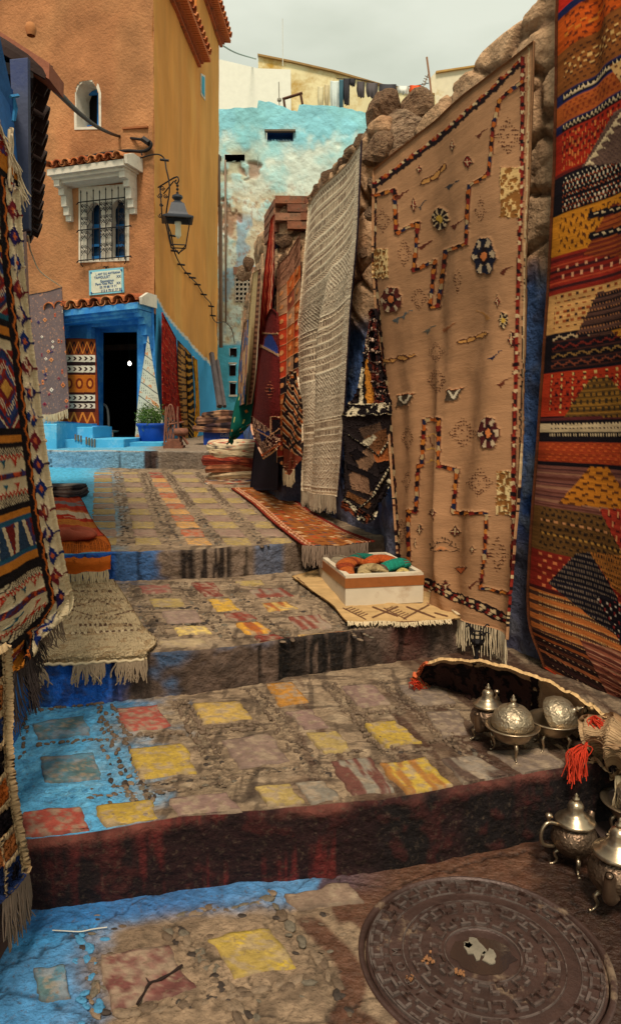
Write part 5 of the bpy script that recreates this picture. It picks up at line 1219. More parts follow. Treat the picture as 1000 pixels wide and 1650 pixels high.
band(-400, 28, (190, 40, 26)); band(22, 34, KN); band(34, 92, (198, 84, 24)); dashes(36, 92, (110, 44, 22), 6, .05, .02, .6, zig=.8, zp=.12); dashes(60, 76, (206, 120, 40), 2, .07, .03, .5)
band(92, 160, (136, 78, 34)); dashes(100, 156, (74, 40, 26), 8, .035, .017, .5); dashes(112, 140, (206, 160, 96), 4, .05, .02, .35)
ribbon(158, 176); band(176, 208, (172, 84, 34)); dashes(178, 206, (130, 52, 26), 4, .03, .01, .5); ribbon(207, 223)
band(223, 286, (164, 40, 22)); dashes(228, 284, (206, 120, 60), 3, .016, .0, .55, zig=.9, zp=.09); dashes(226, 270, (84, 26, 22), 5, .03, .015, .5)
band(285, 353, KB); dashes(288, 352, (206, 190, 160), 9, .022, .011, .35, u0=.06); dashes(300, 350, (150, 70, 40), 14, .018, .007, .4, u0=.06); band(285, 292, (90, 26, 22))
band(353, 416, (196, 124, 32)); dashes(358, 412, (92, 50, 22), 4, .03, .01, .62, u0=.05, zig=.9, zp=.085)
band(416, 478, (140, 38, 26)); 
for k, yy in enumerate(range(422, 476, 9)): band(yy, yy + 4, ((92, 26, 24), (186, 74, 44), (60, 24, 26))[k % 3])
dashes(436, 462, (214, 150, 110), 2, .05, .02, .3)
band(478, 540, (206, 152, 90)); dashes(482, 538, (150, 74, 36), 7, .04, .02, .5); dashes(482, 538, (60, 34, 30), 7, .08, .04, .2)
band(540, 602, KB); 
for k, yy in enumerate((546, 560, 574, 588)):
    a = vl(yy); z = (np.abs(((U / .06) % 1) - .5) * 2) * .016; m = np.abs(V - a - z) < .0055; cv.fill(m & (U > .05), ((190, 160, 120), (120, 40, 30), (150, 110, 60), (120, 60, 40))[k], .003); cv.fill((np.abs(V - a - .028) < .004) & (U > .05), (70, 36, 30))
band(602, 672, (172, 52, 26)); dashes(606, 668, KB, 6, .055, .027, .3); dashes(606, 668, (206, 170, 100), 6, .055, .0, .25, zig=.4, zp=.11); dashes(612, 664, (120, 30, 22), 10, .03, .01, .5)
band(672, 712, KB); band(682, 696, KW); dashes(682, 696, KB, 1.9, .018, 0, .5, u0=.06); dashes(698, 708, KW, 1, .013, 0, .5, u0=.06); band(674, 679, (90, 40, 40))
band(712, 744, (166, 62, 30)); dashes(714, 742, (200, 90, 40), 6, .04, .013, .4); band(742, 748, KB)
band(748, 812, (126, 76, 64)); 
for k, yy in enumerate(range(752, 810, 7)): band(yy, yy + 3, ((74, 40, 40), (160, 110, 84), (96, 50, 40))[k % 3])
band(812, 880, (104, 70, 34)); dashes(814, 878, (44, 32, 24), 7, .03, .012, .6, zig=.3, zp=.06); dashes(832, 838, (206, 140, 90), 1, .04, 0, .5); dashes(852, 858, (180, 130, 60), 1, .03, 0, .5)
band(880, 944, (130, 36, 26)); dashes(884, 942, (212, 120, 70), 6, .05, .025, .4); band(938, 944, (70, 26, 24))
band(944, 1012, (190, 106, 52)); 
for k, yy in enumerate(range(948, 1010, 15)): band(yy, yy + 6, (84, 52, 40)); dashes(yy - 2, yy + 8, (210, 160, 100), 1.9, .012, .0, .5)
band(1012, 1300, (44, 26, 24)); 
for k, yy in enumerate(range(1018, 1190, 13)): band(yy, yy + 5, ((150, 76, 36), (92, 50, 34), (176, 100, 60), (60, 34, 30))[k % 4]); dashes(yy + 6, yy + 10, (200, 160, 120), 1, .03, .01, .35)
def tri(pts, c, pat=None):
    m = cv.pmask(pts); cv.fill(m, c)
    for (c2, pr, pc, du, zg) in (pat or ()):
        k = np.floor(V / pr + zg * np.abs(((U / .07) % 1) - .5)); r = (V / pr + zg * np.abs(((U / .07) % 1) - .5)) % 1; cv.fill(m & (r < .5) & (((U + k * pc * .5) / pc) % 1 < du), c2, .002)
tri([(985, 180), (1080, 120), (1080, 200), (1080, 255), (935, 268)], (104, 78, 66), [((80, 58, 52), .01, .02, .4, 0)])
for k in range(7): x0 = 938 + k * 8.2; y0 = 268 - k * 12.5; cv.poly([(x0, y0), (x0 + 17, y0 - 5), (x0 + 9, y0 - 13)], KW, .003)
tri([(978, 105), (1080, 60), (1080, 140), (1010, 150)], (206, 160, 100), [((90, 44, 30), .016, .05, .3, .3)])
tri([(980, 330), (1080, 305), (1080, 415), (936, 412)], (150, 72, 30), [((110, 40, 26), .02, 9, 1, 0)])
for y0, y1 in ((338, 328), (372, 362)):
    cv.line([(950, y0 + 8), (1080, y1 - 12)], 12, KB); cv.chain([(955, y0 + 6), (1080, y1 - 13)], 3.4, (KW, KB), 6, .003)
tri([(960, 470), (1080, 452), (1080, 540), (925, 540)], (34, 24, 26), [((150, 96, 60), .018, .016, .5, 0), ((88, 58, 48), .03, 9, 1, 0)])
tri([(980, 532), (1080, 520), (1080, 610)], (200, 130, 40), [((96, 50, 26), .02, .05, .4, .4)])
tri([(950, 608), (978, 608), (1030, 672), (905, 672)], (150, 104, 40), [((96, 66, 30), .02, 9, 1, 0), ((60, 46, 30), .033, .03, .4, 0)])
tri([(948, 752), (976, 752), (1012, 812), (1020, 822), (896, 812)], (196, 118, 34), [((96, 52, 24), .026, .06, .6, .6)])
tri([(960, 820), (1080, 820), (1080, 920), (1005, 905)], (164, 50, 34), [((90, 26, 24), .03, .05, .4, .3), ((210, 140, 90), .05, .05, .2, 0)])
tri([(925, 892), (946, 890), (990, 962), (1010, 1040), (955, 1000), (880, 940)], (26, 22, 30), [((120, 100, 84), .024, .012, .5, 0)])
tri([(946, 890), (1080, 905), (1080, 1000), (1005, 965), (985, 950)], (170, 104, 44), [((60, 40, 30), .022, .014, .5, 0)])
tri([(955, 960), (1000, 975), (1080, 1010), (1080, 1080), (1000, 1046)], KB, [((200, 180, 160), .02, .045, .25, .3), ((130, 40, 36), .03, .05, .2, 0)])
tri([(930, 1030), (985, 1046), (1080, 1080), (1080, 1150), (975, 1120)], (150, 84, 62), [((186, 130, 100), .018, 9, 1, 0), ((100, 50, 40), .03, 9, 1, 0)])
cv.fill(U < .008, (84, 44, 24)); cv.C *= .74; cv.noise(.16, .4, 14); g = fbm(cv.U * 12, cv.V * 90, 45, 3); cv.C *= (1 + .3 * (g - .5))[..., None]
cv.H += .003 * vnoise(U * 60, V * 190, 7)
kil = cloth('hanging_kilim', P, cv, mc_flat, 'red and orange banded kilim with zigzags and triangles, hanging at the right edge', 'rug', thick=.012, amp=.5)

# ---------- grey and cream woven rug on the middle wall
nr, nc = 420, 130
L_ = [(497, 330), (489, 480), (484, 570), (492, 680), (490, 790)]
R_ = [(585, 226), (583, 380), (572, 510), (562, 660), (552, 800)]
ctrl = [[OB(*a, .10), OB(*a, .10) * .66 + OB(*b, .1) * .34, OB(*a, .10) * .33 + OB(*b, .1) * .67, OB(*b, .10)] for a, b in zip(L_, R_)]
P = surf(ctrl, nr, nc); u, v = UVn(nr, nc)
f = .06 * np.exp(-((u - .62 + .28 * v) / .1) ** 2) * sstep(.1, .5, v) - .06 * np.exp(-((u - .40 + .12 * v) / .09) ** 2) * sstep(.25, .6, v) + .02 * np.sin(u * 14) * v + .04 * v + .02 * np.sin(u * 7 + v * 4)
P = folds(P, f); cv = Cv(P, (220, 196, 164)); U, V = cv.U, cv.V; w = cv.w
GC, GD = (238, 222, 192), (120, 94, 78)
per = .105; k = np.floor(V / per); t = V / per - k; mid = (U > .1) & (U < w - .16)
cv.fill((t < .16), GC, .003); cv.fill((t > .5) & (t < .58), GC, .003)
typ = (k % 3)
zz = np.abs(((U / .045) % 1) - .5) * 2
cv.fill(mid & (t > .2) & (t < .48) & (typ == 0) & (np.abs(zz - (t - .2) / .28) < .25), GD); cv.fill(mid & (t > .2) & (t < .48) & (typ == 1) & (np.abs((t - .34) / .14) + np.abs(zz - .5) * 1.6 < .8), GD)
cv.fill(mid & (t > .62) & (t < .95) & (((U / .03) % 1) < .45) & (typ != 2), GD); cv.fill(mid & (t > .62) & (t < .95) & (typ == 2) & (((U / .014 + V / .014) % 1) < .4), GD)
cv.fill(mid & (t > .2) & (t < .48) & (typ == 2) & (((U / .016) % 1) < .5), (100, 80, 70))
side = (U > w - .155); dz = np.abs((((U - w + .15) / .05) % 1) - .5) + np.abs(((V / .05) % 1) - .5); cv.fill(side, (192, 168, 142)); cv.fill(side & (((dz * 5) % 1) < .45), GC, .003)
side = (U < .09); dz = np.abs(((U / .045) % 1) - .5) + np.abs(((V / .05) % 1) - .5); cv.fill(side & (((dz * 4) % 1) < .45), GC, .003)
for vc in (.80, 1.55, 2.06):
    a = np.abs(U - w * .46) / .26 + np.abs(V - vc) / .17; m = (np.abs(V - vc) < .17) & mid; cv.fill(m, (190, 168, 142)); cv.fill(m & (((a * 6) % 1) < .38), GC, .004); cv.fill(m & (np.abs((a * 6) % 2 - 1.6) < .12) & (((U / .012) % 1) < .5), GD); cv.fill((np.abs(np.abs(V - vc) - .17) < .006), GC, .004)
cv.fill(U > w - .008, (44, 34, 44), .004); cv.noise(.12, .15, 24); cv.H += .004 * vnoise(U * 90, V * 140, 8)
grey = cloth('hanging_rug', P, cv, M_cloth('nubbly_weave', bs=(90, 160, 1), bump=.9, dist=.006), 'tall narrow grey and cream rug with concentric diamonds, hanging on the middle wall', 'rug', thick=.012, amp=.6)
fringe('fringe', [P[-1, j] for j in range(0, nc, 12)], None, (0, 0, -1), .13, 70, mat('grey_cream_fringe', (176, 158, 132), var=.12, bump=0), grey, rad=.004, wav=.08, bunch=2, seed=5)

# ---------- shaggy black and white rug hung by its corner
def flat(pts_rows, Ys=None): return [[at_y(a, b, Y) for a, b, Y in r] for r in pts_rows]
nr, nc = 320, 80
ctrl = flat([[(600, 500, 4.5), (602, 499, 4.48), (604, 500, 4.46)], [(588, 560, 4.5), (600, 560, 4.45), (612, 560, 4.42)], [(578, 630, 4.5), (598, 632, 4.42), (622, 630, 4.38)], [(557, 668, 4.5), (596, 662, 4.36), (634, 655, 4.36)], [(557, 720, 4.48), (596, 722, 4.38), (637, 720, 4.38)], [(556, 790, 4.46), (594, 800, 4.38), (636, 770, 4.38)], [(551, 816, 4.44), (592, 842, 4.4), (622, 790, 4.4)]])
P = surf(ctrl, nr, nc); u, v = UVn(nr, nc); f = .02 * np.sin(u * 9 + v * 3) + .03 * (fbm(u * 3, v * 6, 6) - .5) + .012 * np.exp(-((v - .52) / .025) ** 2); P = folds(P, f)
cv = Cv(P, (30, 22, 24)); U, V, X, Y = cv.U, cv.V, cv.X, cv.Y
K0, K1, K2, K3 = (22, 16, 18), (196, 180, 150), (176, 112, 40), (96, 40, 30)
g = fbm(U * 34, V * 34, 3, 3)
cv.fill((g > .56), K3, .01)
g2_ = fbm(U * 70, V * 70, 13, 2)
for yy in range(515, 660, 17): cv.fill((np.abs(Y - yy - 3 * np.sin(X / 3.) - 5 * (g - .5)) < 1.6) & (g2_ > .45), (176, 146, 126), .012)
cv.fill((np.abs(X - 590 - (Y - 520) * .03) < 1.5) & (g2_ > .45), (196, 170, 140), .012)
cv.poly([(572, 668), (577, 585), (586, 572), (604, 668)], K0); cv.poly([(574, 664), (579, 590), (583, 590), (584, 664)], K1, .004); cv.poly([(590, 664), (586, 580), (592, 576), (602, 664)], K2, .004)
cv.fill((Y > 648) & (Y < 672), K0, .01); cv.fill((Y > 648) & (Y < 672) & (g > .56), K1, .014); cv.fill(((np.abs(Y - 650) < 1.4) | (np.abs(Y - 668 - 2 * np.sin(X / 4)) < 1.5)) & (g2_ > .42), K1, .014)
cv.fill((Y > 672), (34, 26, 26), 0)
for (q, c) in (([(575, 690), (612, 680), (625, 705), (590, 725)], (88, 66, 52)), ([(585, 705), (625, 690), (630, 735), (610, 745)], (108, 70, 44)), ([(563, 735), (590, 722), (612, 738), (585, 760)], (120, 90, 68)), ([(598, 730), (628, 722), (634, 752), (616, 762)], (150, 84, 44)), ([(560, 765), (585, 752), (606, 775), (596, 800), (566, 790)], (124, 92, 70)), ([(560, 790), (600, 812), (590, 822), (556, 800)], (110, 70, 40)), ([(580, 712), (600, 700), (606, 706), (588, 720)], K1)): cv.poly(q, c, .004)
for (q, c) in (([(560, 728), (575, 720), (590, 735), (570, 745)], K0), ([(590, 765), (600, 760), (606, 790), (592, 795)], K0), ([(556, 742), (612, 768), (612, 782), (556, 756)], K0), ([(604, 745), (634, 738), (636, 750), (612, 765)], K0)): cv.poly(q, c, .012)
for p in ([(560, 700), (610, 735), (636, 700)], [(556, 806), (600, 838)], [(600, 838), (636, 760)], [(575, 820), (600, 800), (634, 745)]):
    m, _ = cv.seg(p[0], p[1], 7); cv.fill(m, K0, .012); cv.chain(p, 2, (K1, K0), 3, .018)
    if len(p) > 2: cv.chain(p[1:], 2, (K1, K0), 3, .018)
m = cv.pmask([(548, 800), (600, 834), (640, 750), (640, 800), (600, 860), (545, 825)]); cv.fill(m, K0, .01); cv.fill(m & (g > .54), K1, .018); cv.fill(m & (g < .4), (120, 60, 36), .014)
cv.poly([(551, 826), (592, 848), (594, 862), (550, 836)], (170, 120, 66), .004)
cv.noise(.2, .1, 34, pile=.008)
sh = cloth('hanging_rug', P, cv, mc_pile, 'shaggy black and white rug pinched at its top corner, beside the beige rug', 'rug', thick=.02, amp=.5)

# ---------- patchwork, folded striped and red rugs farther along
def fy(rows): return [[at_y(*q) for q in r] for r in rows]
nr, nc = 380, 80
P = surf(fy([[(447, 432, 6.05), (466, 405, 6.03), (484, 376, 6.05)], [(447, 520, 6.03), (466, 520, 6.0), (485, 520, 6.03)], [(447, 640, 6.02), (464, 640, 5.98), (482, 640, 6.02)], [(446, 745, 6.0), (462, 752, 5.96), (478, 745, 6.0)]]), nr, nc)
u, v = UVn(nr, nc); P = folds(P, .015 * np.sin(u * 11 + v * 3)); cv = Cv(P, (124, 82, 62)); U, V, X, Y = cv.U, cv.V, cv.X, cv.Y
cx = np.floor(U / .085); cy = np.floor((V + U * .5) / .13); hsh = _hash(cx, cy, 3); fx = (U / .085) % 1; fy_ = ((V + U * .5) / .13) % 1
for i, c in enumerate(((134, 42, 30), (36, 26, 30), (168, 84, 40), (150, 112, 84), (120, 62, 44), (176, 60, 34))): cv.fill((hsh > i / 6.) & (hsh <= (i + 1) / 6.), c)
cv.fill(((fx - .5) ** 2 + (fy_ - .5) ** 2 * 2 < .06), (196, 130, 80), .004); cv.fill((fx < .1) | (fy_ < .08), (196, 150, 110), .004); cv.fill((Y < 470 - (X - 447) * 1.2), (140, 100, 78)); cv.fill((((V * 30 + U * 30) % 1) < .3) & (Y < 460 - (X - 447) * 1.0), (104, 66, 50)); cv.noise(.3, .3, 5); cv.line([(485, 376), (484, 740)], 2, (60, 34, 30), .01)
cloth('hanging_rug', P, cv, mc_flat, 'patchwork rug of small red, black and tan squares under the brick capped wall end', 'rug')
P = surf(fy([[(466, 600, 5.92), (470, 598, 5.9), (474, 600, 5.9)], [(458, 655, 5.92), (470, 655, 5.86), (488, 655, 5.9)], [(455, 705, 5.92), (470, 705, 5.86), (492, 690, 5.9)], [(454, 755, 5.92), (468, 765, 5.86), (485, 740, 5.9)]]), 200, 70)
u, v = UVn(200, 70); P = folds(P, .02 * np.sin(u * 8 + v * 5)); cv = Cv(P, (60, 38, 32)); U, V, X, Y = cv.U, cv.V, cv.X, cv.Y
q = (X * .8 + Y * 1.1) / 13 % 1; q = ((Y - X * 1.2) / 17) % 1
for a, b, c in ((0, .25, (30, 22, 24)), (.25, .42, (176, 140, 104)), (.42, .6, (178, 92, 36)), (.6, .75, (120, 52, 36)), (.75, .85, (200, 168, 130))): cv.fill((q >= a) & (q < b), c)
cv.fill(fbm(U * 30, V * 30, 3) > .62, (36, 26, 26)); cv.poly([(452, 720), (492, 740), (492, 755), (470, 775), (450, 745)], (110, 50, 34)); cv.dotdia(470, 750, 16, 14, (206, 160, 120), n=3); cv.noise(.2, .2, 6)
o = cloth('hanging_rug', P, cv, mc_pile, 'small striped brown and orange rug with cream fringed tip, below the patchwork rug', 'rug', thick=.015)
fringe('fringe', [P[-1, j] for j in (0, 20, 35, 50)], None, (0, 0, -1), .1, 26, m_fr_cream, o, rad=.005, wav=.1, bunch=2, seed=8)
P = surf([[OC(436, 352, .1), OC(441, 345, .1)], [OC(424, 450, .1), OC(440, 450, .12)], [OC(416, 560, .1), OC(432, 560, .12)], [OC(412, 640, .1), OC(426, 640, .12)]], 300, 50)
cv = Cv(P, (176, 40, 24)); U, V = cv.U, cv.V; w = cv.w
z = np.abs(((V / .11) % 1) - .5) * 2
for a, c, t in ((.25, (206, 110, 70), .02), (.45, (120, 26, 22), .03), (.62, (214, 130, 90), .02), (.82, (226, 170, 130), .025)): cv.fill(np.abs(U / w - a - .10 * (z - .5)) < t * 1.6, c, .003)
cv.fill(U / w > .93, (84, 30, 26)); cv.noise(.15, .15, 7); cloth('hanging_rug', P, cv, mc_flat, 'narrow bright red rug with running zigzag lines, seen almost edge on beside the maroon rug', 'rug')
P = surf([[OC(428, 512, .16), OC(436, 498, .16), OC(446, 505, .14)], [OC(418, 570, .18), OC(432, 560, .2), OC(448, 565, .16)], [OC(410, 640, .2), OC(428, 640, .24), OC(449, 640, .18)], [OC(405, 690, .2), OC(426, 695, .24), OC(449, 690, .18)], [OC(424, 738, .2), OC(434, 733, .22), OC(450, 718, .18)]], 260, 90)
cv = Cv(P, (92, 26, 24)); U, V, X, Y = cv.U, cv.V, cv.X, cv.Y
cv.poly([(424, 545), (433, 535), (446, 560), (446, 575), (422, 560)], (34, 50, 110)); cv.fill((np.abs(Y - 563 - (X - 430) * .5) < 3) | (np.abs(Y - 537) < 2), (170, 130, 96), .004)
cv.dotdia(433, 628, 9, 16, (196, 120, 84), n=3, h=.005, hollow=.3); cv.dia(433, 628, 3, 5, (26, 18, 22), .004)
m = cv.pmask([(402, 668), (450, 705), (452, 745), (420, 745), (400, 700)]) ; cv.fill(m, (70, 26, 26)); cv.fill(m & (_hash(np.floor(U / .02), np.floor(V / .02), 2) > .5), (206, 160, 130), .004)
cv.poly([(412, 690), (424, 696), (438, 694), (420, 712)], (36, 46, 96)); cv.poly([(436, 676), (450, 676), (450, 700), (436, 700)], (26, 18, 22)); cv.line([(434, 702), (434, 672), (450, 672)], 3, (196, 150, 110), .004); cv.line([(404, 690), (430, 704), (450, 690)], 3, (206, 150, 110), .004)
cv.line([(424, 740), (452, 720)], 4, (206, 180, 140), .006); cv.line([(422, 733), (452, 713)], 4, (176, 90, 50), .004); cv.noise(.25, .1, 9, pile=.004)
cloth('hanging_rug', P, cv, mc_pile, 'maroon rug with pale medallion and blue corners, hanging over the heap of folded rugs', 'rug', thick=.015)
# near black sheet added for the shade in the gap behind them
P = surf([[OC(440, 350, .03), OC(447, 345, .0)], [OC(432, 560, .04), OC(449, 560, .0)], [OC(412, 700, .06), OC(449, 700, .02)], [OC(402, 790, .12), OC(447, 790, .03)]], 60, 20)
cv = Cv(P, (28, 20, 30)); cv.noise(.2, .1, 3); cloth('hanging_rug', P, cv, mc_flat, 'plain near black sheet standing in for shade in the gap behind the maroon rug', 'rug')
# cream and brown pair, farthest
FP = np.array([-.62, 7.6, 0]); FN = unit((-1.6, -.27, 0))
def OD(x, y, out=.06): return on_plane(x, y, FP + FN * out, FN)
P = surf([[OD(407, 440, .05), OD(421, 432, .05)], [OD(400, 520, .06), OD(417, 520, .06)], [OD(394, 600, .08), OD(412, 600, .08)], [OD(390, 655, .1), OD(405, 650, .1)]], 200, 60)
cv = Cv(P, (196, 168, 120)); U, V, X, Y = cv.U, cv.V, cv.X, cv.Y; w = cv.w
cv.fill(U / w > .55, (96, 54, 38)); cv.fill((U / w > .6) & (U / w < .85) & (((V / .05) % 1) < .5), (160, 110, 80)); cv.fill(U / w > .9, (206, 190, 160), .004); cv.noise(.15, .1, 3)
cloth('hanging_rug', P, cv, mc_flat, 'cream rug with brown dotted border, farthest on the stone wall near the barred window', 'rug')
P = surf([[OD(394, 520, .12), OD(399, 515, .12)], [OD(388, 560, .14), OD(398, 560, .14)], [OD(384, 610, .16), OD(396, 610, .16)], [OD(383, 655, .16), OD(394, 650, .16)]], 130, 40)
cv = Cv(P, (150, 104, 76)); U, V = cv.U, cv.V; g = fbm(U * 9, V * 9, 4); cv.fill(g > .55, (56, 80, 120), .003); cv.fill(g < .38, (190, 150, 110), .003); cv.fill(U < .02, (110, 60, 40)); cv.noise(.2, .1, 3)
cloth('hanging_rug', P, cv, mc_flat, 'tan runner with blue flowers hanging in front of the farthest cream rug', 'rug')
# green embroidered cloth
P = surf(fy([[(410, 574, 7.2), (412, 573, 7.15), (414, 575, 7.1)], [(393, 613, 7.2), (403, 616, 7.12), (414, 622, 7.05)], [(379, 650, 7.2), (394, 656, 7.12), (411, 662, 7.05)], [(371, 690, 7.2), (384, 694, 7.15), (402, 682, 7.1)], [(367, 715, 7.35), (369, 714, 7.33), (371, 712, 7.3)]]), 220, 70)
u, v = UVn(220, 70); P = folds(P, .025 * np.sin(u * 7)); cv = Cv(P, (14, 84, 74)); U, V = cv.U, cv.V; hs = _hash(np.floor(U / .09), np.floor(V / .1), 8); fx = ((U / .09) % 1) - .5; fy2 = ((V / .1) % 1) - .5
cv.fill((hs > .45) & (np.abs(fx) + np.abs(fy2) < .2), (206, 130, 60), .003); cv.fill((hs < .25) & (np.abs(fx) < .08) & (np.abs(fy2) < .25), (190, 190, 110), .003); cv.fill((hs > .8) & (np.abs(fx) + np.abs(fy2) < .1), (20, 24, 40)); cv.noise(.15, .05, 2)
cloth('hanging_cloth', P, cv, mc_flat, 'green embroidered cloth hanging to a point over the blue crate of rugs', 'cloth')

# ---------- left edge: big striped pile rug and a second one nearer
XL = -1.02
def OL(x, y, dx=0.0): return on_plane(x, y, (XL + dx, 0, 0), (1, 0, 0))
E_ = [(-14, 120), (2, 205), (27, 268), (33, 345), (38, 430), (52, 560), (66, 690), (82, 820), (100, 920), (111, 968), (92, 1004), (72, 1016)]
ctrl = []
for i, (a, b) in enumerate(E_):
    pr = OL(a, b, .02 + .05 * (i / 11.)); z = pr[2]; pl = np.array([XL + .02, 1.55, z - (0 if i < 9 else (i - 8) * .05)]); mid = (pl + pr) / 2 + np.array([.02, 0, 0]); ctrl.append([pl, pl * .6 + pr * .4, pl * .25 + pr * .75, pr])
# keep the right hand part dense
nr, nc = 560, 150
P = surf(ctrl, nr, nc); u, v = UVn(nr, nc)
f = .02 * np.sin(u * 13 + v * 2) * v + .03 * (fbm(u * 4, v * 4, 5) - .5) + .03 * sstep(.8, 1, v) * sstep(.7, 1, u) + .012 * np.exp(-((u - .93) / .02) ** 2)
P = folds(P, f); cv = Cv(P, (196, 174, 136)); U, V, X, Y = cv.U, cv.V, cv.X, cv.Y
# distance from right edge of the rug (metres)
wloc = np.cumsum(np.concatenate([np.zeros((nr, 1)), np.linalg.norm(np.diff(P, axis=1), axis=2)], axis=1), axis=1); DR = wloc[:, -1:] - wloc; Wd = DR
Wd = np.maximum(np.interp(cv.Y, [b for a, b in E_], [a for a, b in E_]) - cv.X, 0) / 24. * .155
Zc = P[..., 2]; cv.V = V = (3.6 - Zc); cv.U = U = Wd
LK, LC, LO, LR, LN2, LT = (26, 20, 22), (206, 186, 150), (190, 116, 40), (140, 40, 30), (34, 48, 86), (30, 84, 100)
vy = lambda yy: 3.6 - OL(float(np.interp(yy, [b for a, b in E_], [a for a, b in E_])) - 14, yy)[2]
def bnd(y0, y1, c, h=None): cv.fill((V >= vy(y0)) & (V < vy(y1)), c, h)
def zigz(y0, c, amp=.012, per=.04, wd=.006, h=.006): cv.fill(np.abs(V - vy(y0) - amp * (np.abs(((U / per) % 1) - .5) * 2 - .5)) < wd, c, h)
seq = [(150, 262, LR), (262, 290, LO), (290, 300, LK)]
for a, b, c in seq: bnd(a, b, c, .006)
g = fbm(U * 26, V * 26, 5); cv.fill((V < vy(262)) & (g > .52), (206, 180, 150), .01); cv.fill((V < vy(262)) & (g < .42), (60, 60, 110), .01)
def creamblock(y0, y1, sd, mot):
    """white field with dotted rule, zigzag, small figures"""
    h = y1 - y0; bnd(y0, y1, LC); rr = vy(y0) + (vy(y1) - vy(y0)) * np.array([.07, .17, .42, .58, .82, .93])
    for r in (rr[0], rr[5]): m = np.abs(V - r) < .014; cv.fill(m & ((((U + V) / .016) % 1) < .5), (52, 40, 40), .003)
    for r in (rr[1], rr[4]): cv.fill(np.abs(V - r - .006 * np.sin(U * 160)) < .007, (176, 50, 30), .008)
    m = (V > rr[2]) & (V < rr[3]); cv.fill(m, (96, 34, 34), .008); cv.fill(m & (g > .55), (56, 50, 92), .009); cv.fill(m & (g < .42), (180, 70, 40), .009)
    for (q0, q1) in ((rr[1], rr[2]), (rr[3], rr[4])):
        vc = (q0 + q1) / 2; hh = (q1 - q0) * .3; k = np.floor(U / .12); uu = (U / .12 - k - .5) * .12
        for j, c in enumerate((LT, LK, (176, 54, 36))): cv.fill((np.abs(uu) < .022 * (1 - (V - vc) / hh) / 1.4) & (np.abs(V - vc) < hh) & (k % 3 == j), c, .01)
creamblock(300, 405, 1, 0); bnd(405, 415, LK); bnd(415, 425, LO)
def redblock(y0, y1):
    bnd(y0, y1, (130, 36, 28), .004); m = (V >= vy(y0)) & (V < vy(y1)); vc = (vy(y0) + vy(y1)) / 2; H2 = (vy(y1) - vy(y0)) / 2
    d = np.abs(((U - .30) / .24)) + np.abs((V - vc) / H2); cv.fill(m & (d < 1), LN2, .007); cv.fill(m & (d < .85), (150, 40, 28), .006); cv.fill(m & (d < .85) & (g > .56), (44, 60, 110), .007); cv.fill(m & (np.abs(d - .6) < .1) & (((U * 40 + V * 40) % 1) < .6), (206, 190, 160), .009); cv.fill(m & (d < .4), (110, 34, 40), .008); cv.fill(m & (d < .25), (196, 140, 60), .01)
    cv.fill(m & (d > 1.15) & (g > .5), (44, 50, 90), .007); cv.fill(m & (np.abs(d - 1.1) < .05), LC, .008)
redblock(425, 520); 
for a, b, c in ((520, 528, LT), (528, 540, LK), (540, 552, LO), (552, 560, LK)): bnd(a, b, c, .005)
bnd(560, 575, LC); redblock(572, 690)
for a, b, c in ((690, 700, LK), (700, 708, LO), (708, 716, LK)): bnd(a, b, c, .005)
creamblock(716, 795, 2, 1); 
for a, b, c in ((795, 806, LK), (806, 814, LO), (814, 822, (36, 84, 110)), (862, 868, (36, 84, 110)), (868, 880, LO), (880, 894, LK)): bnd(a, b, c, .005)
bnd(822, 862, (110, 30, 28), .006); m = (V >= vy(822)) & (V < vy(862)); vc = vy(862); tz = np.abs(((U / .22) % 1) - .5) * .44; cv.fill(m & (V > vc - .24 + tz * 1.2), LC, .008); cv.fill(m & (V > vc - .15 + tz * 1.2) , (40, 60, 84), .008); cv.fill(m & (V < vc - .24 + tz * 1.2) & (g > .55), (60, 50, 90), .007)
creamblock(894, 960, 3, 0)
for a, b, c in ((960, 974, LK), (974, 982, LO), (982, 992, (120, 50, 40)), (992, 1012, LC), (1012, 1018, LK), (1018, 1050, LO)): bnd(a, b, c, .006)
cv.fill((V > vy(992)) & (V < vy(1012)) & (g > .52), (50, 64, 120), .01); cv.fill((V > vy(992)) & (V < vy(1012)) & (g < .4), (130, 44, 40), .01)
# right border: cream with tufted diamonds, black and orange plait inside it
bd = U < .155; cv.fill(bd & (V > vy(300)), LC, .004)
dd = np.abs((U - .066) / .075) + np.abs(((V / .085) % 1) - .5) / .5; kk = np.floor(V / .085) % 3
for j, c in enumerate(((26, 42, 96), (104, 30, 38), (40, 30, 76))): cv.fill(bd & (V > vy(300)) & (dd < 1) & (kk == j), c, .012)
cv.fill(bd & (V > vy(300)) & (dd < .35), (186, 90, 50), .016); cv.fill(bd & (V > vy(300)) & (dd < 1) & (g > .6), (206, 180, 150), .015)
m = (U > .12) & (U < .175) & (V > vy(300)); cv.fill(m, LK, .012); cv.fill(m & (np.abs(U - .148 - .012 * np.sin(V * 110)) < .013), (186, 96, 36), .016); cv.fill((U > .175) & (U < .2) & (V > vy(300)), LK, .006)
cv.noise(.18, .08, 54, pile=.007)
lrug = cloth('hanging_rug', P, cv, mc_pile, 'large cream, red and black striped rug with diamond border, hanging at the left edge', 'rug', thick=.009, amp=.45)
ed = [P[-1, j] for j in range(48, nc, 14)] + [P[-1, nc - 1]]
fringe('fringe', ed, None, (0, 0, -1), .17, 95, m_fr_dark, lrug, rad=.0028, wav=.5, bunch=3, seed=9, clump=.15, out=(.15, .05, 0))
fringe('fringe', [P[i, -1] for i in range(nr - 52, nr, 10)], None, (.15, .3, -.9), .12, 22, m_fr_grey, lrug, rad=.0028, wav=.5, bunch=3, seed=19, clump=.15)
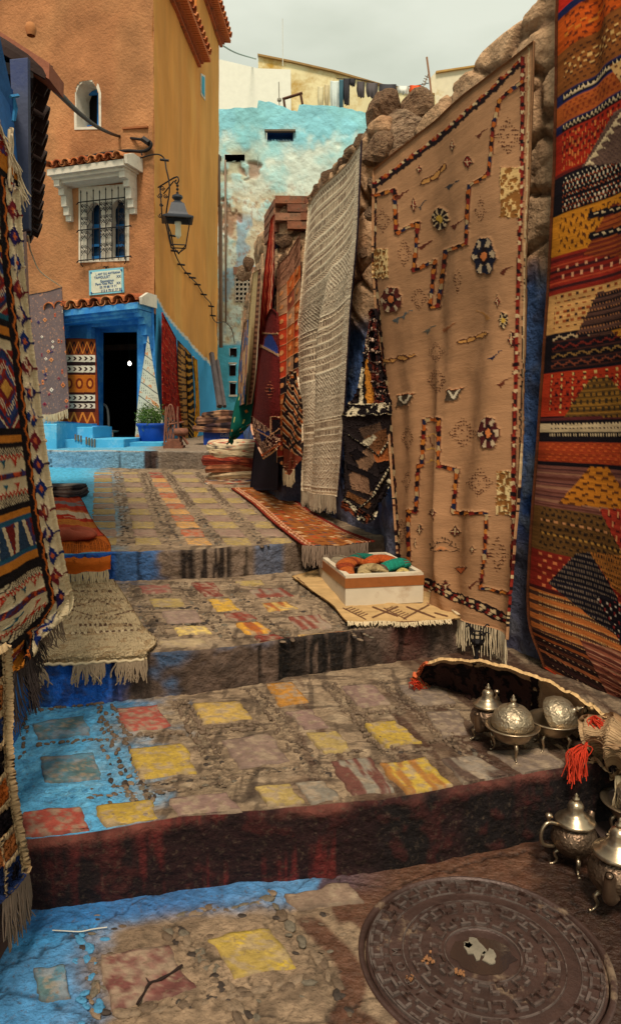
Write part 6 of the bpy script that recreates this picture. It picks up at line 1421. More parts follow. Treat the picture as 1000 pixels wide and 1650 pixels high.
fringe('top_fringe', [P[i, -1] for i in range(44, 140, 12)], None, (.1, .35, -.75), .08, 40, mat('ivory_knots', (214, 196, 164), var=.15, bump=0), lrug, rad=.003, wav=.6, bunch=2, seed=12)
# twisted tie hanging from a nail
mb = MB()
for k in range(3): mb.tube([OL(18 + 3 * math.sin(i * .8 + k * 2), 205 + i * 14 + k * 2, .03) for i in range(8)], .005, 5)
o = mb.build('twine', mat('pale_twine', (190, 170, 140), bump=0)); tag(o, 'twisted pale twine hanging in front of the blue grey board at upper left', 'twine')
mb = MB(); 
for k in range(4): mb.tube([OL(22, 153, .04), OL(23 + k * 1.5, 175, .04), OL(21 + k, 195, .04)], .004, 4)
mb.tube([OL(17, 156, .04), OL(30, 154, .04)], .006, 4); o = mb.build('knotted_rope', mat('blue_rope', (40, 110, 160), bump=0)); tag(o, 'knotted blue rope tied around the board at upper left', 'rope')
def O2(x, y, dx=0.0): return on_plane(x, y, (-.83 + dx, 0, 0), (1, 0, 0))
ctrl = []
for (a, b) in ((9, 1040), (11, 1120), (13, 1230), (26, 1320), (41, 1398)):
    pr = O2(a, b, .015); pl = np.array([-.84, 1.3, pr[2]]); ctrl.append([pl, pl * .4 + pr * .6, pr])
P = surf(ctrl, 220, 130); u, v = UVn(220, 130); P = folds(P, .012 * np.sin(u * 9)); cv = Cv(P, (36, 26, 28))
U = np.maximum(np.interp(cv.Y, [1040, 1120, 1230, 1320, 1398], [9, 11, 13, 26, 41]) - cv.X, 0) / 36. * .2; V = 1 - P[..., 2]; cv.U, cv.V = U, V
k = np.floor(V / .085); t = V / .085 - k
for j, c in enumerate(((186, 96, 40), (28, 20, 24), (186, 110, 60), (36, 50, 92), (28, 20, 24))): cv.fill((k % 5 == j), c, .004)
cv.fill((t < .1) & (U < .16), (190, 160, 120), .010); cv.fill((U < .012), (180, 150, 112), .010); cv.fill((U > .145) & (U < .155), (190, 160, 120), .008); cv.fill((np.abs(U - .075) < .035) & (np.abs(t - .55) < .28) & (k % 2 == 0), (24, 18, 22), .012); cv.noise(.2, .1, 4, pile=.006)
l2 = cloth('hanging_rug', P, cv, mc_pile, 'narrow orange and black rug with corded cream edge, hanging to the ground at left', 'rug', thick=.02)
fringe('fringe', [P[-1, j] for j in range(90, 130, 8)] + [P[-1, 129]], None, (.02, 0, -1), .15, 34, m_fr_grey, l2, rad=.0028, wav=.18, bunch=3, seed=21)
mb = MB(); mb.box((-1.02, 1.5, .33), .3, .8, .66); o = mb.build('display_bench', m_wood); tag(o, 'plain wooden display bench at the left edge, behind the hanging orange and black rug end', 'bench')

# ---------- rugs hanging on and beside the shop
def OF(x, y, out=.1): return FF(x, y, out)
P = surf([[OF(38, 478, .5), OF(70, 470, .48), OF(101, 463, .5)], [OF(50, 530, .5), OF(78, 528, .52), OF(104, 527, .5)], [OF(58, 600, .5), OF(84, 598, .54), OF(108, 596, .5)], [OF(66, 668, .5), OF(88, 667, .52), OF(111, 658, .5)]], 230, 120)
u, v = UVn(230, 120); P = folds(P, .02 * np.sin(u * 8 + v * 3)); cv = Cv(P, (108, 92, 92)); U, V = cv.U, cv.V
r_ = random.Random(12)
for i in range(46):
    a = r_.uniform(44, 108); b = r_.uniform(485, 655); c = r_.choice(((206, 120, 70), (220, 206, 190), (186, 90, 60), (60, 50, 90), (130, 40, 60), (200, 130, 80))); s = r_.uniform(2.4, 4.2)
    if r_.random() < .4: cv.fill((np.abs(cv.X - a) < s * .55) & (np.abs(cv.Y - b) < s * 1.1), c, .006); cv.fill((np.abs(cv.X - a) < s * .2) & (np.abs(cv.Y - b) < s * .4), (60, 44, 50), .006)
    else: cv.dia(a, b, s * 1.2, s * 1.3, c, .008); cv.dia(a, b, s * .4, s * .4, (40, 34, 40), .008)
cv.fill(fbm(U * 50, V * 50, 3) > .7, (160, 120, 100)); cv.noise(.12, .08, 3)
o = cloth('hanging_rug', P, cv, mc_flat, 'grey mauve rug dotted with small tufted figures, hanging left of the shop door', 'rug', thick=.012)
fringe('fringe', [P[-1, j] for j in range(0, 120, 10)], None, (0, 0, -1), .14, 34, m_fr_cream, o, rad=.006, wav=.15, bunch=2, seed=2)
P = surf([[OF(104, 545, .14), OF(130, 545, .2), OF(154, 546, .16)], [OF(104, 600, .14), OF(130, 600, .2), OF(157, 602, .18)], [OF(90, 655, .14), OF(125, 655, .2), OF(159, 656, .18)], [OF(74, 678, .14), OF(118, 680, .2), OF(160, 685, .18)]], 260, 120)
u, v = UVn(260, 120); P = folds(P, .012 * np.sin(u * 7)); cv = Cv(P, (96, 34, 24)); X, Y = cv.X, cv.Y; U, V = cv.U, cv.V
for a, b, c in ((546, 572, (120, 56, 26)), (572, 583, (206, 196, 176)), (583, 589, (40, 26, 26)), (589, 600, (206, 196, 176)), (600, 604, (60, 26, 24)), (604, 632, (176, 96, 30)), (632, 636, (60, 26, 24)), (636, 646, (206, 196, 176)), (646, 650, (40, 26, 26)), (650, 658, (206, 190, 170)), (658, 664, (60, 24, 22)), (664, 684, (110, 48, 26))): cv.fill((Y >= a) & (Y < b) & (X < 153), c)
z = np.abs(((X / 14.) % 1) - .5) * 2; cv.fill((Y > 550) & (Y < 570) & (np.abs((Y - 550) / 20 - z) < .16), (30, 20, 22)); cv.fill((Y > 550) & (Y < 570) & (np.abs((Y - 550) / 20 - (1 - z)) < .1), (200, 120, 50)); cv.fill((Y > 664) & (Y < 682) & (np.abs((Y - 664) / 18 - z) < .2), (200, 120, 50)); cv.fill((Y > 606) & (Y < 630) & (np.hypot(((X % 17) - 8.5) / 6, (Y - 618) / 9) < 1), (110, 40, 24)); cv.fill((Y > 606) & (Y < 630) & (np.hypot(((X % 17) - 8.5) / 3, (Y - 618) / 5) < 1), (206, 130, 50))
for yc in (577.5, 594.5, 641, 654): cv.fill((np.abs(Y - yc) < 3.2) & (np.abs(((X + (Y - yc) * np.sign(Y - yc)) % 9) - 4.5) < 1.8) & (X < 150), (50, 26, 30) )
cv.fill(X > 153, (110, 44, 26)); cv.noise(.2, .15, 3)
o = cloth('hanging_rug', P, cv, mc_flat, 'brown and white banded carpet hanging on the blue wall just left of the shop door', 'rug', thick=.012)
P = surf([[OF(238, 542, .3), OF(238.5, 541, .3), OF(239, 542, .3)], [OF(229, 600, .3), OF(240, 600, .34), OF(249, 600, .3)], [OF(222, 650, .3), OF(238, 650, .38), OF(257, 650, .3)], [OF(217, 714, .3), OF(240, 700, .42), OF(265, 690, .34)]], 180, 80)
cv = Cv(P, (190, 192, 176)); U, V, X, Y = cv.U, cv.V, cv.X, cv.Y
q = ((Y - X * .7) / 24) % 1; cv.fill(q < .07, (70, 70, 74)); cv.fill((q > .3) & (q < .6) & (((X / 3.2) % 1) < .35) & (((Y / 4.) % 1) < .6), (110, 110, 104)); cv.fill((q > .68) & (q < .95) & (fbm(U * 14, V * 14, 4) > .58), (196, 140, 100)); cv.noise(.1, .1, 4)
cloth('hanging_cloth', P, cv, mc_flat, 'pale embroidered cloth hanging from a narrow peak right of the shop door', 'cloth')
for (Lp, Rp, base, pat, lab) in (
    ([(262, 503), (262, 600), (263, 668)], [(284, 545), (287, 620), (293, 682)], (168, 38, 24), 0, 'scarlet rug with thin pale zigzags hanging on the side wall next to the corner'),
    ([(287, 548), (289, 640), (297, 714)], [(298, 560), (301, 640), (304, 716)], (190, 134, 72), 1, 'tan and brown striped rug hanging between the scarlet rug and the black fleecy one'),
    ([(299, 560), (303, 640), (305, 700)], [(309, 572), (312, 640), (316, 715)], (44, 30, 22), 2, 'black and ochre striped rug hanging beside the mustard rug on the side wall'),
    ([(310, 574), (315, 640), (312, 716)], [(318, 580), (321, 640), (323, 690)], (206, 144, 34), 3, 'mustard yellow rug hanging last in the row on the side wall')):
    P = surf([[FS(*a, .08), (FS(*a, .12) + FS(*b, .12)) / 2, FS(*b, .08)] for a, b in zip(Lp, Rp)], 200, 60); cv = Cv(P, base); U, V, X, Y = cv.U, cv.V, cv.X, cv.Y
    if pat == 0: cv.fill(np.abs(((V / .11) % 1) - .5 - .15 * (np.abs(((U / .2) % 1) - .5) * 2 - .5)) < .05, (206, 120, 84), .004); cv.fill((_hash(np.floor(U / .06), np.floor(V / .055), 3) > .7), (120, 24, 20))
    if pat == 1: cv.fill(np.abs(((V / .13) % 1) - .5 + .2 * (np.abs(((U / .3) % 1) - .5))) < .13, (70, 44, 34)); cv.fill((U < .12) & (((V / .07) % 1) < .5), (90, 60, 40))
    if pat == 2: cv.fill((((V / .14 + U * .8) % 1) < .42) & (V < 1.2), (200, 140, 50)); cv.fill((((V / .1) % 1) < .3) & (V >= 1.2), (180, 140, 80))
    if pat == 3: cv.fill(_hash(np.floor(U / .05), np.floor(V / .06), 3) > .82, (150, 90, 24))
    cv.noise(.15, .15, 5); cloth('hanging_rug', P, cv, mc_flat, lab, 'rug', thick=.015)

# ---------- textiles lying on the steps
def lay(name, label, quads, k, base, nr, nc, paint, lift=.022, wob=.006, m=None, cat='rug', extra=None, thick=.01):
    rows = [[on_ground(a, b, k, lift) for a, b in r] for r in quads]
    if extra: rows += [[np.array(p, float) for p in r] for r in extra]
    P = surf(rows, nr, nc); u, v = UVn(nr, nc); P[..., 2] += wob * (fbm(u * 6, v * 6, 3) - .4) * 2; cv = Cv(P, base); paint(cv)
    N = normals(P); N[N[..., 2] < 0] *= -1; cv.H *= 1
    o = cloth(name, P, cv, m or mc_flat, label, cat, thick=thick); return o, P
def p1(cv):
    U, V, w, h = cv.U, cv.V, cv.w, cv.h; g = fbm(U * 16, V * 30, 7, 3); st = _hash(np.floor(U / .05 + 0 * V), np.floor(V / .065), 5); fx = ((U / .05) % 1) - .5; fv = ((V / .065) % 1) - .5
    st = _hash(np.floor(U / .07), np.floor(V / .05), 5); fx = ((U / .07) % 1) - .5; fv = ((V / .05) % 1) - .5 + .25 * (g - .5)
    for a, b, c in ((0, .2, (206, 170, 130)), (.2, .45, (84, 36, 28)), (.45, .6, (60, 64, 76)), (.6, .75, (170, 56, 34))): cv.fill((st > a) & (st < b) & (np.abs(fx) / .48 + np.abs(fv) / .34 < 1) & (np.abs(fx) / .48 + np.abs(fv) / .34 > .25), c, .003)
    for s in (.045, .075): cv.fill((np.abs(U - s - .006 * np.sin(V * 90)) < .008) | (np.abs(w - U - s) < .008), (206, 150, 120), .003)
    cv.fill((U < .03) | (w - U < .03), (120, 40, 28)); cv.noise(.2, .25, 3)
o, P = lay('floor_rug', 'rust orange rug with rows of small motifs lying on the patterned ramp along the wall', [[(372, 786), (412, 786), (452, 789)], [(405, 810), (452, 812), (500, 822)], [(440, 842), (495, 845), (548, 850)], [(488, 879), (546, 878), (603, 872)]], 3, (142, 84, 38), 300, 150, p1)
fringe('fringe', [P[-1, j] + np.array([0, -.02, 0]) for j in range(0, 150, 15)], None, (0, -.22, -.95), .13, 60, m_fr_grey, o, rad=.004, wav=.08, bunch=2, seed=4)
def p2(cv):
    U, V, X, Y = cv.U, cv.V, cv.X, cv.Y; c = (96, 66, 46)
    for d in ((528, 960, 562, 1003), ): pass
    for x0, y0 in ((575, 985), (640, 985)):
        for k in range(6): cv.line([(x0 + k * 5 - 18, y0 - 6 + k * 2.2), (x0 + k * 5 - 8, y0 - 10 + k * 2.2)], 1.8, c); 
        cv.line([(x0 - 22, y0 - 8), (x0 + 14, y0 + 10)], 2, c)
    for (a, b, e, f_) in ((600, 975, 640, 990), (640, 975, 600, 992), (655, 975, 700, 992), (690, 972, 650, 994), (700, 985, 720, 990)): cv.line([(a, b), (e, f_)], 3, c)
    cv.line([(478, 928), (520, 965), (556, 1000)], 2, c); cv.line([(560, 1001), (735, 997)], 2, c); cv.noise(.15, .2, 3)
o, P = lay('floor_rug', 'small beige rug with brown twig marks, rumpled, lying under the foam box', [[(470, 928), (530, 915), (600, 908), (668, 925)], [(492, 945), (560, 940), (630, 940), (690, 952)], [(530, 972), (590, 970), (650, 970), (712, 972)], [(560, 1004), (620, 1002), (680, 1001), (742, 997)]], 2, (186, 152, 104), 170, 150, p2, wob=.012)
fringe('fringe', [P[-1, j] for j in range(0, 150, 15)], None, (0, -.9, -.25), .045, 60, m_fr_cream, o, rad=.004, wav=.4, bunch=2, seed=6)
fringe('fringe', [P[i, -1] for i in range(20, 170, 15)], None, (.9, -.1, -.15), .07, 50, m_fr_cream, o, rad=.004, wav=.4, bunch=2, seed=7)
def p3(cv):
    U, V, X, Y = cv.U, cv.V, cv.X, cv.Y; c = (92, 66, 52)
    for dx, dy in ((145, 978),):
        cv.chain([(dx - 35, dy), (dx + 12, dy - 14), (dx + 50, dy), (dx + 5, dy + 12), (dx - 35, dy)], 2, (c, (150, 124, 94)), 4)
    cv.chain([(100, 1018), (225, 1012)], 3, (c, (206, 184, 148)), 5)
    for k in range(11): x0 = 112 + k * 8; cv.line([(x0, 966 + (k % 3)), (x0 + 4, 962)], 1.6, c); cv.line([(x0 + 4, 990 + (k % 2)), (x0, 995)], 1.6, c); cv.fill((np.abs(X - x0 - 18) < 2.6) & (np.abs(Y - 1004) < 2.2), c)
    for k in range(6): cv.fill((np.abs(X - 122 - k * 11) < 3) & (np.abs(Y - 950) < 1.6), c)
    cv.line([(186, 988), (215, 980), (228, 1000)], 2, c); cv.fill(fbm(U * 30, V * 30, 8) > .62, (160, 134, 100)); cv.noise(.2, .1, 3, pile=.006)
o, P = lay('floor_rug', 'cream shaggy rug with brown diamond lines lying on the middle step at left', [[(70, 945), (130, 938), (183, 934)], [(60, 985), (140, 975), (208, 970)], [(50, 1022), (150, 1013), (232, 1010)], [(40, 1043), (150, 1036), (252, 1032)]], 2, (178, 156, 122), 150, 200, p3, m=mc_pile, thick=.012, lift=.02, extra=[[np.array([xx, float(LY(1, xx)) - .012, float(HT(2, xx, 3.1)) + .012]) for xx in (-1.32, -1.02, -.72)], [np.array([xx, float(LY(1, xx)) - .022, float(HT(2, xx, 3.1)) - .02]) for xx in (-1.32, -1.02, -.72)]])
for a, b, sd in ((25, 62, 1), (100, 146, 3), (158, 199, 4)): fringe('fringe', [P[-1, j] + np.array([0, -.004, 0]) for j in range(a, b, 8)], None, (0, -.12, -.98), .095, 22, mat('taupe_fringe_%d' % sd, (150, 130, 106), var=.2, bump=0), o, rad=.004, wav=.5, bunch=3, seed=sd, clump=.3)
mb = MB(); mb.tube([p + np.array([0, -.004, .004 * math.sin(i * 2.1)]) for i, p in enumerate(P[-1, ::5])], [.006 + .002 * (i % 2) for i in range(len(P[-1, ::5]))], 6); mb.build('corded_edge', m_fr_cream, o, True)
def p4(cv):
    U, V, h = cv.U, cv.V, cv.h; t = V / h; n = fbm(U * 4, V * 9, 6)
    for a, b, c in ((0, .12, (170, 66, 40)), (.12, .2, (120, 110, 110)), (.2, .3, (176, 50, 30)), (.3, .38, (196, 110, 60)), (.38, .45, (206, 180, 150)), (.45, .55, (186, 50, 30)), (.55, .62, (200, 120, 50)), (.62, .74, (190, 74, 50))):
        tt = t + .04 * (n - .5) * 4; cv.fill((tt >= a) & (tt < b), c)
    m = t > .74; cv.fill(m, (190, 96, 32)); d = np.abs(((U / .16) % 1) - .5) * 2 + np.abs((t - .88) / .1); cv.fill(m & (d < 1) & (((U / .012) % 1) < .6) & (((V / .016) % 1) < .6), (84, 40, 26), .002); cv.fill(np.abs(t - .745) < .006, (90, 30, 24)); cv.noise(.15, .2, 3)
fl = [on_ground(a, b, 3, .03) for a, b in ((60, 884), (120, 884), (182, 882))]
ex = [[p + np.array([0, -.05, -.05]) for p in fl], [p + np.array([0, -.065, -.13]) for p in fl]]
o, P = lay('floor_rug', 'flame coloured kilim with fringed orange end band, hanging over the upper step at left', [[(60, 800), (100, 798), (130, 802)], [(60, 838), (110, 838), (152, 842)], [(60, 870), (115, 870), (176, 873)]], 3, (186, 70, 44), 220, 150, p4, lift=.03, wob=.02, extra=ex)
fringe('fringe', [P[-1, j] for j in range(0, 150, 12)], None, (0, -.1, -1), .13, 60, m_fr_cream, o, rad=.0038, wav=.2, bunch=2, seed=14)
# ============================================================ THINGS
def ell_frame(n): n = unit(n); a = unit(np.cross(n, (0, 1, .01))); return a, np.cross(n, a), n
m_silver = mat('old_silver_plate', (168, 148, 122), rough=.3, var=.25, vscale=20, bump=.15, bscale=40, dist=.002, metal=.9, spec=.5, sat_noise=((96, 78, 62), 12, .52, .72))
m_eng = engraved('engraved_silver', (200, 180, 150)); m_engd = engraved('engraved_dark_silver', (132, 108, 88))
m_silvd = mat('tarnished_silver', (120, 98, 80), rough=.4, var=.3, vscale=20, bump=.2, bscale=50, dist=.002, metal=.85)
def leg(mb, c, ang, r, h, sp=.02):
    d = np.array([math.cos(ang), math.sin(ang), 0]); p = [c + d * r + np.array([0, 0, h]), c + d * (r + sp * .9) + np.array([0, 0, h * .75]), c + d * (r + sp * .4) + np.array([0, 0, h * .35]), c + d * (r + sp) + np.array([0, 0, .004]), c + d * (r + sp * 1.6) + np.array([0, 0, .003])]
    mb.tube(spline(p, 10), [.007, .008, .007, .006, .005, .0045, .004, .004, .005, .006], 6)
def teapot(pos, s, spout, handle, label, lidup=1.0, eng=m_engd, lid_open=False):
    c0 = np.array(pos, float); t = empty('teapot', tuple(c0), label, 'teapot', 'silver teapots'); Z = np.zeros(3); h0 = .045 * s
    mb = MB(); mb.lathe([(.001, h0), (.035 * s, h0), (.055 * s, h0 + .012 * s), (.074 * s, h0 + .04 * s), (.078 * s, h0 + .06 * s), (.07 * s, h0 + .085 * s), (.052 * s, h0 + .105 * s), (.042 * s, h0 + .113 * s), (.046 * s, h0 + .12 * s)], Z, 36)
    mb.build('body', eng, t, True, world=False)
    mb = MB(); q = h0 + .118 * s; mb.lathe([(.066 * s, q - .004 * s), (.069 * s, q), (.064 * s, q + .008 * s), (.05 * s, q + .013 * s), (.046 * s, q + .022 * s), (.036 * s, q + .027 * s), (.031 * s, q + .034 * s), (.026 * s, q + .042 * s), (.027 * s, q + .055 * s), (.021 * s, q + .068 * s), (.009 * s, q + .074 * s)], Z, 36)
    ld = mb.build('lid', m_silver, t, True, world=False)
    mb = MB(); mb.lathe([(.008 * s, q + .072 * s), (.012 * s, q + .078 * s), (.012 * s, q + .084 * s), (.005 * s, q + .088 * s), (.007 * s, q + .094 * s), (.001, q + .102 * s)], Z, 16); mb.build('knob', m_silver, ld, True, world=False)
    mb = MB(); d = np.array([math.cos(spout), math.sin(spout), 0]); p = [d * .06 * s + (0, 0, h0 + .03 * s), d * .088 * s + (0, 0, h0 + .035 * s), d * .10 * s + (0, 0, h0 + .065 * s), d * .105 * s + (0, 0, h0 + .1 * s), d * .112 * s + (0, 0, h0 + .112 * s)]
    pts = spline(p, 12); mb.tube(pts, list(np.linspace(.022, .011, 12) * s), 12, cap=False); mb.tube(pts[-3:], list(np.array([.007, .008, .0085]) * s), 12, cap=True); mb.build('spout', m_silvd, t, True, world=False)
    mb = MB(); d = np.array([math.cos(handle), math.sin(handle), 0]); p = [d * .05 * s + (0, 0, h0 + .108 * s), d * .1 * s + (0, 0, h0 + .125 * s), d * .125 * s + (0, 0, h0 + .095 * s), d * .118 * s + (0, 0, h0 + .05 * s), d * .075 * s + (0, 0, h0 + .035 * s)]; mb.tube(spline(p, 16), .0065 * s, 8); mb.build('handle', m_silver, t, True, world=False)
    for k in range(4): mb = MB(); leg(mb, Z, math.radians(45 + 90 * k) + spout, .045 * s, h0 + .012 * s, .022 * s); mb.build('leg', m_silver, t, True, world=False)
    # dangling thimble shaped tea charm on a short chain is left at the handle: a small cap knob
    mb = MB(); p = d * .1 * s; mb.lathe([(.001, .012 * s), (.011 * s, .008 * s), (.013 * s, 0), (.006 * s, -.008 * s), (.004 * s, -.02 * s)], np.array([p[0], p[1], h0 + .148 * s]), 12); mb.build('thumb_piece', m_silver, t, True, world=False)
    return t
def bowl(pos, s, label, tilt=None, eng=m_eng, rz=0.0):
    t = empty('footed_bowl', tuple(pos), label, 'bowl', 'domed silver bowls'); Z = np.zeros(3); h0 = .055 * s
    mb = MB(); mb.lathe([(.001, h0), (.04 * s, h0), (.062 * s, h0 + .012 * s), (.076 * s, h0 + .035 * s), (.08 * s, h0 + .052 * s), (.098 * s, h0 + .056 * s), (.1 * s, h0 + .06 * s), (.096 * s, h0 + .062 * s), (.078 * s, h0 + .057 * s), (.07 * s, h0 + .03 * s), (.03 * s, h0 + .01 * s), (.001, h0 + .008 * s)], Z, 44); mb.build('bowl', m_silver, t, True, world=False)
    ax = np.eye(3); c = np.array([0, 0, h0 + .056 * s])
    if tilt is not None: ax = np.array(ell_frame(tilt)); c = np.array([0, 0, h0 + .052 * s]) + np.array([0, 0, .012 * s])
    prof = [(.074 * s, 0), (.077 * s, .006 * s), (.074 * s, .03 * s), (.064 * s, .052 * s), (.046 * s, .07 * s), (.024 * s, .08 * s), (.008 * s, .083 * s)]
    mb = MB(); mb.lathe(prof, c, 44, ax); ld = mb.build('domed_lid', eng, t, True, world=False)
    mb = MB(); mb.lathe([(.022 * s, .081 * s), (.014 * s, .087 * s), (.008 * s, .092 * s), (.011 * s, .098 * s), (.011 * s, .103 * s), (.005 * s, .108 * s), (.006 * s, .113 * s), (.001, .12 * s)], c, 18, ax); mb.build('knob', m_silver, ld, True, world=False)
    for k in range(3 if tilt is None else 4): mb = MB(); leg(mb, Z, rz + k * 2 * math.pi / (3 if tilt is None else 4), .055 * s, h0 + .012 * s, .016 * s); mb.build('leg', m_silver, t, True, world=False)
    return t
g = on_ground(783, 1190, 1); teapot(g, .84, math.radians(232), math.radians(52), 'silver teapot with tall tiered lid, farthest back on the step beside the domed bowls')
g = on_ground(823, 1216, 1); bowl(g, 1.0, 'round silver bowl with upright engraved domed lid, between teapot and the tipped-lid bowl', rz=-1.6)
g = on_ground(890, 1205, 1); bowl(g, 1.0, 'silver bowl whose domed lid has tipped over with its knob to the right', tilt=(.72, -.5, .55), rz=-.9)
g = on_ground(922, 1394, 0); teapot(g, .98, math.radians(205) + 3.4, math.radians(192), 'silver teapot with wide tiered lid standing on the wet paving against the dark riser')
g = on_ground(990, 1462, 0); teapot(g, 1.12, math.radians(236), math.radians(60), 'silver teapot cut by the right edge of the picture, its spout towards the viewer')
g = on_ground(1012, 1375, 0); bowl(g + np.array([.02, .03, .05]), 1.1, 'domed silver bowl half outside the picture at right, above the nearest teapot', tilt=(.5, -.6, .6))
mb = MB(); mb.box(g + np.array([.05, .05, .02]), .28, .24, .05); o = mb.build('stone_block', mat('dark_block', (60, 46, 40))); tag(o, 'low dark stone block under the domed bowl at the right edge', 'block')

# ---- white foam box full of knitted slippers
F_ = on_ground(556, 977, 2, .012); R_ = on_ground(681, 971, 2, .012); L2_ = on_ground(506, 919, 2, .012); zb = float(F_[2])
ax = unit(R_ - F_); ax[2] = 0; ax = unit(ax); wdt = np.linalg.norm(R_ - F_) ; ay = L2_ - F_; ay[2] = 0; ay = ay - ax * np.dot(ay, ax) * .25; dpt = min(np.linalg.norm(ay), .62); ay = unit(ay); bh_ = .17
bx = empty('foam_box', tuple(F_), 'white foam box with a wide brown tape band, standing on the small beige rug', 'box')
m_foam = mat('white_foam', (206, 192, 168), rough=.8, var=.08, bump=.3, bscale=120, dist=.002, sat_noise=((170, 140, 110), 5, .55, .75)); m_tape = mat('brown_packing_tape', (150, 88, 44), rough=.35, var=.15, vscale=30, bump=.15, bscale=30)
def bxp(a, b, z, out=0.0): return F_ + ax * a + ay * b + np.array([0, 0, z])
def slabp(name, a0, a1, b0, b1, z0, z1, m, par=bx, bev=.006):
    mb = MB(); mb.prism([bxp(a0, b0, z1), bxp(a1, b0, z1), bxp(a1, b1, z1), bxp(a0, b1, z1)], (0, 0, z0 - z1), bev); return mb.build(name, m, par)
tk = .03
slabp('side', 0, wdt, 0, tk, 0, bh_, m_foam); slabp('side', 0, wdt, dpt - tk, dpt, 0, bh_, m_foam); slabp('side', 0, tk, tk, dpt - tk, 0, bh_, m_foam); slabp('side', wdt - tk, wdt, tk, dpt - tk, 0, bh_, m_foam); slabp('bottom', tk, wdt - tk, tk, dpt - tk, 0, .02, m_foam)
for a0, a1, b0, b1 in ((-.003, wdt + .003, -.003, 0), (-.003, 0, 0, dpt + .003), (wdt, wdt + .003, 0, dpt + .003), (0, wdt, dpt, dpt + .003)): slabp('tape', a0, a1, b0, b1, bh_ * .58, bh_ * .9, m_tape, bev=0)
slabp('filling', tk, wdt - tk, tk, dpt - tk, .02, bh_ - .04, mat('shadowed_wool', (70, 54, 44), bump=1, bscale=60)).name = 'shaded_filling'  # dark filler below the slippers, the shade between them put into its colour
def knit(path, rad, c0, c1, stripes, label, flat=.5):
    pts = spline([bxp(a * 1.02, b * 1.05, z + .028) for a, b, z in path], 60); R = np.interp(np.linspace(0, 1, 60), np.linspace(0, 1, len(rad)), rad); n = 22; P = np.zeros((62, n, 3)); C = np.zeros((62, n, 3)); ref = np.array([0, 0, 1.0])
    for i in range(62):
        k = min(max(i - 1, 0), 59); t = unit(pts[min(k + 1, 59)] - pts[max(k - 1, 0)]); a = unit(np.cross(t, ref)); b = np.cross(a, t); r = R[k] * (0 if i in (0, 61) else 1)
        for j in range(n):
            w = 2 * math.pi * j / n; rr = r * 1.18 * (1 + .07 * (vnoise(np.array(i * .9), np.array(j * .9), 3) - .5) + .05 * ((i + j) % 2)); P[i, j] = pts[k] + rr * (a * math.cos(w) + b * math.sin(w) * flat); s = k / 59.
            C[i, j] = lin(c1 if any(x0 < s < x1 for x0, x1 in stripes) else c0) * (.8 + .4 * ((i * 7 + j * 3) % 5) / 5)
    o = mesh('knitted_slipper', P, gfaces(62, n, closed=True), mat('chunky_knit', None, rough=.95, var=.3, vscale=60, bump=1.0, bscale=110, dist=.02), None, True, C); return tag(o, label, 'slipper', 'knitted slippers in the foam box')
_z = .035
knit([(.05, .07, .12), (.05, .18, .155), (.12, .26, .16), (.2, .27, .14)], [.02, .045, .045, .035], (186, 92, 34), (150, 60, 24), [(.2, .3), (.5, .6)], 'rust orange knitted slipper at the left corner of the foam box')
knit([(.12, .07, .12), (.16, .13, .145), (.2, .1, .15), (.26, .09, .13)], [.03, .042, .04, .03], (186, 160, 112), (150, 124, 84), [(.6, .68)], 'beige knitted slipper in the middle of the foam box, between orange and green')
knit([(.2, .1, .13), (.28, .12, .155), (.36, .15, .165), (.385, .12, .15)], [.038, .046, .045, .03], (24, 136, 112), (104, 62, 50), [(.02, .1), (.14, .2), (.78, .84), (.9, .96)], 'green knitted slipper with brown stripes at the right front of the foam box')
knit([(.18, .22, .15), (.25, .26, .165), (.31, .24, .165), (.36, .2, .15)], [.03, .045, .045, .035], (190, 84, 28), (160, 66, 24), [], 'bright orange knitted slipper at the back right of the foam box')
knit([(.1, .36, .13), (.2, .42, .15), (.28, .4, .15)], [.03, .04, .03], (20, 110, 92), (90, 60, 50), [(.4, .45)], 'dark green knitted slipper at the back of the foam box')
knit([(.05, .32, .12), (.08, .42, .14), (.14, .46, .13)], [.03, .045, .03], (150, 134, 110), (110, 92, 74), [(.4, .5)], 'grey beige knitted slipper in the far left corner of the foam box')
knit([(.3, .06, .12), (.34, .08, .14), (.37, .06, .13)], [.012, .02, .015], (206, 180, 110), (160, 130, 80), [], 'small cream knitted toe poking up at the right front edge of the foam box')

# ---- woven saddle bag strip lying along the foot of the wall, with red tassels
def W3(x, y, z): return at_z(x, y, z)
top = [W3(668, 1088, .36), W3(690, 1066, .46), W3(740, 1062, .50), W3(800, 1070, .52), W3(860, 1088, .52), W3(910, 1112, .5), W3(955, 1140, .47), W3(985, 1158, .46), W3(1030, 1160, .46)]
mid = [W3(664, 1098, .34), W3(700, 1085, .38), W3(745, 1090, .40), W3(800, 1100, .40), W3(856, 1120, .40), W3(905, 1146, .38), W3(945, 1172, .37), W3(985, 1180, .38), W3(1035, 1190, .38)]
low = [W3(676, 1108, .30), W3(706, 1106, .30), W3(750, 1122, .29), W3(796, 1146, .285), W3(846, 1166, .285), W3(900, 1178, .285), W3(944, 1200, .285), W3(985, 1215, .33), W3(1040, 1225, .33)]
out_ = [W3(684, 1108, .30), W3(712, 1108, .285), W3(752, 1128, .28), W3(790, 1172, .28), W3(836, 1192, .28), W3(880, 1198, .28), W3(930, 1215, .285), W3(975, 1235, .30), W3(1040, 1250, .3)]
P = surf([top, mid, low, out_], 120, 300); u, v = UVn(120, 300); P[..., 2] += .010 * np.sin(u * 75 + 3 * fbm(u * 6, v * 2, 9)) * (.3 + v) + .02 * (fbm(u * 9, v * 3, 4) - .5); P[..., 1] += .02 * np.sin(u * 60 + v * 2) * sstep(.4, .55, u)
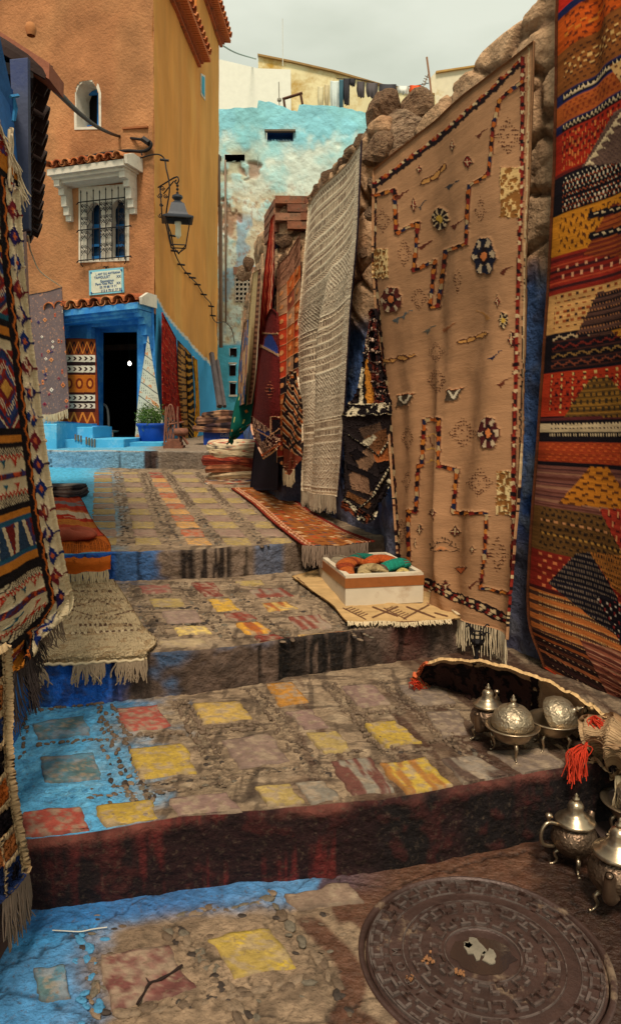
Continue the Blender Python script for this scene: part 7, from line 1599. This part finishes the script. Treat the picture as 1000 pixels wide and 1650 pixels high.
cv = Cv(P, (168, 136, 104)); U, V, w = cv.U, cv.V, cv.w; g = fbm(U * 30, V * 30, 3)
cv.C *= (1 + .25 * (fbm(U * 30, V * 4, 6) - .5))[..., None]; sx = np.sin(U * 4.1)
for c_ in (.33, .52, .74, .86): m = np.abs(u - c_ - .05 * (v - .5)) < .022; cv.fill(m & (g > .44), (36, 26, 28), .006); cv.fill(m & (g < .38), (190, 160, 120), .006)
cv.fill((V < .015), (196, 160, 112), .006); cv.fill((u < .035) & (g > .4), (196, 88, 42), .004); cv.fill((u < .12) & (v < .2), (190, 96, 60))
m = (v > .15) & (u > .05) & (u < .5); cv.fill(m, (60, 40, 36)); cv.fill(m & (g > .55), (24, 18, 20)); cv.noise(.2, .1, 3, pile=.003)
bag = cloth('woven_saddle_bag', P, cv, mc_flat, 'long beige woven saddle bag with dark bands, curled along the wall behind the silverware', 'bag', thick=.014)
# folded flap falling over the step at its right end
P = surf([[W3(930, 1160, .44), W3(965, 1150, .47), W3(1000, 1156, .48), W3(1040, 1160, .48)], [W3(940, 1190, .40), W3(965, 1186, .44), W3(1000, 1190, .45), W3(1040, 1195, .45)], [W3(962, 1222, .30), W3(972, 1225, .36), W3(1000, 1225, .38), W3(1040, 1225, .38)], [W3(980, 1250, .24), W3(988, 1256, .24), W3(998, 1256, .24), W3(1010, 1250, .24)]], 90, 60); uu, vv = UVn(90, 60); P = folds(P, .012 * np.sin(uu * 14 + vv * 5) + .02 * (fbm(uu * 5, vv * 6, 3) - .5)); cv = Cv(P, (166, 136, 102)); cv.fill((((cv.V / .012) % 1) < .35), (146, 114, 84), .002); cv.noise(.35, .3, 3)
fl_ = cloth('flap', P, cv, mc_flat, '', parent=bag, thick=.016)
for (x0, y0, z0, x1, y1, z1, n_, nm) in ((952, 1158, .45, 980, 1190, .39, 46, 'tassel'), (944, 1198, .38, 925, 1252, .27, 70, 'tassel'), (666, 1098, .34, 672, 1112, .29, 22, 'tassel')):
    a = W3(x0, y0, z0); b = W3(x1, y1, z1); mb = MB(); r_ = random.Random(x0)
    for i in range(n_):
        e = b + np.array([r_.gauss(0, .018), r_.gauss(0, .018), r_.gauss(0, .012)]); m_ = (a + e) / 2 + np.array([r_.gauss(-.012, .012), r_.gauss(0, .012), .02 + r_.gauss(0, .008)])
        mb.tube(spline([a + np.array([r_.gauss(0, .005)] * 3), m_, e], 8), .0018, 4, cap=False)
    mb.build(nm, m_fr_red, bag, True)
fringe('fringe', [W3(992, 1250, .28), W3(1015, 1250, .28)], None, (0, -.05, -1), .12, 14, m_fr_cream, bag, rad=.0025, wav=.1, bunch=2, seed=31)
# dark folded cloth under the bag at the left
# ---- black wrought iron candle stand
b0 = W3(766, 1100, .285); cs = empty('candle_stand', tuple(b0), 'black wrought iron candle stand with a crown of prongs, behind the saddle bag', 'candle stand')
zt = at_y(764, 1005, b0[1] + .02)[2]; H = zt - b0[2]
mb = MB(); mb.lathe([(.001, .012), (.03, .01), (.034, 0)], b0, 14); mb.lathe([(.007, 0), (.012, H * .1), (.007, H * .2), (.014, H * .4), (.007, H * .5), (.012, H * .62), (.012, H * .68)], b0, 12); mb.build('stem', m_iron2, cs, True)
c = b0 + np.array([0, 0, H * .66])
mb = MB(); mb.lathe([(.001, 0), (.024, .004), (.03, .02), (.028, .02), (.02, .008), (.001, .006)], c, 16); mb.build('cup', m_iron2, cs, True)
for k in range(8):
    w = 2 * math.pi * k / 8 + .2; d = np.array([math.cos(w), math.sin(w), 0]); hh = H * .34 * (1.0 if k in (0, 3, 4) else .7)
    mb = MB(); mb.tube(spline([c + d * .02, c + d * .034 + (0, 0, hh * .4), c + d * .03 + (0, 0, hh * .75), c + d * .046 + (0, 0, hh), c + d * .058 + (0, 0, hh * .92)], 12), .0035, 6); mb.build('prong', m_iron2, cs, True)
mb = MB(); mb.tube([c + np.array([.032 * math.cos(t), .032 * math.sin(t), H * .2]) for t in np.linspace(0, 6.283, 18)], .004, 5); mb.build('ring', m_iron2, cs, True)

# ---- street lantern on its scrolled bracket
lp = empty('street_lantern', tuple(FF(255, 345)), 'black iron lantern hanging from a scrolled bracket at the corner of the ochre house', 'lantern'); O = np.array(lp.location)
lc = at_y(288, 345, 11.05); 
def LP(x, y, dy=0.0): return at_y(x, y, 11.05 + dy)
def LQ(x, y): # bracket plane from the wall corner out to the lantern
    t = (x - 256) / (286 - 256.); return at_y(x, y, 11.5 * (1 - t) + 11.05 * t)
mb = MB(); 
mb.tube([LQ(258, 300), LQ(262, 360)], .011, 6); mb.tube([LQ(255, 302), LQ(281, 286)], .011, 6); mb.tube([LQ(264, 312), LQ(280, 292)], .01, 6); mb.tube(spline([LQ(280, 287), LQ(286, 285), LQ(288, 291), LQ(285, 296), LQ(282, 293), LQ(284, 290)], 18), .011, 6); mb.build('bracket_arm', m_iron2, lp, True)
for (cx, cy, r, s) in ((262, 303, 4, 1), (258, 315, 4.5, -1), (267, 316, 3.6, 1), (259, 347, 4, -1), (260, 330, 3, 1)):
    mb = MB(); mb.tube([LQ(cx + s * r * (1 - t / 12) * math.cos(t), cy + r * (1 - t / 12) * math.sin(t)) for t in np.linspace(0, 9, 22)], .007, 5); mb.build('scroll', m_iron2, lp, True)
mb = MB(); mb.tube([LP(286, 293), LP(286, 318)], .008, 5)
for yy in (299, 305, 311): mb.lathe([(.004, -.02), (.02, -.01), (.02, .01), (.004, .02)], LP(286, yy), 8)
mb.build('chain', m_iron2, lp, True)
top_ = LP(286, 320); pxm = 11.0 / FPX; A4 = [(math.cos(w), math.sin(w)) for w in (math.radians(45 + 90 * i + 12) for i in range(4))]
def ring4(c, r, dz): return [c + np.array([a * r, b * r, dz]) for a, b in A4]
def frust(mb, c, levels):
    V = []; 
    for r, dz in levels: V += ring4(c, r, dz)
    F = [(i * 4 + k, i * 4 + (k + 1) % 4, (i + 1) * 4 + (k + 1) % 4, (i + 1) * 4 + k) for i in range(len(levels) - 1) for k in range(4)]; mb.add(V, F)
m_lan = mat('lantern_grey_paint', (50, 54, 62), rough=.45, var=.15, bump=.1, metal=.2)
mb = MB(); frust(mb, top_, [(.001, .03), (.06, .03), (.07, 0), (.05, -.03), (.1, -.07), (.13, -.08), (.2, -.25), (.31, -.29), (.31, -.31), (.25, -.31), (.12, -.12)]); mb.lathe([(.001, .08), (.03, .06), (.075, .04), (.08, .01), (.05, -.02)], top_, 12); mb.build('lantern_roof', m_lan, lp)
bot = [top_ + np.array([a * .15, b * .15, -.68]) for a, b in A4]; topr = ring4(top_, .25, -.31)
for k in range(4):
    mb = MB(); mb.tube([topr[k], bot[k]], .009, 5); mb.build('frame_bar', m_iron2, lp); mb = MB(); mb.tube([bot[k], bot[(k + 1) % 4]], .009, 5); mb.build('frame_bar', m_iron2, lp)
    mb = MB(); mb.tube(spline([bot[k], bot[k] * .5 + (top_ + (0, 0, -.74)) * .5 + np.array([0, 0, -.02]), top_ + np.array([0, 0, -.78])], 8), .007, 5); mb.build('basket_bar', m_iron2, lp)
mb = MB(); mb.lathe([(.001, -.76), (.02, -.775), (.001, -.80)], top_, 8); mb.build('finial', m_iron2, lp)
gm = bpy.data.materials.new('lantern_glass'); gm.use_nodes = True; gb = gm.node_tree.nodes['Principled BSDF']; gb.inputs['Transmission Weight'].default_value = 1; gb.inputs['Roughness'].default_value = .05; gb.inputs['IOR'].default_value = 1.05; gb.inputs['Base Color'].default_value = (.9, .95, .92, 1)
for k in range(4): mb = MB(); mb.add([topr[k], topr[(k + 1) % 4], bot[(k + 1) % 4], bot[k]], [(0, 1, 2, 3)]); mb.build('glass_pane', gm, lp)
mb = MB(); mb.lathe([(.001, -.32), (.05, -.33), (.05, -.36), (.04, -.38), (.045, -.52), (.02, -.56), (.001, -.57)], top_, 14); mb.build('lamp_tube', mat('frosted_lamp', (220, 212, 190), rough=.4, bump=0), lp, True)

# ---- cables
def cable(name, pts, r, m, label, extra=(), cat='cable'):
    mb = MB(); mb.tube(spline(pts, max(24, len(pts) * 8)), r, 6)
    o = mb.build(name, m, None, True); tag(o, label, cat)
    for nm, q, rr in extra:
        mb = MB(); mb.tube(q, rr, 6); mb.build(nm, m, o)
    return o
m_cab = mat('black_cable', (26, 22, 24), rough=.6, bump=0)
p = [at_y(84, 138, 4.2), at_y(100, 155, 5.5), at_y(130, 184, 7.5), at_y(160, 206, 9.5), FF(190, 219, .08), FF(222, 224, .06), FF(234, 225, .06)]
cable('overhead_cable', p, .022, m_cab, 'thick black cable sagging from the left eave to the corner of the ochre house', [('junction', [FF(231, 224, .07), FF(241, 231, .07)], .05)])
p = [FF(78, 263, .06), FF(105, 260, .05), FF(140, 253, .06), (FF(170, 247, .05)), FF(205, 243, .05), FF(228, 244, .05), FF(240, 240, .06), FF(244, 232, .06), FF(238, 226, .07)]
cable('wall_cable', p, .024, m_cab, 'bundle of dark cables clipped along the ochre front above the window hood', [('clip', [FF(x, y + 1, .03), FF(x + 1, y + 6, .1)], .012) for x, y in ((115, 258), (135, 255), (172, 248), (201, 243), (228, 244))])
p = [FF(150, 252, .05), FF(168, 263, .05), FF(190, 259, .05), FF(220, 256, .06), FF(242, 250, .07), at_y(256, 249, 11.3), at_y(265, 256, 11.3), at_y(268, 272, 11.2), at_y(272, 290, 11.2), at_y(273, 310, 11.2), at_y(268, 350, 11.4), FS(276, 380, .06), FS(280, 402, .05), FS(290, 425, .05), FS(305, 445, .05), FS(318, 458, .05), FS(330, 478, .05), FS(340, 490, .05), FS(342, 510, .05), FS(350, 520, .06), at_y(362, 519, 19), at_y(373, 530, 19.8), at_y(378, 552, 19.8)]
sk = []
for x, y in ((265, 259), (277, 383), (281, 405), (292, 427), (302, 441), (310, 448), (318, 459), (328, 475), (340, 494), (343, 509)):
    c = FS(x, y, .06) if x > 270 else at_y(x, y, 11.3); sk.append(('bulb_socket', [c + np.array([-.06, -.02, .01]), c + np.array([.07, -.02, -.005])], .018))
cable('string_light_cord', p, .011, m_cab, 'thin cord of fairy light sockets running down the ochre side wall past the lantern', sk)
cable('wire', [at_y(45, 380, 4.6), at_y(52, 410, 6), at_y(68, 440, 8.5), FF(101, 463, .5)], .006, m_fr_cream, 'thin pale string slanting down to the dotted grey mauve rug')
cable('wire', [at_y(350, 68, 19), at_y(380, 85, 22), at_y(412, 95, 25)], .02, mat('faint_wire', (150, 170, 170), bump=0), 'faint wire crossing the sky between the ochre house and the stained wall')
# ---- leaning timber
a = FS(341, 570, .12); b = at_y(354, 655, 14.6); mb = MB(); d = unit(b - a)
mb.tube([a, b], .06, 5); mb.tube([a + np.array([.12, 0, -.15]), b + np.array([.1, 0, 0])], .045, 5); o = mb.build('leaning_post', mat('weathered_post', (92, 84, 84), var=.3, bump=.5)); tag(o, 'two weathered grey posts leaning against the turquoise wall beyond the hanging rugs', 'post')

# ---- potted bush
pc = at_y(245, 713, 10.9); pp = empty('potted_plant', tuple(pc), 'bushy green plant in a bright blue pot at the foot of the blue door jamb', 'potted plant')
mb = MB(); mb.lathe([(.001, 0), (.14, 0), (.17, .02), (.2, .2), (.205, .24), (.225, .25), (.225, .29), (.2, .29), (.19, .24), (.001, .24)], pc, 28); mb.build('pot', mat('cobalt_pot', (22, 70, 160), rough=.6, var=.2, bump=.2), pp, True)
mb = MB(); r_ = random.Random(4)
cc = at_y(243, 673, 10.9)
for i in range(2600):
    w = r_.uniform(0, 6.283); ph = math.acos(r_.uniform(-.75, 1)); R = (.21 + .05 * math.sin(w * 3) + .03 * math.sin(w * 7 + ph * 4)) * r_.uniform(.55, 1.08); c = cc + np.array([R * math.sin(ph) * math.cos(w), R * math.sin(ph) * math.sin(w), R * math.cos(ph) * .95 - .02])
    a = unit([r_.gauss(0, 1), r_.gauss(0, 1), r_.gauss(.6, 1)]); b = unit(np.cross(a, [r_.gauss(0, 1), r_.gauss(0, 1), r_.gauss(0, 1)])); s = r_.uniform(.012, .022); mb.add([c - a * s, c + b * s * .4, c + a * s, c - b * s * .4], [(0, 1, 2, 3)])
fo = mb.build('foliage', mat('leaf_green', (74, 104, 40), rough=.7, var=.4, vscale=14, bump=0), pp); fo['kind'] = 'stuff'
mb = MB()
for k in range(9): mb.tube([pc + (0, 0, .22), cc + np.array([r_.uniform(-.12, .12), r_.uniform(-.12, .12), r_.uniform(-.1, .1)])], .006, 4)
mb.build('stems', mat('green_stem', (70, 80, 40), bump=0), pp)['kind'] = 'stuff'

# ---- antique wheel on a stand
wc = at_y(284, 722, 9.75); wh = empty('iron_wheel_stand', tuple(wc), 'rusty antique iron wheel on a stepped stand at the edge of the landing', 'wheel')
m_rust = mat('rusty_brown_iron', (128, 84, 66), rough=.75, var=.35, vscale=20, bump=.4, bscale=60, metal=.2)
def Wp(x, y, dy=0.0): return at_y(x, y, 9.75 + dy)
mb = MB(); mb.tube([Wp(275 + 6.5 * math.cos(t), 684 + 35 * math.sin(t) * .92) for t in np.linspace(0, 6.283, 30)], .013, 6); mb.build('wheel_rim', m_rust, wh, True)
for k in range(6): t = k * math.pi / 6 + .3; mb = MB(); mb.tube([Wp(275 + 6.5 * math.cos(t), 684 + 32 * math.sin(t)), Wp(275 - 6.5 * math.cos(t), 684 - 32 * math.sin(t))], .008, 5); mb.build('spoke', m_rust, wh)
mb = MB(); mb.tube([Wp(271, 684, -.04), Wp(296, 680, .05)], .014, 6); mb.build('axle', m_rust, wh)
for x0, x1 in ((265, 268), (289, 287)): mb = MB(); mb.tube([Wp(x0, 716), Wp(x1 - 1, 670), Wp(x1, 655)], .016, 5); mb.build('post', m_rust, wh)
mb = MB(); mb.tube(spline([Wp(289, 690), Wp(296, 705), Wp(303, 716)], 8), .02, 5); mb.build('brace', m_rust, wh)
for y0, hw in ((722, 15), (717, 12), (712, 10)): mb = MB(); mb.box(Wp(281, y0 - 2), hw * 2 * .0088, .2, .045, jit=.004, rnd=_rs); mb.build('base_step', m_rust, wh)
mb = MB(); mb.lathe([(.02, -.1), (.05, -.08), (.055, 0), (.05, .08), (.02, .1)], Wp(292, 696), 12, ((0, 0, 1), (0, 1, 0), (1, 0, 0))); mb.build('spindle', m_rust, wh, True)

# ---- white plastic chair in the doorway
chb = FF(171, 714, -.5); ch = empty('plastic_chair', tuple(chb), 'dirty white plastic chair standing just inside the dark shop doorway', 'chair'); m_pl = mat('dirty_white_plastic', (150, 140, 126), rough=.5, var=.2, bump=.05)
def CHp(x, y, o=0.0): return FF(x, y, -.45 - o)
mb = MB(); mb.tube(spline([CHp(163, 694), CHp(162, 665), CHp(164, 655), CHp(168, 652), CHp(173, 658), CHp(175, 675), CHp(175, 694)], 24), .022, 6); mb.build('back_frame', m_pl, ch, True)
mb = MB(); mb.tube([CHp(165, 655), CHp(165, 692)], .016, 5); mb.build('back_slat', m_pl, ch)
mb = MB(); mb.prism([CHp(161, 692), CHp(182, 694), CHp(180, 697), CHp(162, 696)], B_ * .35); mb.build('seat', m_pl, ch)
for x in (164, 172, 181): mb = MB(); mb.tube([CHp(x, 696), CHp(x + .5, 714)], .02, 5); mb.build('leg', m_pl, ch)

# ---- heaps of folded rugs
def folded(c, w, d, h, rz, cols, label, group, seed, pat='stripe', sag=.035):
    """one folded rug: rounded slab with wavy edge, several visible layers"""
    r_ = random.Random(seed); n = 30; m = 64; P = np.zeros((n, m, 3)); C = np.zeros((n, m, 3)); ca, sa = math.cos(rz), math.sin(rz)
    for j in range(m):
        t = 2 * math.pi * j / m; cx_, cy_ = math.cos(t), math.sin(t); q = (abs(cx_) ** 5 + abs(cy_) ** 5) ** (-1 / 5.); bx_, by_ = cx_ * q * w / 2, cy_ * q * d / 2
        for i in range(n):
            s = i / (n - 1.)
            if s < .2: k = s / .2; rr = k; z = h
            elif s > .8: k = (1 - s) / .2; rr = k; z = 0
            else: k = (s - .2) / .6; a = k * math.pi; rr = 1 + .035 * math.sin(a) - (.025 * abs(math.sin(a * 2))); z = h * (.5 + .5 * math.cos(a))
            nz = float(vnoise(np.array(j * .18 + seed), np.array(i * .08), seed)) - .5; x = bx_ * rr * (1 + .05 * nz); y = by_ * rr * (1 + .08 * nz); z = z + sag * math.sin(j * .2 + seed) * .5 + .012 * nz * (rr > .5) - sag * (rr ** 3) * .6
            P[i, j] = (c[0] + ca * x - sa * y, c[1] + sa * x + ca * y, c[2] + z); v_ = float(vnoise(np.array(x * 22 + seed), np.array(y * 22 + z * 40), seed + 1))
            cc_ = cols[0] if v_ < .55 else cols[1 + int(v_ * 40) % (len(cols) - 1)]
            if pat == 'stripe': cc_ = cols[int((x * 9 + 20) + seed) % len(cols)] if .25 < v_ else cols[0]
            C[i, j] = lin(cc_) * (.8 + .4 * v_) * (.55 if (.2 < s < .8 and abs(((s - .2) / .6) - .5) < .035) else 1)
    o = mesh('folded_rug', P, gfaces(n, m, closed=True), M_FOLD, None, True, C); return tag(o, label, 'rug', group)
M_FOLD = mat('folded_wool', None, rough=.95, var=.25, vscale=18, bump=.9, bscale=70, dist=.01)
g0 = on_ground(385, 781, 3); z = g0[2]; gx = g0[0]; gy = g0[1] + .28
for i, (dx, w, d, h, rz, cl, lab) in enumerate((
    (-.02, .74, .55, .075, .1, [(160, 120, 90), (60, 70, 90), (150, 70, 50), (196, 180, 150)], 'patterned blue and tan folded rug, lowest in the heap on the ramp'),
    (.02, .70, .52, .07, -.06, [(196, 170, 134), (186, 160, 124), (150, 110, 80)], 'plain cream rug folded second from the bottom in the heap on the ramp'),
    (-.01, .72, .52, .075, .05, [(140, 80, 50), (116, 66, 44), (160, 100, 66)], 'brown folded rug below the red one in the heap on the ramp'),
    (-.03, .74, .5, .1, -.04, [(130, 44, 28), (96, 32, 26), (170, 80, 50)], 'brick red folded rug in the middle of the heap on the ramp'),
    (.0, .66, .48, .075, .08, [(206, 184, 148), (190, 168, 130), (206, 184, 148), (120, 80, 60)], 'cream folded rug lying on the brick red one'),
    (-.01, .68, .46, .085, -.03, [(214, 194, 160), (206, 184, 148), (214, 194, 160), (186, 60, 40), (60, 50, 50)], 'cream folded rug with red flecks, topmost in the heap on the ramp'))):
    folded((gx + dx, gy, z), w, d, h, rz, cl, lab, 'folded rugs heaped on the ramp', 3 + i, 'spot' if i in (0, 3, 5) else 'plain'); z += h * .93
# blue crate with rugs on the landing
c0 = on_ground(360, 722, 4); c0 = at_z(362, 718, 1.15); crt = empty('plastic_crate', tuple(c0), 'blue plastic crate with raised lettering, under a stack of folded rugs on the landing', 'crate')
m_cr = mat('blue_plastic', (22, 58, 140), rough=.4, var=.12, bump=.05); X0 = at_y(329, 718, c0[1])[0]; X1 = at_y(392, 718, c0[1])[0]; Hc = .22; zc = float(HT(4, 0, c0[1])); yc = c0[1]
for nm, cc_, s in (('side', ((X0 + X1) / 2, yc, zc + Hc / 2), (X1 - X0, .02, Hc)), ('side', ((X0 + X1) / 2, yc + .4, zc + Hc / 2), (X1 - X0, .02, Hc)), ('side', (X0, yc + .2, zc + Hc / 2), (.02, .38, Hc)), ('side', (X1, yc + .2, zc + Hc / 2), (.02, .38, Hc)), ('rim', ((X0 + X1) / 2, yc - .012, zc + Hc - .02), (X1 - X0 + .02, .012, .035))):
    mb = MB(); mb.box(cc_, *s); mb.build(nm, m_cr, crt)
for i in range(9): mb = MB(); mb.box((X0 + (X1 - X0) * (i + .5) / 9, yc - .016, zc + .06), .012, .012, .12); mb.build('rib', m_cr, crt)
text('ISdB', np.array([X0 + (X1 - X0) * .42, yc - .022, zc + Hc * .55]), (1, 0, 0), (0, 0, 1), .075, mat('grey_print', (150, 150, 160), bump=0), crt)
z = zc + Hc + .0
for i, (w, d, h, cl, lab) in enumerate(((.82, .5, .07, [(116, 76, 56), (150, 110, 80), (60, 40, 40)], 'brown striped folded rug lying directly on the blue crate'), (.78, .48, .075, [(60, 40, 44), (110, 80, 70), (36, 28, 34)], 'dark plum folded rug, second up on the blue crate'), (.74, .48, .08, [(140, 100, 76), (84, 56, 44), (40, 30, 34)], 'tan and black folded rug, third up on the blue crate'), (.62, .46, .085, [(166, 124, 92), (100, 64, 46), (50, 36, 36)], 'loosely folded brown rug on top of the blue crate stack'))):
    folded(((X0 + X1) / 2 - .06 + .05 * (i % 2), yc + .18, z), w, d, h, .05 * (-1) ** i, cl, lab, 'folded rugs on the blue crate', 20 + i); z += h * .9
# striped roll and cushion on the left kilim
pr = [on_ground(a, b, 3, .05) for a, b in ((62, 796), (90, 795), (119, 796))]
for k, dz in enumerate((0, .035, .065)):
    o = folded(pr[1] + np.array([-.08, .12, dz - .03]), .6, .4, .04, .05 * k, ([(54, 48, 54), (120, 104, 100)], [(140, 124, 116), (96, 84, 84)], [(46, 40, 46), (150, 134, 124)])[k], '', '', 50 + k, 'stripe', sag=.012); o.name = 'folded_mat'; tag(o, ('charcoal folded mat at the bottom of the small pile', 'pale grey folded mat between two charcoal ones', 'charcoal folded mat on top of the small pile')[k] + ' behind the flame coloured kilim', 'mat', 'folded mats behind the kilim')
cu0 = on_ground(125, 872, 3, .03); P = np.zeros((24, 36, 3)); C = np.zeros((24, 36, 3))
for i in range(24):
    for j in range(36):
        ph = math.pi * i / 23; t = 2 * math.pi * j / 36; e = .55; x = .16 * math.copysign(abs(math.cos(t)) ** e, math.cos(t)) * math.sin(ph) ** .6; y = .08 * math.copysign(abs(math.sin(t)) ** e, math.sin(t)) * math.sin(ph) ** .6; P[i, j] = cu0 + np.array([x - .06, y + .06, .03 + .04 * math.cos(ph) * (1 + .3 * math.sin(t * 2))]); C[i, j] = lin((176, 84, 60)) * (1 if j % 9 else .8)
o = mesh('cushion', P, gfaces(24, 36, closed=True), mat('salmon_cushion', None, var=.2, vscale=10, bump=.5, bscale=60), None, True, C); tag(o, 'salmon pink cushion lying on the flame coloured kilim at left', 'cushion')

# ---- rooftops: washing, frame, masts
ln = [at_y(542, 127, 23.6), at_y(580, 128, 23.6), at_y(620, 137, 23.6), at_y(660, 139, 23.6), at_y(690, 134, 23.6)]
cable('washing_line', ln, .012, m_cab, 'washing line strung across the rooftop with clothes on it', cat='washing line')
for (x0, x1, y0, y1, c, lab) in ((512, 521, 139, 180, (206, 196, 160), 'narrow cream cloth hanging leftmost on the rooftop line'), (523, 530, 136, 178, (190, 176, 140), 'beige cloth strip, second from left on the rooftop line'), (532, 546, 130, 182, (200, 210, 206), 'white sheet on the rooftop line beside the beige strip'), (546, 553, 128, 186, (60, 96, 110), 'narrow teal garment on the rooftop line next to the white sheet'), (553, 563, 126, 170, (50, 48, 54), 'long charcoal trousers on the rooftop line'), (563, 572, 126, 140, (44, 42, 48), 'short black garment high on the rooftop line'), (575, 587, 131, 158, (78, 72, 74), 'grey shirt left of centre on the rooftop line'), (590, 608, 133, 158, (84, 78, 80), 'wide grey jumper at the centre of the rooftop line'), (611, 638, 135, 163, (62, 60, 66), 'dark grey pair of shirts right of the jumper on the line'), (640, 658, 138, 152, (214, 214, 206), 'white vest on the rooftop line beside the orange cloth'), (660, 678, 137, 154, (216, 84, 36), 'bright orange cloth at the right end of the rooftop line')):
    P = surf([[at_y(x0, y0, 23.55), at_y((x0 + x1) / 2, y0 + 1, 23.6), at_y(x1, y0 + .5, 23.55)], [at_y(x0 - 1, (y0 + y1) / 2, 23.6), at_y((x0 + x1) / 2, (y0 + y1) / 2, 23.5), at_y(x1, (y0 + y1) / 2, 23.6)], [at_y(x0 + 1, y1 - 3, 23.6), at_y((x0 + x1) / 2, y1, 23.55), at_y(x1 - .5, y1 - 1, 23.6)]], 24, 20)
    u, v = UVn(24, 20); P[..., 1] += .05 * np.sin(u * 16) * v; o = grid('laundry', P, mat('cotton', c, var=.1, bump=.2)); tag(o, lab, 'laundry', 'washing on the rooftop line')
    md = o.modifiers.new('thickness', 'SOLIDIFY'); md.thickness = .01
mb = MB(); mb.tube([at_y(459, 175, 21), at_y(457, 160, 21)], .035, 5); mb.tube([at_y(455, 160, 21), at_y(487, 150, 21)], .04, 5); mb.tube([at_y(484, 151, 21), at_y(487, 168, 21)], .035, 5); o = mb.build('bench_frame', m_wood); tag(o, 'old wooden frame standing on the turquoise parapet', 'frame')
mb = MB(); mb.tube([at_y(687, 92, 22.5), at_y(692, 130, 22.5), at_y(700, 200, 22.5)], .03, 6); o = mb.build('antenna_mast', mat('rust_mast', (150, 110, 84), bump=.2)); tag(o, 'thin rusty antenna mast leaning on the skyline near the stone wall', 'mast')
mb = MB()
for k in range(6): mb.tube([at_y(676 + k * 1.6, 142 - k * 4, 22.6), at_y(682 + k * 1.6, 145 - k * 4, 22.6)], .012, 4)
mb.tube([at_y(678, 148, 22.6), at_y(690, 118, 22.6)], .014, 4); mb.build('antenna', mat('aerial_metal', (150, 130, 110), bump=0), o)['kind'] = 'stuff'
mb = MB(); mb.tube([at_y(455, 30, 24.8), at_y(455.5, 106, 24.8)], .012, 5); o = mb.build('pole', mat('white_pole', (206, 206, 196), bump=0)); tag(o, 'faint white pole rising above the white rooftop wall', 'pole')
mb = MB(); mb.tube([at_y(449, 132, 21.5), at_y(450, 170, 21.5)], .014, 5); mb.lathe([(.001, .06), (.06, .03), (.06, -.03), (.001, -.06)], at_y(450, 161, 21.5), 8); o = mb.build('rod', mat('grey_rod', (140, 136, 124), bump=0)); tag(o, 'short thin rod with a small knob on the turquoise parapet', 'rod')
for o in bpy.data.objects:
    if 'label' in o and len(o['label'].replace(',', ' ').split()) > 16: print('LONG', len(o['label'].split()), o['label'])
